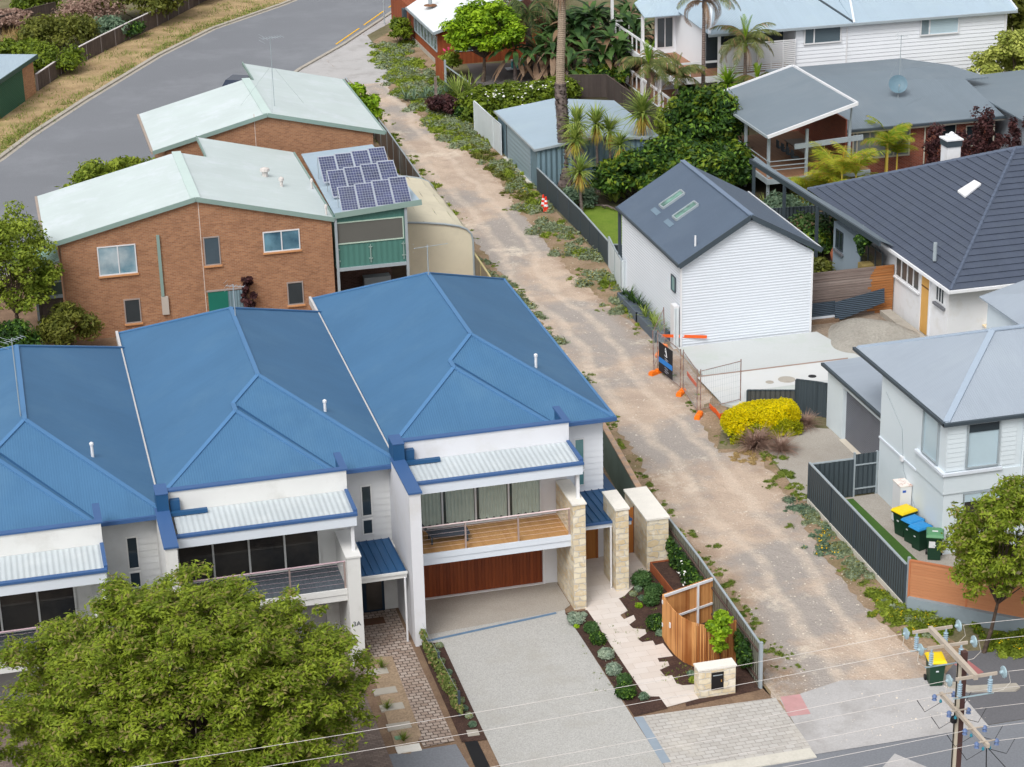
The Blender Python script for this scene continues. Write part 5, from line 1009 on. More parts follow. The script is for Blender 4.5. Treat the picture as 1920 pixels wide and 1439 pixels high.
# ---------------- tiled-roof house ----------------
h = T('tiled_house', 'old white single-storey house with charcoal tiled roof and mustard door', 'house', (50, 99, 0))
WX_ = 45.05; E = 3.5; PK = (52.6, 99.6, 7.7); eL = 44.75; yF, yBk = 90.5, 109.3
def tiled(mb, A, B, C, D, n, th=.06):
    A, B, C, D = map(Vector, (A, B, C, D)); nrm = (B-A).cross(D-A).normalized()
    if nrm.z < 0: nrm = -nrm
    for k in range(n):
        p0, p1, p2, p3 = A.lerp(D, k/n)+nrm*th, B.lerp(C, k/n)+nrm*th, B.lerp(C, (k+1)/n)+nrm*.006, A.lerp(D, (k+1)/n)+nrm*.006
        mb.add([p0, p1, p2, p3, A.lerp(D, k/n)-nrm*.01, B.lerp(C, k/n)-nrm*.01], [(0, 1, 2, 3), (4, 5, 1, 0)])
mb = MB(); tiled(mb, (eL, yF, E), (eL, yBk, E), PK, PK, 22); rx2 = 62
tiled(mb, (eL, yF, E), (56.5, yF, E), (52.6, 99.6, 7.7), PK, 22); tiled(mb, (56.5, yF, E), (rx2+6, yF, E), (rx2, 99.6, 7.7), PK, 22); tiled(mb, (eL, yBk, E), (rx2, yBk, E), (rx2, 99.6, 7.7), PK, 22)
rf = mb.build('roof', m_tile, h)
mb = MB(); mct = M('charcoal_ridge_tiles', (84, 94, 112), .5, .1, 4)
for p, q in (((eL+.05, yF+.05, E), PK), ((eL+.05, yBk-.05, E), PK), (PK, (rx2, 99.6, 7.7))):
    p, q = Vector(p), Vector(q); n = int((q-p).length/.42)
    for i in range(n): mb.tube([p.lerp(q, i/n), p.lerp(q, (i+1.05)/n)], [.13, .11], 6)
mb.build('ridge_tiles', mct, rf)
mb = MB(); mb.box(eL-.12, eL-.01, yF, yBk-8, E-.12, E+.03).box(eL-.12, rx2, yF-.13, yF-.01, E-.125, E+.025); mb.build('gutter', m_oldw, rf)
MB().box(WX_, rx2, yF+.7, 104.9, 0, E-.05).box(48.5, rx2, 104.9, yBk-.5, 0, E-.06).build('wall', m_oldw, h)
window(h, WX_, WX_, 94.55, 97.5, 2.05, 3.4, m_purewhite, M('dusty_glass', (86, 88, 88), .2, .2, 1.5, spec=.5), n=4, face='x', fw=.07, dep=.06, sill=m_oldw)
MB().box(WX_-.04, WX_-.003, 93.35, 94.25, .1, 3.38).build('door', M('mustard_door', (212, 164, 92), .6, .04), h); MB().box(WX_-.07, WX_-.003, 93.22, 93.34, 0, 3.42).box(WX_-.07, WX_-.003, 94.26, 94.38, 0, 3.42).build('door_frame', m_oldw, h)
MB().box(WX_-.06, WX_-.041, 93.35, 94.25, 2.55, 2.62).build('transom', M('brown_transom', (110, 80, 50), .6, .05), h)
window(h, WX_, WX_, 91.65, 92.6, 2.3, 3.2, m_purewhite, m_glass, n=3, face='x', fw=.06, dep=.05); MB().box(WX_-.16, WX_-.003, 91.5, 92.7, 2.1, 2.22).build('sill', M('grey_sill', (110, 112, 118), .7, .06), h)
MB().box(44.6, 45.04, 101.2, 104.9, 0, 2.9).build('porch_wall', M('blue_grey_wall', (150, 166, 180), .7, .04), h)
window(h, 44.6, 44.6, 98.2, 101.0, 1.6, 3.1, m_darkp, m_glassb, n=3, face='x', fw=.06); window(h, 44.6, 44.6, 103.5, 104.5, 1.5, 2.6, m_darkp, m_glass, n=2, face='x', fw=.06)
MB().box(44.45, 44.6, 103.4, 104.6, 1.3, 1.42).build('sill', MATS['grey_sill'], h)
c0 = P(1753, 475, 4.4); MB().tube([(c0.x, c0.y, 4.0), (c0.x, c0.y, 4.95)], .1, 8).build('roof_vent', m_galv, h)
q0 = [P(*a, 5.6) for a in ((1797, 362), (1828, 342), (1841, 349), (1811, 373))]; nn = Vector((-4.2/7.85, 0, 1)).normalized()
def onroof(px, py):
    d_ = ray(px, py); o = Vector((0, 0, HC)); p0 = Vector((eL, yF, E)); nr = (Vector((eL, yBk, E))-p0).cross(Vector(PK)-p0); return o+d_*((p0-o).dot(nr)/d_.dot(nr))
mb = MB(); mb.slab([onroof(*a)+Vector((-.05, 0, .14)) for a in ((1797, 362), (1828, 342), (1841, 349), (1811, 373))], .1); mb.build('skylight', m_purewhite, h)
t = T('chimney', 'white chimney with charcoal band behind the tiled roof', 'chimney', (51, 104, 4)); MB().box(50.6, 51.4, 103.6, 104.4, 4.6, 6.9).build('stack', m_oldw, t); MB().box(50.55, 51.45, 103.55, 104.45, 6.9, 7.25).build('band', m_darkp, t); MB().box(50.5, 51.5, 103.5, 104.5, 7.25, 7.33).box(50.75, 51.25, 103.75, 104.25, 7.33, 7.5).build('cap', m_oldw, t)
MB().lathe((51, 104, 7.5), [(.14, 0), (.14, .1), (.05, .16)], 8).build('pot', m_oldw, t)
t = T('air_conditioner', 'white box unit with pale yellow top against the side wall of the old house', 'air conditioner', (47.3, 91, 0)); MB().box(47.0, 48.3, 90.75, 91.15, 0, 1.2).build('casing', m_purewhite, t); MB().box(46.95, 48.35, 90.7, 91.17, 1.2, 1.27).build('lid', M('cream_lid', (232, 214, 180), .6, .04), t)
# timber slat fence with corrugated sheets and rubble
t = T('weathered_timber_fence', 'tall horizontal timber slat fence, grey and weathered with a fresh orange end', 'fence', (42.4, 97.6, 0)); mb1 = MB(); mb2 = MB(); rg = random.Random(2)
for i in range(19): z_ = .02+.137*i; c_ = 43.75+rg.uniform(-.25, .25); mb1.box(39.9, c_, 97.58+rg.uniform(0, .012), 97.64, z_, z_+.12); mb2.box(c_+.003, 44.98, 97.58, 97.64, z_, z_+.12)
mb1.build('grey_slats', m_greyw, t); mb2.build('fresh_slats', m_redw, t); MB().box(39.9, 44.98, 97.66, 97.7, 0, 2.6).build('dark_gap_backing', m_bark, t)  # added dark sheet behind the slats stands in for shade in the gaps

m_cs = M('dark_corrugated_sheet', (70, 84, 98), .55, .08, .8, pat='ribs', pitch=.1, amp=.03, vert=False)
t = T('corrugated_sheet', 'dark corrugated sheet standing flat at the left foot of the timber fence', 'corrugated sheet', (40.9, 97.3, 0)); MB().box(39.75, 41.6, 97.3, 97.34, .3, 1.05).build('sheet', m_cs, t); MB().box(39.75, 41.6, 97.25, 97.36, .18, .28).build('bottom_rail', m_wbeam, t)
t = T('corrugated_sheet', 'dark corrugated sheet leaning crooked, its right end raised, behind the sand heap', 'corrugated sheet', (42.7, 97.0, 0)); mb = MB(); mb.add([(41.5, 97.0, .0), (44.3, 97.1, .75), (44.3, 97.2, 1.5), (41.5, 97.1, 1.05), (41.5, 97.04, .0), (44.3, 97.14, .75), (44.3, 97.24, 1.5), (41.5, 97.14, 1.05)], [(0, 1, 2, 3), (7, 6, 5, 4), (0, 4, 5, 1), (1, 5, 6, 2), (2, 6, 7, 3), (3, 7, 4, 0)]); mb.build('sheet', m_cs, t)
MB().box(39.6, 41.7, 96.9, 97.24, 0, .18).build('rubble_kerb', m_soil)
bpy.data.objects['rubble_kerb']['kind'] = 'structure'
def heap(name, label, cat, c, rx, ry, h, mat, seed=1, kind=None, n=30):
    rg = random.Random(seed); mb = MB(); ph = [rg.uniform(0, 6.28) for _ in range(6)]; b = 0
    for i in range(n+1):
        for j in range(n+1):
            u, v = -1+2*i/n, -1+2*j/n; r = math.hypot(u, v)*(1+.15*math.sin(3*math.atan2(v, u)+ph[0])); z = h*max(0, 1-r**1.5)*(1+.12*math.sin(5*u+ph[1])*math.cos(4*v+ph[2]))+.04*rg.random()*max(0, 1-r)
            mb.v.append((c[0]+u*rx, c[1]+v*ry, z+.005 if r < 1.05 else -.02))
    for i in range(n):
        for j in range(n): a = i*(n+1)+j; mb.f.append((a, a+n+1, a+n+2, a+1)); mb.m.append(0)
    return tag(mb.build(name, mat, smooth=True), label, cat, None, kind)
m_sand = M('grey_sand', (152, 148, 140), .95, .1, 1, dirt=(128, 122, 114), dscale=.8, fine=.12, fscale=8, amp=.06)
heap('sand_heap', 'heap of grey sand between the new concrete slab and the old white house', 'sand heap', (42.3, 94.0, 0), 2.6, 2.6, .95, m_sand, 2)
t = tag(MB().box(44.1, 44.7, 92.6, 97.2, 0, .3).build('footing', m_kerb), kind='structure')
# construction fence blocks and poles
def fence_foot(px, py, label, rz, top):
    c = P(px, py); t = T('fence_foot', label, 'fence foot', (c.x, c.y, 0), 'orange temporary fence feet'); t.rotation_euler = (0, 0, rz)
    mb = MB()
    for s in (-1, 1):
        mb.box(s*.2-.17, s*.2+.17, -.13, .13, 0, .16); mb.box(s*.2-.13, s*.2+.13, -.1, .1, .16, .22)
    o = mb.build('block', m_orange, None, origin=(0, 0, 0)); o.parent = t
m_rust = M('rusty_tube', (130, 92, 80), .6, .3, 6, rgb2=(150, 140, 136))
for (px, py, lb, rz, ) in ((1229, 702, 'orange fence foot nearest the lane, left of the black banner', .5), (1277, 740, 'orange fence foot right below the black banner', .9), (1310, 783, 'orange fence foot nearest the golden hedge', 1.0)): fence_foot(px, py, lb, rz, 0)
t = T('fence_foot', 'orange fence foot tipped up on the mesh above the black banner', 'fence foot', P(1240, 662), 'orange temporary fence feet'); c0 = P(1240, 662, .45)
MB().beam((c0.x-.3, c0.y-.25, .35), (c0.x+.3, c0.y+.2, .75), .26, .2).build('block', m_orange, t)
def panel(name, label, a, b, h, lean=(0, 0), mesh=True, mid=True):
    t = T(name, label, 'fence panel', (a[0], a[1], 0), 'temporary mesh fence panels'); a0 = Vector((a[0], a[1], .05)); b0 = Vector((b[0], b[1], .05)); u = Vector((lean[0], lean[1], h)); mb = MB()
    mb.tube([a0, a0+u], .026, 6); mb.tube([b0, b0+u], .026, 6); mb.tube([a0+u*.96, b0+u*.96], .02, 5); mb.tube([a0+u*.08, b0+u*.08], .018, 5); mb.build('frame', m_rust, t)
    if mesh:
        mb = MB(); n = 22
        for i in range(n): q = a0.lerp(b0, i/n); mb.tube([q+u*.08, q+u*.96], .004, 3)
        for k in range(7): mb.tube([a0+u*(.1+.14*k), b0+u*(.1+.14*k)], .004, 3)
        mb.build('mesh', m_galv, t)
q = [P(1229, 697), P(1277, 736), P(1308, 778), P(1388, 757)]
panel('mesh_fence_panel', 'mesh fence panel carrying the black banner', (31.35, 96.6), (30.35, 93.1), 2.1) if 0 else None
panel('mesh_fence_panel', 'mesh fence panel leaning by the planters, its top corner raised', (q[0].x-.05, q[0].y+.1), (31.9, 96.3), 2.0, (0, .2))
panel('mesh_fence_panel', 'mesh fence panel carrying the black banner beside the slab', (q[0].x+.08, q[0].y-.1), (q[1].x, q[1].y+.1), 2.15)
panel('mesh_fence_panel', 'mesh fence panel along the slab edge, right of the banner', (q[1].x+.05, q[1].y-.15), (q[2].x, q[2].y+.1), 2.2)
panel('mesh_fence_panel', 'mesh fence panel turning in front of the slab towards the charcoal fence', (q[2].x+.15, q[2].y+.05), (q[3].x, q[3].y), 2.2, (0, 0), True)
t = T('banner', 'black building-site banner with white logo and blue stripe on the mesh fence', 'banner', (30.7, 92.0, 0)); a, b = Vector((30.72, 92.2)), Vector((30.66, 90.9)); dn = (b-a).normalized(); sn = Vector((dn.y, -dn.x))
a = Vector((30.38, 92.6)); b = Vector((30.58, 91.1))
MB().wall(a, b, .25, 1.75, .02).build('sheet', M('black_banner', (30, 32, 38), .6, .1), t)
dd = (b-a).normalized(); sn = Vector((dn.y, -dn.x)); off = Vector((-abs(dd.y), -abs(dd.x)*0)).normalized()*.014
MB().wall(a+off, b+off, .72, .98, .004).build('blue_stripe', M('banner_blue', (30, 120, 200), .5, .1), t)
c_ = (a+b)/2+off; mb = MB()
for k in range(3): an = 2*math.pi*k/3+math.pi/2; mb.tube([(c_.x, c_.y+.28*math.cos(an), 1.38+.28*math.sin(an)), (c_.x, c_.y+.28*math.cos(an+2.094), 1.38+.28*math.sin(an+2.094))], .014, 4)
mb.tube([(c_.x, c_.y+.13*math.cos(x_), 1.36+.13*math.sin(x_)) for x_ in [i*.524 for i in range(13)]], .014, 4); mb.build('logo', m_purewhite, t)
mb = MB()
for zz, ww in ((1.1, .9), (1.02, .6), (.62, .8), (.5, 1.0), (.4, .6)): mb.box(c_.x-.008, c_.x-.002, c_.y-ww/2, c_.y+ww/2, zz, zz+.035)
mb.build('text_lines', M('banner_text_grey', (150, 156, 170), .6, .3, 9), t)
m_tape = M('orange_barrier_mesh', (226, 96, 40), .7, .15, 4)
t = tag(MB().beam((31.6, 95.9, .75), (33.9, 95.55, .55), .02, .16).build('barrier_mesh', m_tape), 'orange barrier mesh stretched along the foot of the white shed', 'barrier mesh')
mb = MB(); pts = [P(1330, 770), P(1340, 778), P(1350, 790), P(1362, 784)]
for a, b in zip(pts[:-1], pts[1:]): mb.beam(a+Vector((0, 0, .25)), b+Vector((0, 0, .2)), .03, .22)
tag(mb.build('barrier_mesh', m_tape), 'crumpled orange barrier mesh on the ground left of the golden hedge', 'barrier mesh')
mb = MB(); pts = [P(1292, 705, .1), P(1300, 716, .1), P(1310, 728, .1)]
for a, b in zip(pts[:-1], pts[1:]): mb.beam(a+Vector((-.1, 0, .15)), b+Vector((-.1, 0, .15)), .03, .2)
tag(mb.build('barrier_mesh', m_tape), 'strip of orange barrier mesh hanging along the slab edge', 'barrier mesh')
# traffic cones
for (px, py, lb, hh) in ((1019, 393, 'orange traffic cone leaning behind the nearer cone by the charcoal fence', .9), (1024, 398, 'nearer orange traffic cone with white bands by the charcoal fence', .95)):
    c = P(px, py); t = T('traffic_cone', lb, 'traffic cone', c, 'traffic cones in the lane planting')
    MB().lathe((c.x, c.y, .04), [(.19, 0), (.05, hh)], 12).build('cone', m_red, t); MB().lathe((c.x, c.y, .04), [(.148, hh*.35), (.12, hh*.5)], 12).build('lower_band', m_purewhite, t); MB().lathe((c.x, c.y, .04), [(.102, hh*.66), (.082, hh*.78)], 12).build('upper_band', m_purewhite, t); MB().box(c.x-.2, c.x+.2, c.y-.2, c.y+.2, 0, .04).build('base', m_black, t)
# ---------------- pergola between the houses ----------------
t = T('pergola', 'charcoal pergola with curved grey roof sheet behind the white shed', 'pergola', (43.8, 106, 0))
mb = MB(); mb.beam((43.85, 116.2, 3.45), (43.8, 96.9, 4.1), .12, .28)
for (xx, yy, zz) in ((43.8, 115.4, 3.35), (43.8, 110.4, 3.5), (43.75, 105.3, 3.7)): mb.box(xx-.08, xx+.08, yy-.08, yy+.08, 0, zz)
mb.build('frame', m_darkp, t)
mb = MB(); k = 10
for i in range(k):
    ya, yb_ = 97.4+18.6*i/k, 97.4+18.6*(i+1)/k; za = 4.2-.65*i/k; zb = 4.2-.65*(i+1)/k; sg = lambda y: .35*math.sin((y-97)/19*3.14); xw = lambda y: 44.8 if y < 103 else max(44.15, 44.8-(y-103)*.06)
    mb.slab([(43.86, ya, za-.02), (xw(ya), ya, 3.75-sg(ya)*.3), (xw(yb_), yb_, 3.75-sg(yb_)*.3), (43.86, yb_, zb-.02)], .03)
mb.build('roof_sheet', m_groof, t)
run_fence('charcoal_fence', 'dark steel fence at the back of the pergola courtyard', [(43.0, 111.6), (48.4, 111.0)], 1.8, m_dark, m_dark, post=2.5)
sheet('courtyard', [(40, 98), (45, 98), (46, 104.9), (48.4, 105), (48.4, 111), (42, 112), (40, 106)], .02, M('brown_paving', (120, 104, 92), .9, .15, 1, dirt=(80, 76, 60), dscale=.8))  # mid-brown paving with darker olive-brown patches
# ---------------- grey-roofed red brick house with raised deck ----------------
h = T('red_brick_house', 'red brick house with flat-pitched grey steel roof behind the yellow palms', 'house', (58, 126, 0))
E = 3.2; mb = MB()
mb.slab([(52.5, 121.9, E), (63.4, 121.9, E), (63.5, 127.9, 4.25), (65.2, 127.9, 4.25), (63.9, 131.3, 4.45), (52.3, 131, 4.45)], .1); mb.slab([(52.3, 131, 4.45), (63.9, 131.3, 4.45), (62.5, 136, 4.0), (52.3, 136, 4.0)], .1)
h_rf = mb.build('roof', m_groof, h); MB().box(52.4, 63.5, 121.74, 121.88, E-.16, E-.02).build('gutter', m_darkp, h_rf); MB().box(52.4, 63.5, 121.88, 122.0, E-.3, E-.12).beam((52.42, 121.9, E-.1), (52.3, 131, 4.35), .06, .3).build('fascia', M('cream_fascia', (206, 200, 186), .6, .04), h_rf)
MB().box(52.6, 62.6, 122.4, 134, 0, E-.1).build('wall', m_rbrick, h)
fr = M('cream_window_frame', (206, 200, 184), .6, .04)
window(h, 53.1, 57.1, 122.4, 122.4, 1.0, 2.9, fr, M('grey_blinds', (150, 156, 160), .4, .2, .6, rgb2=(110, 122, 128)), frac=[.08, .3, .72], fw=.1, dep=.08); window(h, 59.3, 60.3, 122.4, 122.4, 1.0, 2.8, fr, m_glass); window(h, 61, 62, 122.4, 122.4, 1.2, 2.6, fr, m_glass)
MB().tube([(58.1, 122.3, 0), (58.1, 122.3, 3.1)], .05, 6).tube([(62.9, 122.2, 1.5), (62.9, 122.2, 3.1)], .05, 6).build('downpipe', fr, h)
MB().slab([(63.2, 119, 3.6), (75, 119, 3.9), (75, 131, 3.9), (65.0, 131, 3.6), (63.6, 127, 3.6)], .1).build('side_roof', m_groof, h); MB().box(63.8, 75, 120, 130, 0, 3.4).build('side_wall', M('grey_side_wall', (150, 158, 168), .7, .04), h)
t = T('deck_canopy', 'tilted square grey canopy with white edge over the raised deck', 'canopy', (48, 122, 0))
c4 = [(45.35, 117.3, 4.5), (51.15, 117.3, 6.1), (51.15, 128, 6.1), (45.35, 128, 4.5)]
MB().slab(c4, .06).build('roof_sheet', m_groof, t); mb = MB()
for i in range(4): a, b = Vector(c4[i]), Vector(c4[(i+1) % 4]); (mb.beam(a, b, .12, .2) if i != 3 else None)
mb.build('white_edge', m_purewhite, t); MB().beam(c4[3], c4[0], .1, .14).build('gutter', m_galv, t)
mb = MB(); xs_ = 45.9
for (xx, yy, zz) in ((45.8, 118.2, 4.5), (45.8, 122.2, 4.5), (45.8, 127, 4.5), (48.2, 118.0, 4.6), (51.0, 118, 4.9)): mb.box(xx-.08, xx+.08, yy-.08, yy+.08, 0, zz)
mb.beam((47.4, 118, 3.55), (51.9, 118, 3.75), .1, .32); mb.beam((51.0, 118, 3.7), (51.0, 117.8, 5.9), .08, .08); mb.build('frame', m_galv, t)
t = T('raised_deck', 'raised timber deck with grey rails and table under the tilted canopy', 'deck', (48.5, 122, 0))
MB().box(45.7, 52.4, 117.9, 128, 1.5, 1.7).build('floor', M('brown_deck', (150, 112, 86), .7, .1, 1, pat='planks', pitch=.12, amp=.01, rgb2=(130, 96, 74)), t); mb = MB()
for zz in (2.2, 2.45, 2.75): mb.beam((45.72, 118, zz), (45.72, 128, zz), .04, .05); mb.beam((45.72, 117.95, zz), (48.2, 117.95, zz), .04, .05)
mb.build('railing', m_galv, t); MB().box(45.6, 52.4, 117.8, 117.9, 1.35, 1.68).box(45.58, 45.7, 117.9, 128, 1.35, 1.68).build('edge_beam', m_galv, t)
MB().box(48.9, 50.1, 120, 123.5, 2.4, 2.47).build('table_top', M('table_timber', (110, 96, 84), .6, .08), t); MB().box(49, 49.1, 120.1, 120.2, 1.7, 2.4).box(49.9, 50, 123.3, 123.4, 1.7, 2.4).box(49, 49.1, 123.3, 123.4, 1.7, 2.4).box(49.9, 50, 120.1, 120.2, 1.7, 2.4).build('table_leg', m_darkp, t)
MB().box(51.6, 51.7, 120, 127.8, 1.7, 4.4).build('back_wall', m_rbrick, t)
for i in range(4):
    mb = MB(); y_ = 120.3+.85*i; mb.box(48.3, 48.7, y_, y_+.4, 2.1, 2.16).box(48.25, 48.3, y_, y_+.4, 2.1, 2.6); mb.build('seat', m_darkp, t)
# satellite dish and antenna on the grey roof
c0 = P(1684, 185, 3.75); t = T('satellite_dish', 'blue-grey satellite dish standing on the flat-pitched grey roof', 'satellite dish', c0)
zz = c0.z; mb = MB(); dirv = Vector((-.25, -.85, .5)).normalized(); a = dirv.cross(Vector((0, 0, 1))).normalized(); b = a.cross(dirv); c1 = c0+Vector((0, .1, .95)); n = 22; R = .62
ring = [[c1+(a*math.cos(6.283*k/n)+b*math.sin(6.283*k/n))*R*r-dirv*(.16*(1-r*r)) for k in range(n)] for r in (.0, .35, .7, 1)]
vs = [p for r in ring for p in r]; mb.add(vs, [(i*n+k, i*n+(k+1) % n, (i+1)*n+(k+1) % n, (i+1)*n+k) for i in range(3) for k in range(n)]); mb.build('dish', M('dish_grey_blue', (96, 122, 136), .5, .1, 2), t)
MB().tube([c0, c1-dirv*.2], .03, 6).tube([c1-b*.5, c1+dirv*.5-b*.25], .015, 5).lathe(tuple(c1+dirv*.5-b*.25), [(.05, -.05), (.05, .06)], 8).build('arm', m_galv, t)
c0 = P(1686, 158, 4.3); antenna(c0, 3.3, 'stayed TV antenna rising behind the satellite dish', (.8, -.5), 3, .6, .9, .5)
# ---------------- white weatherboard house, top right ----------------
h = T('weatherboard_house', 'large white weatherboard house with pale blue roof and multi-level balconies', 'house', (60, 143, 0))
y0, E = 139.75, 6.0; 
mb = MB(); mb.box(56.0, 72.4, y0, 152, 0, E-.05).box(49.8, 56.0, y0+2.2, 152, 0, E-.05); mb.build('wall', m_board, h)
mb = MB(); boards_y(mb, y0, 56.0, 72.4, 0, E-.05, .28, .04); mb.build('weatherboards', m_board, h); mb = MB(); boards_x(mb, 72.4, y0, 150, 0, E-.05, .24, .03, 0, 1); mb.build('weatherboards', m_board, h)
MB().box(59.85, 59.95, y0-.09, y0-.061, 0, E).build('corner_trim', m_purewhite, h); MB().box(72.2, 72.42, y0-.05, y0-.031, 0, E).build('corner_trim', m_purewhite, h)
mb = MB(); mb.slab([(49.4, 139.4, E), (60.3, 139.4, E), (60.3, 146, 8.4), (52, 146, 8.4)], .06).slab([(60.3, 139.4, E), (73.0, 139.4, E), (73, 148, 9.4), (60.3, 148, 9.4)], .06)
mb.slab([(46.9, 146.6, 6.0), (52.3, 146.6, 6.0), (52.3, 150, 8.4), (50.2, 150, 8.4), (46.9, 149, 6.6)], .06); mb.slab([(49.4, 139.4, E), (52, 146, 8.4), (52, 147, 8.2), (49.6, 147, 6.2)], .06); rf = mb.build('roof', m_sky, h)
MB().box(49.3, 73.0, 139.24, 139.38, E-.16, E+.0).build('gutter', m_green if 0 else m_galv, rf); mb = MB(); mb.beam((49.4, 139.4, E+.05), (52, 146, 8.45), .2, .06).build('hip_capping', m_wbeam, rf); MB().beam((60.3, 139.4, E+.05), (62.2, 146, 8.75), .16, .06).build('hip_capping', m_wbeam, rf); MB().beam((73, 139.4, E+.02), (73, 148, 9.4), .12, .2).build('barge_board', m_wbeam, rf)
MB().beam((60.3, 139.5, E+.04), (57.4, 146, 8.4), .22, .05).build('valley', m_darkp, rf)
window(h, 56.6, 59.45, y0-.065, y0-.065, 4.65, 5.88, m_purewhite, M('grey_pane', (84, 98, 106), .1, .15, .5, spec=.5), frac=[.27], fw=.09, dep=.08)
window(h, 65.55, 68.6, y0-.065, y0-.065, 4.6, 5.85, m_purewhite, m_glassw, frac=[.24], fw=.09, dep=.08); MB().box(65.68, 66.2, y0-.1, y0-.09, 4.7, 5.75).build('blind_pane', M('grey_lace', (120, 136, 144), .4, .2, 3), h)
# front balcony with slatted screens
XG = 47.1
mb = MB(); mb.box(49.9, 56.0, y0-.15, y0+2.1, 2.75, 3.0).box(XG, 49.9, y0-.1, 155.2, 2.7, 2.9); mb.build('balcony_floor', M('balcony_timber', (160, 120, 94), .7, .08, 1, pat='planks', pitch=.12, amp=.008, rgb2=(142, 104, 82)), h)
mb = MB(); mb.box(XG-.1, 56.0, y0-.3, y0-.15, 2.55, 2.98).box(XG-.14, XG, y0-.15, 155.4, 2.5, 2.9); mb.build('balcony_beam', m_purewhite, h)
mb = MB()
for zz in [3.1+.14*i for i in range(15)]: mb.box(50.3, 55.9, y0-.22, y0-.19, zz, zz+.09)
for xx in (50.3, 51.2, 52.2, 53.1, 54.1, 55.0, 55.9): mb.box(xx-.03, xx+.03, y0-.25, y0-.225, 3.0, 5.15)
mb.build('slatted_screen', m_purewhite, h)
for xx in (50.15, 53.1): MB().box(xx-.1, xx+.1, y0-.35, y0-.26, 0, E-.1).build('verandah_post', m_purewhite, h)
MB().box(50.4, 55.9, y0+2.1, y0+2.18, 4.4, 5.9).build('upper_glazing', m_glass, h); MB().box(51.5, 52.2, y0+2.05, y0+2.17, 0, 2.4).box(53.0, 55.2, y0+2.05, y0+2.17, 0, 2.4).build('lower_glazing', m_glassb, h)
mp = m_purewhite
for (xx, yy, z0_, z1) in ((XG, 155.3, 0, 9), (XG, 151.5, 0, 2.6), (XG, 147.6, 0, 5.9), (XG, 143.6, 0, 2.6), (XG, 139.75, 0, 2.6), (XG, 139.75, 2.9, 4.0)): MB().box(xx-.1, xx+.1, yy-.1, yy+.1, z0_, z1).build('gallery_post', mp, h)
for za in (3.98, 1.15):
    mb = MB(); mb.beam((XG, 155.2, za), (XG, 139.75, za), .1, .16)
    for i in range(14): yy = 154.4-i*1.06; mb.box(XG-.04, XG+.04, yy-.05, yy+.05, za-1.05, za)
    mb.beam((XG, 139.7, za), (50.1, 139.7, za), .1, .14)
    for i in range(2): xx = 48.1+i*1.0; mb.box(xx-.03, xx+.03, 139.67, 139.73, za-1.0, za)
    mb.beam((XG, 155.3, za), (49.8, 155.3, za), .1, .14); mb.box(48.4, 48.5, 155.26, 155.34, za-1, za); mb.build('gallery_rail', mp, h)
MB().box(XG, 50, 139.6, 155, .02, .12).build('lower_gallery_floor', MATS['balcony_timber'], h)
mb = MB(); boards_x(mb, XG-.12, 139.5, 155.2, -.0, .12, .1, .02); mb.build('gallery_skirt', m_board, h)
MB().box(49.8, 49.9, 142, 148, 0, 2.6).box(48.2, 49.8, 148, 148.1, 0, 5.9).build('inner_wall', m_board, h); window(h, 48.3, 49.6, 148, 148, 3.3, 5.6, mp, m_glass, n=2)
MB().box(50.0, 51.2, y0+2.0, y0+2.15, 3.0, 5.6).build('balcony_door', m_glass, h)
# ---------------- side fence of the townhouse garden ----------------
t = T('boundary_wall', 'sage green wall with worn orange brick capping between townhouse and lane', 'wall', (24.4, 78, 0)); MB().wall((24.75, 84), (24.05, 75), 0, 1.8, .18).build('wall', m_sagew, t); MB().wall((24.75, 84), (24.05, 75), 1.8, 1.87, .24).build('brick_capping', M('worn_capping', (196, 160, 130), .9, .2, 4, rgb2=(170, 150, 136)), t)
MB().box(22.5, 23.6, 75, 84, 0.0, .02).build('side_passage', m_kerb); bpy.data.objects['side_passage']['kind'] = 'structure'
t = T('lean_to_roof', 'narrow dark blue lean-to roof between the townhouse wall and the sage green wall', 'lean-to roof', (22.9, 77, 0)); MB().slab([(22.2, 75.3, 2.1), (23.1, 75.3, 1.95), (23.1, 79.5, 1.95), (22.2, 79.5, 2.1)], .05).build('roof_sheet', m_bluedk, t); MB().box(23.0, 23.08, 75.4, 75.5, 0, 1.9).box(23.0, 23.08, 79.3, 79.4, 0, 1.9).build('post', m_darkp, t)
t = run_fence('steel_fence', 'grey-green corrugated steel fence between the front garden and the lane mouth', [(24.45, 73.2), (24.45, 69.5), (24.35, 66), (24.24, 62.3)], 1.72, m_olive, m_galv, post=2.5, pm=M('brown_fence_post', (88, 72, 66), .7, .1), th=.04)
mb = MB(); mb.beam((24.38, 73, 1.4), (24.2, 62.4, 1.4), .05, .06).beam((24.38, 73, .3), (24.2, 62.4, .3), .05, .06); mb.build('rail', MATS['brown_fence_post'], t); MB().box(24.18, 24.3, 62.18, 62.3, 0, 1.85).build('end_post', m_galv, t)
# curved slat screen
t = T('curved_slat_screen', 'curved cedar slat screen with open top framed in white', 'screen', (23, 66, 0))
pts = [Vector(P(*a)[:2]) for a in ((1243, 1196), (1247, 1205), (1256, 1218), (1267, 1231), (1282, 1243), (1300, 1251), (1322, 1256), (1350, 1253), (1378, 1246))]
mb = MB(); rg = random.Random(4); cum = [0]
for a, b in zip(pts[:-1], pts[1:]): cum.append(cum[-1]+(b-a).length)
L_ = cum[-1]; n = int(L_/.062)
for i in range(n+1):
    s = L_*i/n; k = max(j for j in range(len(cum)) if cum[j] <= s+1e-9); k = min(k, len(pts)-2); u = (s-cum[k])/(cum[k+1]-cum[k]); p = pts[k].lerp(pts[k+1], u); dd = pts[k+1]-pts[k]
    mb.obox(p, dd, .042, .03, .02, 1.82+rg.uniform(-.005, .005))
mb.build('curved_slats', m_slat, t)
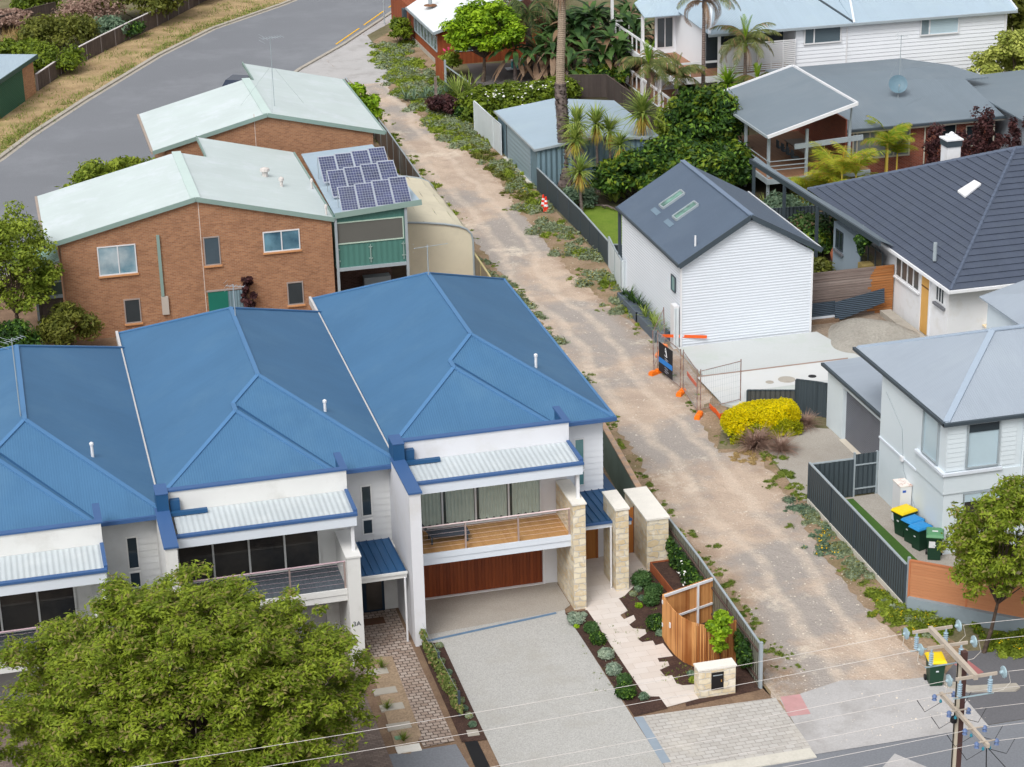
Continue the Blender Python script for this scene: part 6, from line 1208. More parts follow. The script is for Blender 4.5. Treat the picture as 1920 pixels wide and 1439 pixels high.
bk0, bk1 = Vector(P(1243, 1196)[:2]), Vector((24.3, 67.6)); mb = MB(); n = 34
for i in range(n+1): p = bk0.lerp(bk1, i/n); mb.obox(p, bk1-bk0, .05, .03, .02, 1.82)
mb.build('back_slats', m_slat, t)
mb = MB(); off = Vector((.03, -.06)); mb.beam((bk0.x, bk0.y-.06, 1.76), (bk1.x, bk1.y-.06, 1.76), .05, .1).beam((bk0.x, bk0.y-.06, .75), (bk1.x, bk1.y-.06, .75), .05, .08); c_ = bk0.lerp(bk1, .7); mb.box(c_.x-.04, c_.x+.04, c_.y-.1, c_.y-.03, 0, 1.75); mb.build('white_frame', m_purewhite, t)
mb = MB(); mb.box(pts[0].x-.05, pts[0].x-.03, pts[0].y-.1, pts[0].y, 1.45, 1.6).box(pts[0].x-.05, pts[0].x-.03, pts[0].y-.1, pts[0].y, .5, .65); mb.build('hinge', m_purewhite, t); MB().box(pts[2].x-.05, pts[2].x-.0, pts[2].y-.12, pts[2].y-.03, .95, 1.15).build('latch', m_purewhite, t)
# letterbox wall
t = T('letterbox_wall', 'low sandstone letterbox block with black letterbox at the kerb', 'letterbox wall', (22.6, 62.3, 0)); MB().box(21.88, 23.26, 62.12, 62.6, 0, 1.12).build('block', m_stone, t); MB().box(21.85, 23.29, 62.09, 62.63, 1.12, 1.18).build('cap', m_stonecap, t); lb_ = MB().box(22.35, 22.8, 62.09, 62.118, .3, .98).build('letterbox', m_black, t); MB().box(22.4, 22.75, 62.075, 62.089, .86, .89).build('slot', m_galv, lb_); MB().box(22.7, 22.73, 62.06, 62.089, .6, .68).build('latch', M('brass', (200, 150, 80), .3, .02, metal=.6), lb_)
t = T('corten_planter', 'rusty steel raised planter along the steel fence, filled with dark mulch', 'planter', (23.9, 70.5, 0)); MB().wall((23.35, 72.2), (23.5, 67.8), 0, .42, .03).wall((23.35, 72.2), (24.3, 72.2), 0, .42, .03).wall((23.5, 67.8), (24.3, 67.8), 0, .42, .03).build('edge', M('corten_steel', (150, 84, 52), .8, .2, 3), t); MB().slab([(23.37, 72.18, .36), (23.52, 67.82, .36), (24.3, 67.82, .36), (24.3, 72.18, .36)], .3).build('soil', m_mulch, t)
# ---------------- power pole and wires ----------------
t = T('power_pole', 'steel and concrete power pole with two crossarms and glass disc insulators', 'power pole', (24.84, 48.2, 0))
px_, py_ = 24.84, 48.2; m_pole = M('brown_steel_pole', (78, 54, 50), .6, .15, 2); m_polec = M('pole_concrete', (186, 176, 158), .8, .08, 2)
MB().box(px_-.02, px_+.13, py_-.08, py_+.08, 0, 8.75).build('steel_channel', m_pole, t); MB().box(px_-.12, px_-.025, py_-.07, py_+.07, 0, 8.6).build('concrete_core', m_polec, t); MB().tube([(px_-.15, py_-.04, 0), (px_-.15, py_-.04, 8.5)], .018, 5).build('earth_cable', m_black, t)
m_arm = M('galvanised_arm', (178, 166, 152), .6, .12, 3); m_disc = M('pale_blue_porcelain', (150, 172, 180), .3, .06, spec=.6); m_lvi = M('blue_insulator', (88, 108, 148), .35, .1, spec=.6)
za = 8.62; ya, yb_ = 46.95, 49.95; ar = MB().box(px_-.24, px_-.12, ya, yb_, za-.08, za+.08).build('upper_crossarm', m_arm, t)
ends = []
for i, yy in enumerate((yb_-.05, 48.9, ya+.1)):
    mb = MB(); mb.beam((px_-.75, yy, za-.02), (px_+.5, yy, za-.02), .05, .09); hw = mb.build('strain_bracket', m_arm, t)
    for s in (-1, 1):
        x_ = px_+(-.95 if s < 0 else .7); mb = MB(); mb.lathe((x_, yy, za-.02), [(.02, -.12), (.05, -.1), (.06, -.04), (.17, -.02), (.175, .02), (.06, .05), (.02, .1)] if s > 0 else [(.02, -.1), (.06, -.05), (.175, -.02), (.17, .02), (.06, .04), (.05, .1), (.02, .12)], 18, 0, 'x'); mb.build('disc_insulator', m_disc, t); ends.append((x_+s*.12, yy, za-.02, s))
        mb = MB(); xx = px_+(-.62 if s < 0 else .3)
        prof = [(.035, -.52)]
        for k in range(6): prof += [(.035, -.5+.07*k), (.075, -.48+.07*k), (.035, -.455+.07*k)]
        mb.lathe((xx, yy-.02, za-.06), prof+[(.03, 0)], 10); mb.build('surge_arrester', M('arrester_grey', (150, 172, 186), .4, .08), t)
    MB().beam((px_-.8, yy-.02, za-.62), (px_+.42, yy-.02, za-.62), .03, .03).build('arrester_bar', m_disc, t)
    for s in (-1, 1):
        x_ = px_+(-1.0 if s < 0 else .85); MB().tube([(x_, yy, za-.04), (x_+s*.06, yy-.05, za-.35), (x_-s*.15, yy-.05, za-.55), (px_+(-.62 if s < 0 else .3), yy-.02, za-.62)], .009, 4).build('jumper', M('pale_cable', (190, 184, 176), .5, .05), t)
a0 = PX(1765, 1310, px_-.18); a1 = PX(1852, 1390, px_-.18)
zl = (a0.z+a1.z)/2; MB().box(px_-.22, px_-.13, a1.y-.05, a0.y+.05, zl-.06, zl+.06).build('lower_crossarm', m_arm, t)
ly = [a0.y-.05+(a1.y-a0.y+.1)*k for k in (0.02, .36, .72, .98)]; lends = []
for yy in ly:
    MB().beam((px_-.42, yy, zl+.07), (px_+.12, yy, zl+.07), .03, .03).build('insulator_bracket', m_arm, t)
    for s in (-1, 1):
        x_ = px_-.15+s*.3; MB().lathe((x_, yy, zl+.0), [(.03, -.1), (.075, -.08), (.05, -.02), (.08, .02), (.05, .08), (.02, .1)], 10).build('spool_insulator', m_lvi, t); lends.append((x_, yy, zl+.03, s))
        MB().lathe((px_-.15+s*.1, yy, zl-.2), [(.03, 0), (.045, .03), (.03, .09)], 8).build('bracket_stub', M('teal_cap', (50, 130, 150), .4, .05), t)
        MB().tube([(x_+s*.55, yy, zl), (x_+s*.3, yy-.05, zl-.4), (px_-.15+s*.1, yy, zl-.2)], .011, 4).build('tail_cable', m_black, t)
mb = MB(); mb.tube([(px_-.15, ly[3], zl-.1), (px_-.5, ly[3]-.8, zl-1.1), (px_-1.0, ly[3]-2.2, zl-2.2)], .016, 4).tube([(px_-.15, ly[3], zl-.1), (px_+.5, ly[3]-.7, zl-.9), (px_+1.6, ly[3]-2.2, zl-2.4)], .016, 4); mb.build('service_drop', m_black, t)
MB().lathe((px_-.2, py_-.1, zl-.35), [(.05, -.1), (.1, -.06), (.1, .08), (.05, .12)], 10).build('cable_joint', m_black, t)
m_wire = M('bare_wire', (196, 190, 186), .5, .05)
def wire(p, s, L, label, sag, r=.008):
    q = [Vector((p[0]+s*L*k/18, p[1]+(p[3] if len(p) > 4 else 0), p[2]-4*sag*(k/18)*(1-k/18))) for k in range(19)]; mb = MB(); mb.tube(q, r, 4); tag(mb.build('overhead_wire', m_wire), label, 'wire', 'overhead wires')
hn = ['far', 'middle', 'near']
for i, (x, y, z, s) in enumerate(ends): wire((x, y, z), s, 42, f"{hn[i//2]} upper wire running {'left' if s < 0 else 'right'} from the power pole", .55)
ln_ = ['first (farthest)', 'second', 'third', 'fourth (nearest)']
for i, (x, y, z, s) in enumerate(lends): wire((x, y, z), s, 42, f"{ln_[i//2]} lower wire running {'left' if s < 0 else 'right'} from the power pole", .5)
# ---------------- trees ----------------
tree('street_tree', 'big spreading yellow-green tree in front of the left townhouses', 'tree', (4.2, 58.6, 0), (3.65, 58.6, 4.75), (5.35, 4.8, 3.5), 1650, .32, 250000, .062, l_big, m_bark, .16, 11, limbs=90, up=.9, asp=2.8, shell=.1, zmin=1.5, tail=.3)
tree('street_tree', 'small airy green tree overhanging the tan slat fence', 'tree', (32.96, 62.3, 0), (34.0, 62.4, 4.25), (2.5, 2.0, 2.15), 260, .32, 36000, .07, l_big, m_bark, .07, 12, limbs=40, asp=2.6, shell=.2, tail=.3)
tree('lime_tree', 'bright lime-green round tree in front of the timber cabin', 'tree', (36.8, 155.6, 0), (37.3, 156.2, 4.0), (2.8, 2.5, 2.0), 110, .5, 16000, .16, l_lime, m_bark, .14, 13, up=.7, limbs=30, tail=.25, asp=2.2)
c0 = PY(18, 480, 105.5)
tree('garden_tree', 'yellow-green tree at the left edge beside the brick house veranda', 'tree', (c0.x, 105.5, 0), (c0.x, 105.5, c0.z-.5), (2.0, 2.0, 2.9), 110, .45, 15000, .11, l_mid, m_bark, .12, 14, limbs=30, tail=.25)
c0 = P(610, 150, 0)
tree('garden_tree', 'bright green bushy tree beyond the far pale green roof', 'tree', (23.8, 141, 0), (23.6, 140.8, 2.6), (1.9, 1.7, 1.6), 22, .7, 5000, .22, l_lime, m_bark, .1, 15)
c0 = P(235, 330, 0)
tree('garden_tree', 'soft green bushy tree between the two pale green roofs and the road', 'tree', (7.4, 128, 0), (6.9, 127.5, 1.9), (3.2, 2.4, 2.0), 90, .5, 14000, .13, l_mid, m_bark, .12, 16, asp=2.6, tail=.25)
def bush(name, label, cat, c, R, n, size, mat, seed, k=10, rr=None, group=None, **kw):
    k = int(k*3.2); rr = (rr or min(R)*.6)*.6; n = int(n*1.25); size *= .8; kw.setdefault('tail', .3); kw.setdefault('asp', 2.2); kw.setdefault('shell', .2)
    cl = clumps((c[0], c[1], c[2]+R[2]*.55), (R[0]*.8, R[1]*.8, R[2]*.6), k, rr, seed, -.3)
    t = T(name, label, cat, (c[0], c[1], c[2] if len(c) > 2 else 0), group); leaves('foliage', cl, n, size, mat, t, seed, **kw)
    if mat is l_dark and n > 3000: leaves('new_growth', [(a, b_, z_+.1, r1, r2, r3) for a, b_, z_, r1, r2, r3 in cl if (int(a*37)+int(b_*53)) % 3 == 0], n//5, size*1.05, l_hedge, t, seed+1, **kw)
    mb = MB(); rg = random.Random(seed)
    for i in range(5): e = cl[rg.randrange(len(cl))]; mb.tube([(c[0], c[1], c[2]), ((c[0]+e[0])/2, (c[1]+e[1])/2, e[2]*.5), (e[0], e[1], e[2])], [.04, .03, .01], 4)
    mb.build('stem', m_bark, t); return t
def PB(px, py): q = P(px, py); return (q.x, q.y, 0)
bush('shrub', 'dark green shrub with purple flowers at the left edge below the garden tree', 'shrub', (-.3, 102.5, 0), (1.6, 1.5, 2.2), 6000, .13, l_dark, 21)
bush('shrub', 'olive feathery shrub at the left corner of the near brick house', 'shrub', (2.6, 104.3, 0), (1.8, 1.2, 2.4), 5200, .11, l_olive, 22, asp=3)
bush('climber', 'burgundy-brown climber on the brick wall beside the teal door', 'climber', (12.05, 106.2, 0), (.4, .3, 2.6), 900, .14, l_purp, 23)
# top-left garden
for i, (px, py, R, n, s, m, lb) in enumerate([
    (100, 138, (2.4, 2.2, 1.9), 6200, .17, l_hedge, 'rounded bright green shrub right behind the brick garage'),
    (40, 118, (2.5, 2.2, 1.6), 3600, .2, l_hedge, 'green shrub touching the back of the garage roof'),
    (115, 95, (3.8, 2.8, 2.4), 5200, .2, l_olive, 'reddish-olive shrub mass behind the brushwood fence'),
    (20, 60, (3.6, 2.8, 1.4), 3000, .24, l_pink, 'low mound of grey-brown brushwood prunings in the far garden'),
    (75, 30, (3.0, 3.0, 1.6), 3000, .22, l_hedge, 'green shrub in front of the farther brushwood fence'),
    (170, 58, (3.2, 2.6, 2.6), 2600, .16, l_pink, 'bare grey twiggy shrub in the middle of the far garden'),
    (262, 40, (5.2, 3.6, 3.8), 9000, .24, l_olive, 'large olive wattle bush leaning over the brushwood fence'),
    (205, 75, (2.0, 1.8, 1.6), 2200, .2, l_blueg, 'blue-grey shrub below the bare twiggy shrub'),
    (345, 4, (4.0, 3.0, 3.0), 4500, .26, l_dark, 'dark shrub at the top end of the brushwood fence'),
    (235, 72, (2.0, 1.6, 1.2), 2000, .2, l_dark, 'small dark green shrub just over the fence rail')]):
    q = PB(px, py); bush('shrub', lb, 'shrub', q, R, n, s, m, 30+i, 12)
cl = []
rg = random.Random(2)
def tufts(name, label, cat, pts, n, L, w, mat, seed=1, e0=.5, e1=1.5, droop=.7, kind='stuff', spread=.12):
    rg = random.Random(seed); mb = MB()
    for (x, y) in pts:
        for i in range(n): blade(mb, (x+rg.gauss(0, spread), y+rg.gauss(0, spread), .01), rg.uniform(0, 6.28), rg.uniform(e0, e1), L*rg.uniform(.6, 1.2), w, droop, 2)
    return tag(mb.build(name, mat), label, cat, None, kind)
tufts('dry_grass', 'dry straw-coloured grass in the far garden', 'grass', [(P(rg.uniform(-5, 120), rg.uniform(45, 90)).x, P(40, rg.uniform(45, 90)).y) for _ in range(260)], 9, .9, .05, l_dry, 3)
# grass tufts on the dry verge
pts = []
for _ in range(900):
    k = rg.random(); i = rg.randrange(len(far)-2)+1 if len(far) > 3 else 1; a, b = far[i], far[min(i+1, len(far)-1)]; o = rg.uniform(.5, 1.6) if rg.random() < .6 else rg.uniform(1, 6); pts.append((a[0]+(b[0]-a[0])*k-o*.85, a[1]+(b[1]-a[1])*k+o*.4))
tufts('verge_grass', 'yellow-green grass growing along the kerb', 'grass', pts, 10, .3, .05, l_grass, 5, .3, 1.3, spread=.3)
# ---------------- ground cover along the lane ----------------
def cover(name, label, spots, n_per, size, mat, seed, asp=2.0, hf=.55, fl=None, flm=None, nfl=0):
    rg = random.Random(seed); bl = []
    for (x, y, r) in spots:
        if math.sin(x*2.1+seed)+math.sin(y*1.3+seed*.7)+math.sin(y*3.1+x)*.6 < -.3: continue
        for _ in range(5): rr = r*rg.choice((.12, .2, .3, .42)); bl.append((x+rg.gauss(0, r*.6), y+rg.gauss(0, r*.7), rr*hf*.35, rr, rr, rr*hf))
    o = leaves(name, bl, int(n_per*len(spots)*1.8), size*.55, mat, None, seed, asp*1.3, .3, .2, tail=.45); tag(o, label, 'ground cover', None, 'stuff')
    if flm:
        bl2 = [(b[0], b[1], b[2]+b[5]*.6, b[3], b[4], b[5]*.55) for b in rg.sample(bl, min(len(bl), max(3, nfl//6)))]
        o = leaves('flowers', bl2, nfl, .065, flm, None, seed+1, 1, 1.5, .8); tag(o, fl, 'flowers', None, 'stuff')
def along(line, w, step, r, seed, j=.4):
    rg = random.Random(seed); out = []
    for a, b in zip(line[:-1], line[1:]):
        L = math.hypot(b[0]-a[0], b[1]-a[1]); n = max(1, int(L/step)); wa, wb = (a[2], b[2]) if len(a) > 2 else (w, w)
        for i in range(n):
            u = (i+rg.random())/n; ww = wa+(wb-wa)*u; out.append((a[0]+(b[0]-a[0])*u+rg.uniform(-ww, ww)/2, a[1]+(b[1]-a[1])*u+rg.uniform(-j, j), r*rg.uniform(.6, 1.3)))
    return out
rs = [(31.15, 66.2, .9), (30.9, 68.5, 1.1), (31.1, 70.5, .9), (31.3, 73, .5), (31.45, 75.6, .3)]
cover('ground_cover', 'silver-grey ground cover along the foot of the charcoal fence', along(rs, 1, .22, .42, 1), 300, .085, l_sage, 41)
cover('ground_cover', 'green and yellow flowering ground cover at the lane mouth below the tan fence', along([(31.0, 67.6, .8), (31.3, 65.6, 1.3), (32.0, 64.1, 1.4), (33.2, 63.0, 1.0), (35, 61.9, .6)], 1, .16, .42, 2), 360, .09, l_mid, 42, 2.4, .8, 'yellow daisies in the planting below the fence corner', p_yel, 420)
cover('ground_cover', 'leafy green and orange-flowered planting along the foot of the tan fence', along([(32.2, 64.6, 1.2), (33.6, 63.1, 1.2), (35.2, 62.2, .9)], 1, .12, .4, 33), 330, .1, l_hedge, 143, 2.4, .8, 'orange flowers along the foot of the tan fence', p_yel, 200)
cover('ground_cover', 'silver mounds between the flowering plants below the tan fence', along([(31.6, 65.2, .8), (32.6, 64.2, .8), (33.8, 62.9, .6)], 1, .4, .42, 3), 300, .08, l_sage, 43)
cover('ground_cover', 'blue-green ground cover with orange-yellow flowers halfway along the charcoal fence', along([(31.1, 73.5, .4), (31.2, 71, .8)], 1, .3, .4, 4), 260, .085, l_blueg, 44, 2, .6, 'orange-yellow flowers halfway along the charcoal fence', p_yel, 150)
rs = [(31.9, 99.2, .9), (31.6, 101.5, 1.1), (31.7, 104, 1.1), (31.9, 107, 1.0), (32.1, 110.5, 1.2), (31.9, 114, 1.5), (31.9, 118, 1.5), (32.1, 122, 1.4), (32.2, 125, 1.0), (32.3, 129, .6), (32.3, 133, .6)]
cover('ground_cover', 'silver-green shrubs along the lane side of the dark steel fence', along(rs, 1, .26, .62, 5), 260, .11, l_sage, 45, 2.2, .75, 'yellow flowers scattered in the shrubs along the dark steel fence', p_yel, 500)
cover('ground_cover', 'green weeds mixed through the shrubs along the dark steel fence', along(rs, 1, .7, .5, 6), 230, .11, l_mid, 46, 2.6, .8)
cover('ground_cover', 'scruffy dry plants by the blue-grey shed', along([(31.9, 121, 1.2), (31.9, 127, 1.2), (32.0, 133, .9), (32.0, 138, 1.0), (31.6, 143, 1.6)], 1, .55, .55, 7), 200, .11, l_olive, 47, 2.6, .6)
rs = [(31.6, 137, .8), (31.4, 142, 1.6), (31.3, 146, 2.2), (31.2, 150, 2.8), (31.3, 155, 3.2), (31.6, 160, 3.4), (32.2, 166, 3.2), (33.2, 172, 2.2)]
cover('ground_cover', 'mixed grey-green groundcover between the lane and the cabin', along(rs, 1, .12, .75, 8, .8), 170, .15, l_sage, 48, 2.0, .5)
cover('ground_cover', 'green plants between the lane and the cabin', along(rs, 1, .2, .7, 9, .8), 190, .16, l_mid, 49, 2.4, .5, 'small yellow flowers near the top of the lane', p_yel, 160)
cover('ground_cover', 'grass-green patch in front of the cabin gate', along([(32.6, 150.5, 2.0), (32.8, 157, 2.0)], 2, .3, .8, 10), 320, .16, l_lime if 0 else l_hedge, 50, 3, .5, 'white flowers on the green patch in front of the cabin', p_whi, 260)
ls = [(25.2, 62.6, .5), (25.2, 66, .4), (25.15, 70, .7), (25.2, 74, .6), (25.2, 80, .4), (25.6, 88, .6)]
cover('ground_cover', 'low weeds along the lane side of the grey-green fence', along(ls, .5, .55, .28, 11), 170, .07, l_mid, 51, 2.6, .6)
cover('ground_cover', 'green and silver weeds along the left edge of the lane behind the blue roof', along([(26.0, 92, .6), (26.1, 97, .9), (26.2, 103, 1.0), (26.2, 109, .8), (26.0, 114, .5)], .5, .35, .5, 12), 200, .1, l_sage, 52, 2.4, .6)
cover('ground_cover', 'green weeds along the far left edge of the lane', along([(26.2, 119, .5), (26.3, 126, .6), (26.3, 134, .5), (26.5, 142, .5)], .5, .5, .5, 13), 160, .11, l_mid, 53, 2.6, .6)
cover('ground_cover', 'thin weeds below the golden hedge by the driveway', along([(31.9, 81.5, .5), (31.9, 79, .3), (31.7, 76.6, .7)], .5, .3, .3, 14), 170, .08, l_grass, 54, 3, .6)
cover('ground_cover', 'grey-green clump against the fence corner at the driveway', [(31.35, 76.0, .5), (31.2, 75.4, .45), (30.9, 75.8, .35)], 500, .08, l_blueg, 55, 2, .7)
cover('ground_cover', 'dry weeds around the foot of the golden hedge', along([(30.1, 83.2, .8), (30.9, 81.8, 1.2), (31.6, 80.6, .8)], .8, .3, .35, 15), 120, .08, l_dry, 56, 3, .5)
cover('ground_cover', 'thin dry weeds creeping onto the right side of the lane', along([(30.6, 64.5, 1.2), (30.4, 72, 1.0), (31.0, 79, .8), (30.6, 90, .6), (31.3, 98, 1.2), (30.6, 108, 1.2), (30.9, 120, 1.4), (31.0, 135, 1.4)], 1, .8, .26, 61), 50, .045, l_grass, 161, 3.2, .5)
cover('ground_cover', 'thin weeds creeping onto the left side of the lane', along([(25.6, 62.5, .8), (26.0, 70, .7), (26.0, 80, .8), (26.6, 92, .8), (27.0, 104, .8), (26.9, 120, .6), (26.9, 140, .8), (27.8, 155, 1)], 1, .6, .28, 62), 60, .045, l_grass, 162, 3.2, .5)
# stones on the lane
rg = random.Random(9); mb = MB()
for _ in range(1500):
    y = 58+rg.random()**1.6*100; x = rg.uniform(25.5, 31.2); s = rg.uniform(.012, .045)*(1+.6*(rg.random() < .08)); a = rg.uniform(0, 3.14); h_ = s*.5
    v = [(x+s*math.cos(a+k*1.2566)*rg.uniform(.7, 1.2), y+s*math.sin(a+k*1.2566)*rg.uniform(.7, 1.2), .01) for k in range(5)]; mb.add(v+[(x, y, .013+h_)], [(k, (k+1) % 5, 5) for k in range(5)])
tag(mb.build('lane_stones', M('pale_stone', (206, 196, 182), .9, .2, 3)), 'small pale stones scattered over the unsealed lane', 'stones', None, 'stuff')
# ---------------- plants at the top of the lane ----------------
def strap(name, label, cat, c, heads, n, L, w, mat, seed, e0=.3, e1=1.45, droop=.8):
    t = T(name, label, cat, (c[0], c[1], 0)); rgx = random.Random(seed); mb = MB()
    for _ in range(heads): rosette(mb, (c[0]+rgx.gauss(0, .35*heads**.4), c[1]+rgx.gauss(0, .35*heads**.4), .05), n, L, w, e0, e1, droop, rgx)
    mb.build('leaves', mat, t); return t
q = PB(800, 190); strap('agave_clump', 'blue-green strappy plant clump left of the weathered post', 'plant', q, 7, 16, 1.3, .14, l_blueg, 61)
q = PB(840, 178); strap('agave_clump', 'blue-green strappy plant clump behind the weathered post', 'plant', q, 4, 14, 1.2, .13, l_blueg, 62)
q = PB(868, 178); strap('flax_clump', 'yellow-green flax clump at the left end of the flowering hedge', 'plant', q, 5, 18, 1.9, .12, l_yucca, 63, .6, 1.5, .5)
q = PB(828, 218); bush('shrub', 'burgundy-leaved shrub on the lane edge', 'shrub', q, (1.5, 1.1, 1.2), 2600, .14, l_purp, 64)
q = PB(875, 225); bush('shrub', 'small dark green shrub beside the white gate panel', 'shrub', q, (.9, .8, .9), 1300, .13, l_dark, 65)
q = PB(818, 195); t = T('weathered_post', 'short weathered timber post standing in the blue-green plants', 'post', q); MB().obox((q[0], q[1]), (1, 0), .18, .18, 0, 2.0).build('post', m_greyw, t)
bush('shrub', 'green bush against the near end of the timber cabin', 'shrub', (33.5, 171, 0), (1.0, 1.4, 1.7), 2200, .18, l_hedge, 66)
q = PB(870, 135); t = bush('rose_bush', 'shrub with a few pink blooms at the cabin corner', 'rose bush', (34.9, 158.6, 0), (.9, .8, 1.7), 1300, .15, l_mid, 67); leaves('blooms', [(34.9, 158.5, 1.9, .5, .5, .4)], 12, .16, p_pink, t, 3)
# flowering hedge
t = T('flowering_hedge', 'long olive-green hedge with white flowers behind the white gate panel', 'hedge', (37, 145, 0)); bl = []
rg = random.Random(5)
for i in range(70): x = 33.2+8*rg.random(); bl.append((x, 143.6+2.6*rg.random()+(x-33)*.2, rg.uniform(.4, 1.6), .9, .9, .6))
leaves('foliage', bl, 22000, .17, l_hedge, t, 5, 2, .5); leaves('flowers', [(34.0, 144, 1.9, 1.2, .8, .4), (36, 144, 1.9, 1.6, .6, .4), (36.5, 142.7, 1.2, .6, .4, .5), (39, 145, 2.0, 2, .6, .3)], 90, .15, p_whi, t, 6, 1, 1.5)
MB().tube([(34, 144.5, 0), (34, 144.6, 1.2)], .05, 5).build('stem', m_bark, t)
# giant strelitzia / banana clumps behind the tall palm trunk
def banana(label, x, y, h, n, seed):
    t = T('banana_palm', label, 'plant', (x, y, 0), 'giant strappy plants behind the palm trunk'); rgx = random.Random(seed); mb = MB(); st = MB(); dd = MB()
    for s in range(8):
        bx_, by_ = x+rgx.gauss(0, 1.2), y+rgx.gauss(0, .9); hh = h*rgx.uniform(.55, 1.0); st.tube([(bx_, by_, 0), (bx_, by_, hh*.6)], [.16, .12], 6)
        for i in range(n+4):
            az = rgx.uniform(0, 6.28); el = rgx.uniform(.3, 1.5); d = Vector((math.cos(az), math.sin(az), 0)); side = Vector((-d.y, d.x, 0)); q = Vector((bx_, by_, hh*.6)); L = rgx.uniform(1.9, 3.0); m_ = mb if i < n-1 else dd
            if m_ is dd: el = -.6
            b = len(m_.v); e = el
            for k in range(7):
                u = k/6; ww = .2*math.sin(math.pi*max(0, u-.22)/.78)**.7+.02; sg = .1*ww; m_.v += [tuple(q-side*ww+Vector((0, 0, sg))), tuple(q), tuple(q+side*ww+Vector((0, 0, sg)))]
                q = q+(d*math.cos(e)+Vector((0, 0, math.sin(e))))*L/6; e -= (1.6 if m_ is mb else .6)/6
            for k in range(6):
                for j in (0, 1): m_.f.append((b+3*k+j, b+3*k+j+1, b+3*k+j+4, b+3*k+j+3)); m_.m.append(0)
    mb.build('leaves', l_ban, t); dd.build('dead_leaves', l_dead, t); st.build('stem', m_bark2, t)
for i, (x, y, h, lb) in enumerate([(41.5, 154.5, 5.0, 'leftmost big-leaved plant clump, drooping over the shady patio'), (43.4, 157, 6.4, 'tall big-leaved clump at the top edge, second from the left'), (44.6, 151.5, 4.6, 'big-leaved clump with dead brown leaves right behind the palm trunk'), (46.4, 156.5, 6.6, 'tall big-leaved clump touching the top edge of the picture'), (47.6, 151.8, 5.4, 'big-leaved clump beside the left gallery of the white house'), (48.8, 157, 6.6, 'farthest right big-leaved clump behind the white gallery post')]): banana(lb, x, y, h, 14, 70+i)
bush('shrub', 'dark leafy shrub at the foot of the big-leaved clumps', 'shrub', (44, 149.6, 0), (3.0, 1.2, 1.6), 4000, .2, l_dark, 76)
run_fence('old_timber_fence', 'dark old timber fence behind the flowering hedge and the steel shed', [(41.5, 148.6), (44.3, 147.6), (44.4, 141.5)], 1.7, M('dark_fence_boards', (84, 76, 72), .85, .15, 1, pat='planks', pitch=.14, amp=.01, rgb2=(66, 58, 56)), m_brush)
t = T('feather_palm', 'palm with long drooping feathery fronds left of the big-leaved clumps', 'palm tree', (41.0, 157.5, 0)); st_ = random.getstate(); random.seed(77); mb = MB()
for i in range(26): frond(mb, (41.0, 157.5, 4.6), i*2.4, random.uniform(.2, 1.35), 3.4*random.uniform(.8, 1.1), 2.3, 24, .8, .06, .9)
mb.build('fronds', leafmat('dark_palm_leaf', (48, 66, 36), (96, 112, 62), (120, 100, 70), 1.0), t); MB().tube([(41, 157.5, 0), (41, 157.5, 4.6)], [.3, .25], 8).build('trunk', m_bark2, t); random.setstate(st_)
# tall palm in front of the shed: trunk runs out of the top of the picture
t = T('tall_palm', 'very tall palm whose rough trunk crosses the steel shed and leaves the picture', 'palm tree', (35.0, 126.4, 0))
mb = MB(); pts = []; rad = []; rg = random.Random(3)
for i in range(70):
    z = i*.215; sw = .09*math.sin(z*.7)+.012*z*.0; pts.append((35.0+sw-.004*z*z*.05, 126.4, z)); rad.append((.66-.22*min(1, z/1.2) if z < 1.2 else .44-.012*z)*(1+.05*(i % 2)))
cut = 46
mb.tube(pts[:32], rad[:32], 12); 
for i in range(620):
    z = rg.random()**.9*6.6; a = rg.uniform(0, 6.28); r = (.66-.22*min(1, z/1.2) if z < 1.2 else .44-.012*z); x = 35.0+.09*math.sin(z*.7)+r*math.cos(a); y = 126.4+r*math.sin(a); o = Vector((math.cos(a), math.sin(a), 0)); s = Vector((-o.y, o.x, 0)); p = Vector((x, y, z))
    mb.add([p-s*.06-o*.02, p+s*.06-o*.02, p+s*.04+o*.07+Vector((0, 0, .1)), p-s*.04+o*.07+Vector((0, 0, .1))], [(0, 1, 2, 3), (3, 2, 1, 0)])
mb.build('rough_trunk', m_bark2, t); MB().tube(pts[31:], [r*.8 for r in rad[31:]], 12).build('smooth_trunk', M('smooth_palm_trunk', (148, 132, 116), .8, .12, 3, pat='ribs', pitch=.12, amp=.01, vert=False), t)
mb = MB(); tp = pts[-8]
for i in range(80): a = rg.uniform(0, 6.28); blade(mb, (tp[0]+.2*math.cos(a), tp[1]+.2*math.sin(a), tp[2]+rg.uniform(-1.0, .6)), a, rg.uniform(-1.5, -1.1), rg.uniform(.9, 1.6), .12, .1, 2)
mb.build('dead_skirt', l_dead, t)
mb = MB(); [frond(mb, (pts[-1][0], pts[-1][1], pts[-1][2]), k*.45, rg.uniform(.1, 1.2), 3.4, 1.7, 20, .8, .05) for k in range(14)]; mb.build('fronds', l_palm, t)
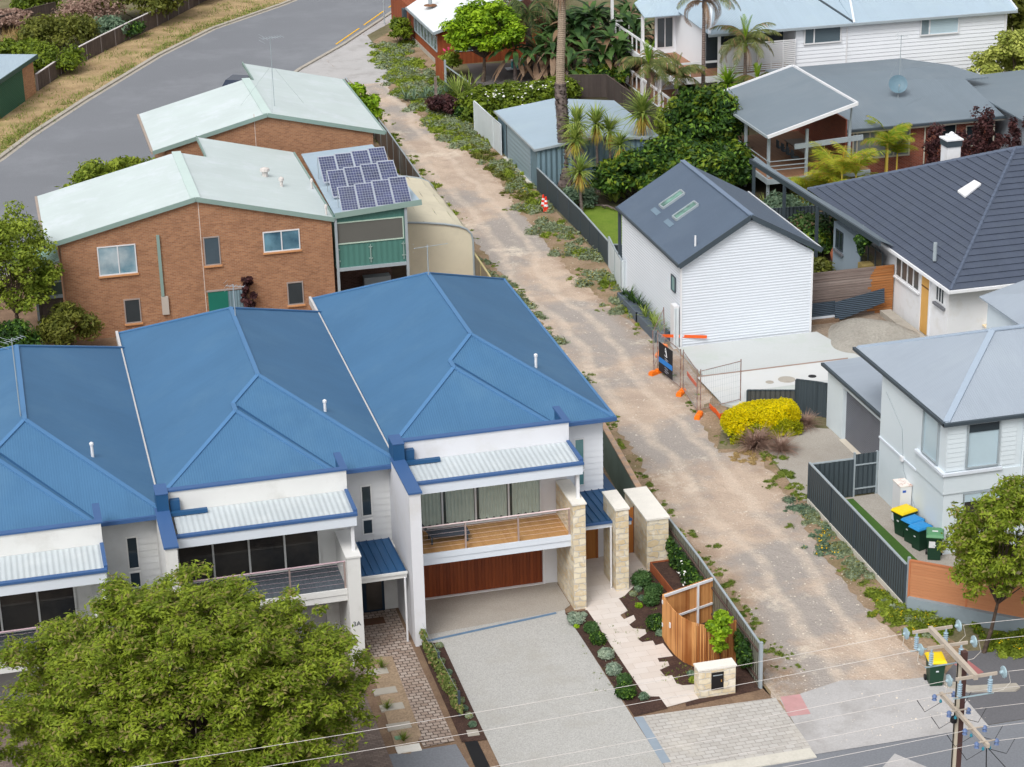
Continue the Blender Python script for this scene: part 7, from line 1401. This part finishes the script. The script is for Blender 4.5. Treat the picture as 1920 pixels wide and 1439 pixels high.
# yuccas
def yucca(label, px, py, basey, s=1.0, seed=1, mat=None, n=70, skirt=True, basepx=None, name='yucca'):
    c = PY(px, py, basey); t = T(name, label, 'yucca', (c.x, basey, 0), 'yuccas beside the steel shed'); rgx = random.Random(seed)
    MB().tube([(c.x+.1, basey, 0), (c.x+.03, basey, c.z*.5), (c.x, basey, c.z)], [.12, .09, .08], 7).build('trunk', m_bark2, t)
    mb = MB(); rosette(mb, (c.x, basey, c.z), int(n*1.7), 1.45*s, .12*s, -.6, 1.5, .75, rgx); mb.build('head', mat or l_yucca, t)
    if skirt: mb = MB(); [blade(mb, (c.x, basey, c.z-.05-.3*rgx.random()), rgx.uniform(0, 6.28), rgx.uniform(-1.4, -.5), 1.15*s, .07, .4, 3) for _ in range(70)]; mb.build('skirt', leafmat('yucca_skirt', (176, 172, 70), (196, 160, 90), None, 2), t)
for i, (px, py, by, s, lb) in enumerate([(1083, 233, 125.0, 1.1, 'upper left yucca overlapping the shed roof'), (1078, 262, 123.2, .95, 'yucca low at the left, just right of the palm trunk'), (1118, 232, 124.0, 1.0, 'middle yucca of the row overlapping the shed roof'), (1143, 245, 123.8, .95, 'yucca right of the middle one, with a brown skirt'), (1163, 272, 122.5, .8, 'small yellow-green yucca lower right of the row'), (1087, 322, 120.0, .95, 'short yucca near the ground beside the palm foot'), (1205, 212, 126.5, 1.35, 'large yucca with long drooping yellow skirt beside a slim trunk')]): yucca(lb, px, py, by, s, 80+i)
yucca('dark spiky cordyline left of the tilted canopy', 1347, 232, 127.5, 1.2, 90, l_palm, 80)
yucca('dark round-headed cordyline below the white gallery', 1327, 252, 126.0, .9, 91, l_dark, 60, False)
yucca('green yucca head above the corner of the tilted canopy', 1365, 158, 133.5, 1.1, 92, l_palmg, 60, False)
# dark green shrubbery right of the yuccas
for i, (px, py, by, R, n, m, lb) in enumerate([(1110, 310, 121.5, (2.6, 1.6, 2.6), 8000, l_dark, 'dark green shrub mass under the yucca row'), (1180, 300, 122.5, (2.2, 1.8, 3.0), 8000, l_dark, 'dark leafy shrub behind the small yellow-green yucca'), (1245, 330, 119.5, (2.4, 1.8, 3.2), 9000, l_dark, 'dark glossy shrub behind the ridge of the white shed'), (1275, 300, 124.5, (2.6, 2.0, 5.2), 12000, l_dark, 'tall glossy green tree in front of the white gallery'), (1320, 320, 121.5, (1.6, 1.4, 2.6), 5000, l_dark, 'dark shrub left of the deck post'), (1215, 350, 116.5, (2.0, 1.2, 1.4), 4500, l_dark, 'low dark shrub at the edge of the lawn'), (1225, 250, 131, (1.8, 1.6, 3.2), 5000, l_mid, 'green shrub right of the shed roof'), (1300, 190, 136.5, (1.5, 1.3, 2.6), 3500, l_lime, 'bright glossy shrub against the white gallery')]):
    q = P(px, py); bush('shrub', lb, 'shrub', (q.x, by, 0), R, n, .2, m, 100+i, 22, min(R)*.55, 'shrubs beside the lawn', asp=2.2)
q = PB(1095, 378); bush('shrub', 'soft grey-green shrub inside the fence at the palm foot', 'shrub', (34.6, 121.3, 0), (1.2, 1.0, 1.1), 3600, .12, l_blueg, 111)
q = PB(1120, 345); strap('strap_clump', 'strap-leaf clump between the palm foot and the dark shrubs', 'plant', (37.6, 121.5, 0), 4, 20, 1.4, .1, l_yucca, 112, .5, 1.5, .6)
q = PB(1250, 355); strap('strap_clump', 'dark strap-leaf clump at the right end of the garden bed', 'plant', (40.2, 119.6, 0), 4, 20, 1.3, .1, l_mid, 113, .5, 1.5, .6)
t = T('fallen_branch', 'bare pale branch lying on the lawn inside the fence', 'branch', P(1130, 395)); a = P(1115, 385, .1); b = P(1165, 398, .1); MB().tube([a, a.lerp(b, .5)+Vector((0, .1, .15)), b], [.03, .07, .03], 6).tube([a.lerp(b, .4), a.lerp(b, .3)+Vector((-.3, -.5, .3))], [.05, .02], 5).build('branch', m_bark2, t)
t = T('bare_tree', 'small leafless branching tree by the white gate', 'tree', (33.9, 108, 0)); mb = MB(); rg = random.Random(6)
def twig(p, d, L, r, k):
    q = p+d*L; mb.tube([p, q], [r, r*.7], 5)
    if k: 
        for _ in range(3): twig(q, (d+Vector((rg.uniform(-.7, .7), rg.uniform(-.7, .7), rg.uniform(-.1, .5)))).normalized(), L*.72, r*.65, k-1)
twig(Vector((33.9, 108, 0)), Vector((.1, 0, 1)).normalized(), .8, .05, 4); mb.build('branches', m_bark2, t)
t = T('terracotta_bowl', 'broken terracotta bowl with a plant behind the white gate', 'pot', (33.6, 106.6, 0)); MB().lathe((33.7, 106.8, 0), [(.15, 0), (.4, .35), (.42, .4), (.36, .4), (.2, .15)], 14).build('bowl', m_terra, t)
# palms in front of the white house
def palm(label, x, y, h, cr, n, L, mats, seed, green=True, name='palm_tree', droop=1.6, dead=6, spear=True):
    t = T(name, label, 'palm tree', (x, y, 0), 'palms in front of the white house'); rgx = random.Random(seed); state = random.getstate(); random.seed(seed)
    MB().tube([(x, y, 0), (x, y, h*.5), (x, y, h-.9)], [.17, .14, .12], 8).build('trunk', M('ringed_palm_trunk', (120, 106, 100), .85, .12, 3, pat='ribs', pitch=.16, amp=.015, vert=False), t)
    MB().tube([(x, y, h-.9), (x, y, h-.4), (x, y, h)], [.16, .14, .08], 8).build('crown_shaft', M('green_crown_shaft', (136, 160, 62), .5, .08) if green else m_bark2, t)
    mb = MB(); 
    for i in range(n): frond(mb, (x, y, h-.05), i*2.4+rgx.uniform(-.2, .2), rgx.uniform(.15, 1.25), L*rgx.uniform(.8, 1.1), droop, 22, .75, .075, .55)
    mb.build('fronds', mats[0], t)
    if dead: mb = MB(); [frond(mb, (x, y, h-.5), i*2.1+.4, rgx.uniform(-.1, .6), L*.85, 2.6, 18, .55, .05, .9) for i in range(dead)]; mb.build('dead_fronds', l_dead, t)
    if spear: mb = MB(); [frond(mb, (x, y, h), i*1.6, 1.45, L*.6, .3, 16, .4, .06, .05) for i in range(3)]; mb.build('new_fronds', mats[1], t)
    random.setstate(state)
palm('tallest palm, grey trunk crossing the balcony, with hanging dead fronds', 48.2, 137.2, 9.3, 0, 14, 3.0, (l_palm, l_palmg), 120, False, dead=10)
q = PY(1216, 130, 136.5); palm('palm with bright green centre in front of the white stair gallery', q.x, 136.5, q.z+.3, 0, 14, 2.7, (l_palm, l_palmg), 121, dead=3)
q = PY(1268, 150, 136.8); palm('palm right of the bright-centred one, dark drooping fronds', q.x, 136.8, q.z+.3, 0, 14, 2.6, (l_palm, l_palm), 122, dead=2)
q = PY(1398, 82, 137.8); palm('tall slim palm in front of the slatted screen', q.x, 137.8, q.z+.3, 0, 14, 2.8, (l_palm, l_palmg), 123, dead=3)
q = PY(1420, 150, 137.2); palm('short palm just behind the top of the tilted canopy', q.x, 137.2, q.z, 0, 10, 1.9, (l_palm, l_palmg), 124, dead=1)
# yellow golden-cane palms
def cane(label, x, y, h, n, seed, m=None, L=2.0):
    t = T('golden_cane_palm', label, 'palm tree', (x, y, 0), 'yellow palms by the red brick house'); st = random.getstate(); random.seed(seed); mb = MB(); tr = MB()
    n = max(4, int(n*.55))
    for s in range(4):
        bx_, by_ = x+random.gauss(0, .55), y+random.gauss(0, .5); hh = h*random.uniform(.6, 1); tr.tube([(bx_, by_, 0), (bx_, by_, hh)], [.06, .05], 6)
        for i in range(n): frond(mb, (bx_, by_, hh), random.uniform(0, 6.28), random.uniform(.85, 1.5), L*random.uniform(.6, 1.05), random.uniform(.9, 1.7), 30, .85, .035, .25, 0, .15)
    mb.build('fronds', m or l_yellowp, t); tr.build('canes', M('yellow_cane', (186, 164, 72), .6, .1), t); random.setstate(st)
cane('leftmost yellow palm beside the raised deck', 48.0, 115.0, 1.9, 10, 130, None, 2.6); cane('big yellow-green palm below the white edge of the canopy', 49.7, 115.6, 2.6, 13, 131, None, 3.0); cane('tall upright palm with yellow fronds in front of the cream window', 55.3, 120.5, 2.5, 10, 132, leafmat('mixed_palm_leaf', (110, 140, 30), (166, 176, 56), (196, 160, 60), 1.2)); cane('low orange-yellow palm behind the edge of the tiled roof', 50.3, 112.6, .9, 10, 133, None, 2.4)
for (x, y, s, lb) in ((44.6, 116.2, 6, 'lime-green grassy clump left of the first pergola post'), (46.0, 115.2, 4, 'spiky yellow-green clump behind the pergola beam'), (47.4, 116.4, 3, 'spiky light green plant at the deck post')): strap('strap_clump', lb, 'plant', (x, y, 0), s, 20, 1.4, .09, l_yucca, int(x*10), .4, 1.5, .7)
for (x, y, lb, m, R) in ((46.3, 113.6, 'blue-green fan palm under the pergola', l_blueg, 1.4), (46.6, 109.3, 'large-leaved plant between two pergola posts', l_ban, 1.5), (45.4, 107.2, 'dark shrub under the low end of the pergola', l_dark, 1.2), (44.6, 103.9, 'small grassy shrub by the terracotta urn', l_olive, .8)): bush('shrub', lb, 'shrub', (x-1.2, y, 0), (R, R, R*1.1), 2600, .16, m, int(y*3), 12)
t = T('terracotta_urn', 'large round terracotta urn in the pergola courtyard', 'urn', P(1574, 497)); q = P(1574, 497); MB().lathe((q.x, q.y, 0), [(.25, 0), (.5, .35), (.55, .7), (.4, 1.05), (.2, 1.2), (.24, 1.32), (.16, 1.32)], 18).build('urn', m_terra, t, smooth=True)
bush('shrub', 'reddish grass mound in a pot beside the urn', 'shrub', (q.x+.75, q.y-.9, 0), (.7, .7, 1.1), 1800, .12, l_olive, 141)
q = PX(1618, 452, 43.9); t = T('hanging_basket', 'hanging basket of trailing plants by the old house porch', 'hanging basket', q); MB().lathe(tuple(q), [(.1, -.25), (.3, -.05), (.32, 0)], 12).build('basket', m_bark, t); leaves('plants', [(q.x, q.y, q.z+.05, .45, .45, .3), (q.x-.1, q.y, q.z-.4, .2, .2, .4)], 900, .1, l_dark, t, 4); MB().tube([q, (q.x, q.y, q.z+.9)], .01, 4).build('chain', m_galv, t)
t = T('timber_stand', 'weathered square timber stand with open sides behind the slat fence', 'stand', P(1630, 490)); q = PY(1632, 490, 99.4); MB().box(q.x-.5, q.x+.4, 99.2, 99.9, 1.9, 2.15).box(q.x-.5, q.x-.35, 99.2, 99.35, 0, 1.9).box(q.x+.25, q.x+.4, 99.2, 99.35, 0, 1.9).box(q.x-.5, q.x-.35, 99.75, 99.9, 0, 1.9).box(q.x+.25, q.x+.4, 99.75, 99.9, 0, 1.9).build('frame', M('mossy_timber', (150, 132, 82), .8, .2, 3), t)
q = P(1545, 500); strap('strap_clump', 'small bright green rosette between shed wall and timber fence', 'plant', (q.x, q.y, 0), 3, 18, .7, .07, l_yucca, 143)
# burgundy columns, conifer
for i, (px, py, by, h, r, lb) in enumerate([(1757, 300, 120.6, 3.0, .8, 'leftmost burgundy-leaved shrub against the red brick wall'), (1835, 300, 120.4, 4.0, .95, 'tallest burgundy-leaved shrub, its tip above the roof edge'), (1868, 300, 119.8, 2.6, .6, 'small burgundy-leaved shrub right of the tallest one'), (1902, 300, 119.4, 3.4, .55, 'burgundy-leaved shrub at the right edge of the picture'), (1800, 300, 120.8, 2.4, .6, 'low burgundy-leaved shrub between the two large ones')]):
    x = PY(px, 260, by).x; t = T('burgundy_shrub', lb, 'shrub', (x, by, 0), 'burgundy shrubs by the red brick house'); rgx = random.Random(i); bl = [(x+rgx.gauss(0, r*.4), by+rgx.gauss(0, r*.3), .4+h*k/9, r*.42*(1-.5*k/9), r*.42*(1-.5*k/9), h/11) for k in range(9) for _ in (0, 1, 2)]
    leaves('foliage', bl, 2600, .1, l_purp, t, 150+i, 2.4, .4, .2, tail=.4); MB().tube([(x, by, 0), (x, by, h*.8)], [.05, .02], 5).build('stem', m_bark, t)
q = P(1872, 160); tree('rounded_tree', 'dense rounded olive-green tree at the right edge beside the white house', 'tree', (70.5, 134.5, 0), (71.0, 134.5, 2.6), (3.4, 2.8, 2.7), 60, .8, 20000, .17, l_conif, m_bark, .2, 160, up=.6)
bush('shrub', 'dark shrub behind the right end of the white house', 'shrub', (76, 150, 0), (4, 3, 6), 7000, .3, l_olive, 161, 16)
for (px, lb) in ((1800, 'left green rosette plant behind the grey side roof'), (1822, 'right green rosette plant behind the grey side roof')): x = PY(px, 132, 133).x; strap('strap_clump', lb, 'plant', (x, 133, 0), 3, 24, 1.5, .1, l_palmg, px, .7, 1.5, .4)
# golden hedge
t = T('golden_hedge', 'clipped golden-yellow hedge beside the lane and driveway', 'hedge', (32.4, 83.6, 0)); top = []; low = []; rg = random.Random(8)
for i in range(2300):
    s = rg.uniform(-1, 1); a = rg.uniform(-.25, math.pi+.25); k = (1-abs(s)**4.5)**.4; ca, sa = math.cos(a), math.sin(a); q = 1/(abs(ca)**3.2+abs(sa)**3.2)**(1/3.2); j = rg.uniform(.86, 1.03)
    x = 32.5+1.85*s; y = 84.1+.22*s+.82*ca*q*k*j+.05*math.sin(x*5); z = .62+.8*sa*q*k*j+.05*math.sin(x*3+y*4)
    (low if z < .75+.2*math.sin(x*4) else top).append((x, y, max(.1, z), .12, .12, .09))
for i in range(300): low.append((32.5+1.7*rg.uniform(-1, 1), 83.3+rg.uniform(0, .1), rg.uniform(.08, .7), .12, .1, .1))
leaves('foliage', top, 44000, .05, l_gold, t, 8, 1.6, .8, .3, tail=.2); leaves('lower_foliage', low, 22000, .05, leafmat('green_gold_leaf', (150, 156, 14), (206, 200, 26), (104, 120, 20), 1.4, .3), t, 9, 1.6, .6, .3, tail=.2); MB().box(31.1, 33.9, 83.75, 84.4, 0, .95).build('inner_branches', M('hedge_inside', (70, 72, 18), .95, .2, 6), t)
for i, (x, y, r, lb) in enumerate(((32.3, 82.95, 1.05, 'dusty pink fountain grass in front of the golden hedge'), (34.6, 84.7, .85, 'dusty pink fountain grass right of the golden hedge'))): strap('fountain_grass', lb, 'grass plant', (x, y, 0), 3 if i == 0 else 2, 240, r*1.1, .03, l_pink, 170+i, .2, 1.4, 1.2)
# ---------------- front garden plants ----------------
def ball(label, px, py, r, mat, seed, name='round_shrub', cat='shrub', n=None, size=.05, hf=.8):
    q = P(px, py); t = T(name, label, cat, (q.x, q.y, 0), 'young shrubs in the front garden')
    leaves('foliage', [(q.x, q.y, r*hf*.9, r*.95, r*.95, r*hf*.9)]+[(q.x+random.Random(seed+k).uniform(-.4, .4)*r, q.y+random.Random(seed*3+k).uniform(-.4, .4)*r, r*hf, r*.6, r*.6, r*hf*.75) for k in range(4)], n or int(2600*(r/.3)**1.5), size, mat, t, seed); MB().tube([(q.x, q.y, 0), (q.x, q.y, r)], .02, 5).build('stem', m_bark, t)
for i, (px, py, r, m, lb) in enumerate([(1080, 1170, .31, l_silver, 'silver shrub nearest the front stone pillar in the driveway bed'), (1094, 1157, .13, l_silver, 'tiny silver plant beside the first silver shrub'), (1109, 1186, .28, l_shrub, 'clipped green ball just below the first silver shrub'), (1122, 1207, .30, l_dark, 'darker green ball, third shrub down the driveway bed'), (1137, 1235, .29, l_silver, 'second silver shrub, halfway down the driveway bed'), (1151, 1264, .29, l_silver, 'third silver shrub, lower down the driveway bed'), (1171, 1283, .27, l_shrub, 'green ball above the largest shrub at the bottom of the driveway bed'), (1173, 1308, .38, l_dark, 'largest green shrub at the bottom of the driveway bed'), (1207, 1312, .18, l_blueg, 'small blue-green plant at the corner of the pale path'), (1081, 1178, .1, l_lime, 'tiny lime plant below the first silver shrub'), (1128, 1228, .13, l_blueg, 'tiny dark plant between ball and second silver shrub'),
    (1203, 1098, .42, l_shrub, 'large green shrub at the back of the right-hand bed below the second pillar'), (1196, 1109, .15, l_blueg, 'small blue shrub left of the large back shrub'), (1188, 1118, .15, l_sage, 'small pale shrub at the path edge in the back bed'), (1225, 1117, .34, l_shrub, 'green ball right of the large back shrub'), (1221, 1134, .33, l_shrub, 'second green ball below its twin in the right-hand bed'), (1198, 1140, .13, l_lime, 'tiny lime-green plant in the right-hand bed'), (1203, 1126, .14, l_blueg, 'small grey-green plant beside the two balls'), (1231, 1180, .4, l_dark, 'dark green shrub at the left end of the slat screen'), (1238, 1192, .16, l_blueg, 'small blue-green plant at the foot of the slat screen'), (1296, 1268, .14, l_blueg, 'small silvery plant left of the letterbox block'), (1299, 1280, .14, l_mid, 'small green plant right below the silvery one by the letterbox')]): ball(lb, px, py, r, m, 200+i)
pts = []; rg = random.Random(12)
for _ in range(90):
    px, py = rg.choice([(rg.uniform(1165, 1235), rg.uniform(1110, 1205)), (rg.uniform(1240, 1295), rg.uniform(1240, 1285)), (rg.uniform(1085, 1160), rg.uniform(1165, 1300))])
    q = P(px, py); pts.append((q.x, q.y))
tufts('ground_cover', 'small green seedlings dotted over the dark mulch', 'ground cover', pts, 9, .1, .02, l_grass, 13, .3, 1.4, spread=.04)
# climbers on the fence, sapling at the slat screen
for i, (x, y, h, lb) in enumerate(((24.15, 71.6, 1.2, 'leafy climber on the steel fence nearest the stone block'), (24.15, 70.2, 1.2, 'leafy climber with small white flowers in the middle of the rusty planter'), (24.15, 68.9, 1.0, 'leafy climber at the slat screen end of the rusty planter'), (24.05, 63.6, 1.1, 'leafy climber on the steel fence behind the letterbox block'))):
    t = T('climber', lb, 'climber', (x, y, .3)); leaves('foliage', [(x, y+.25*k, .5+.3*(k % 3), .16, .3, .3) for k in (-2, -1, 0, 1, 2)], 1100, .09, l_dark, t, 220+i); MB().tube([(x, y, .2), (x, y, h)], .015, 5).build('stem', m_bark, t)
    if i == 1: leaves('flowers', [(x-.1, y, .8, .2, .6, .5)], 26, .06, p_whi, t, 5)
q = P(1350, 1262); tree('sapling', 'slender young tree with fresh green leaves in front of the slat screen', 'tree', (q.x, q.y, 0), (q.x, q.y, 1.55), (.32, .3, .95), 14, .2, 1500, .09, l_lime, m_bark, .015, 230, limbs=8)
# espalier hedge left of the driveway
t = T('espalier_hedge', 'narrow leafy hedge trained on wires and dark posts left of the driveway', 'hedge', (13.6, 65, 0)); a = Vector(P(789, 1203)); b = Vector(P(862, 1345)); bl = []; rg = random.Random(3)
for i in range(60): u = rg.random(); p = a.lerp(b, u); bl.append((p.x, p.y, rg.uniform(.15, .65), .12, .3, .16))
leaves('foliage', bl, 8000, .07, leafmat('variegated_leaf', (84, 104, 44), (138, 150, 84), (176, 150, 110), 3), t, 7); 
for u in (0, .5, 1): p = a.lerp(b, u); MB().box(p.x-.04, p.x+.04, p.y-.04, p.y+.04, 0, 1.05).build('post', m_darkp, t)
mb = MB(); [mb.tube([a+Vector((0, 0, z)), b+Vector((0, 0, z))], .006, 4) for z in (.35, .65, .95)]; mb.build('wire', m_galv, t)
pts2 = [(824, 1215), (817, 1228), (828, 1245), (840, 1266), (846, 1284), (854, 1307), (864, 1318), (870, 1333), (879, 1347), (886, 1363)]
for i, (px, py) in enumerate(pts2): ball(['topmost', 'second', 'third', 'fourth', 'fifth', 'sixth', 'seventh', 'eighth', 'ninth', 'lowest'][i]+' small plant from the top in the bed right of the espalier hedge', px, py, .14, l_blueg if i % 2 else l_sage, 240+i)
sheet('drain', [P_(a) for a in ((874, 1372), (896, 1370), (900, 1381), (878, 1384))], .05, m_kerb)
for i, (px, py, w_) in enumerate(((706, 1262, 30), (722, 1298, 30), (735, 1328, 32), (748, 1364, 34))):
    q = P(px, py); tag(MB().box(q.x-.42, q.x+.42, q.y-.22, q.y+.22, 0, .06).build('stepping_stone', m_kerb), ['topmost', 'second', 'third', 'lowest'][i]+' grey stepping stone from the top, left of the cobbled path', 'stepping stone', 'stepping stones left of the cobbled path')
q = P(766, 1406); tag(MB().box(q.x-.42, q.x+.42, q.y-.22, q.y+.22, 0, .06).build('stepping_stone', m_stonecap), 'pale cream stepping stone at the footpath end of the soil strip', 'stepping stone')
for i, (px, py) in enumerate(((714, 1276), (729, 1310), (739, 1341), (751, 1374))): q = P(px, py); strap('grass_tuft', ['topmost', 'second', 'third', 'lowest'][i]+' green grass tuft from the top between the stepping stones', 'grass plant', (q.x, q.y, 0), 1, 60, .42, .02, l_grass, 260+i, .5, 1.5, .5)
q = P(748, 1386); tag(MB().box(q.x-.14, q.x+.14, q.y-.1, q.y+.1, 0, .07).build('valve_box', M('green_lid', (110, 150, 120), .6, .05)), 'small green utility lid in the soil strip', 'utility lid')
q = P(704, 1167); tag(MB().box(q.x-.45, q.x+.35, q.y-.25, q.y+.25, .035, .06).build('doormat', M('brown_doormat', (92, 66, 50), .95, .15, 4)), 'brown doormat at the navy front door of the middle townhouse', 'doormat')
# small posts at the townhouse frontage
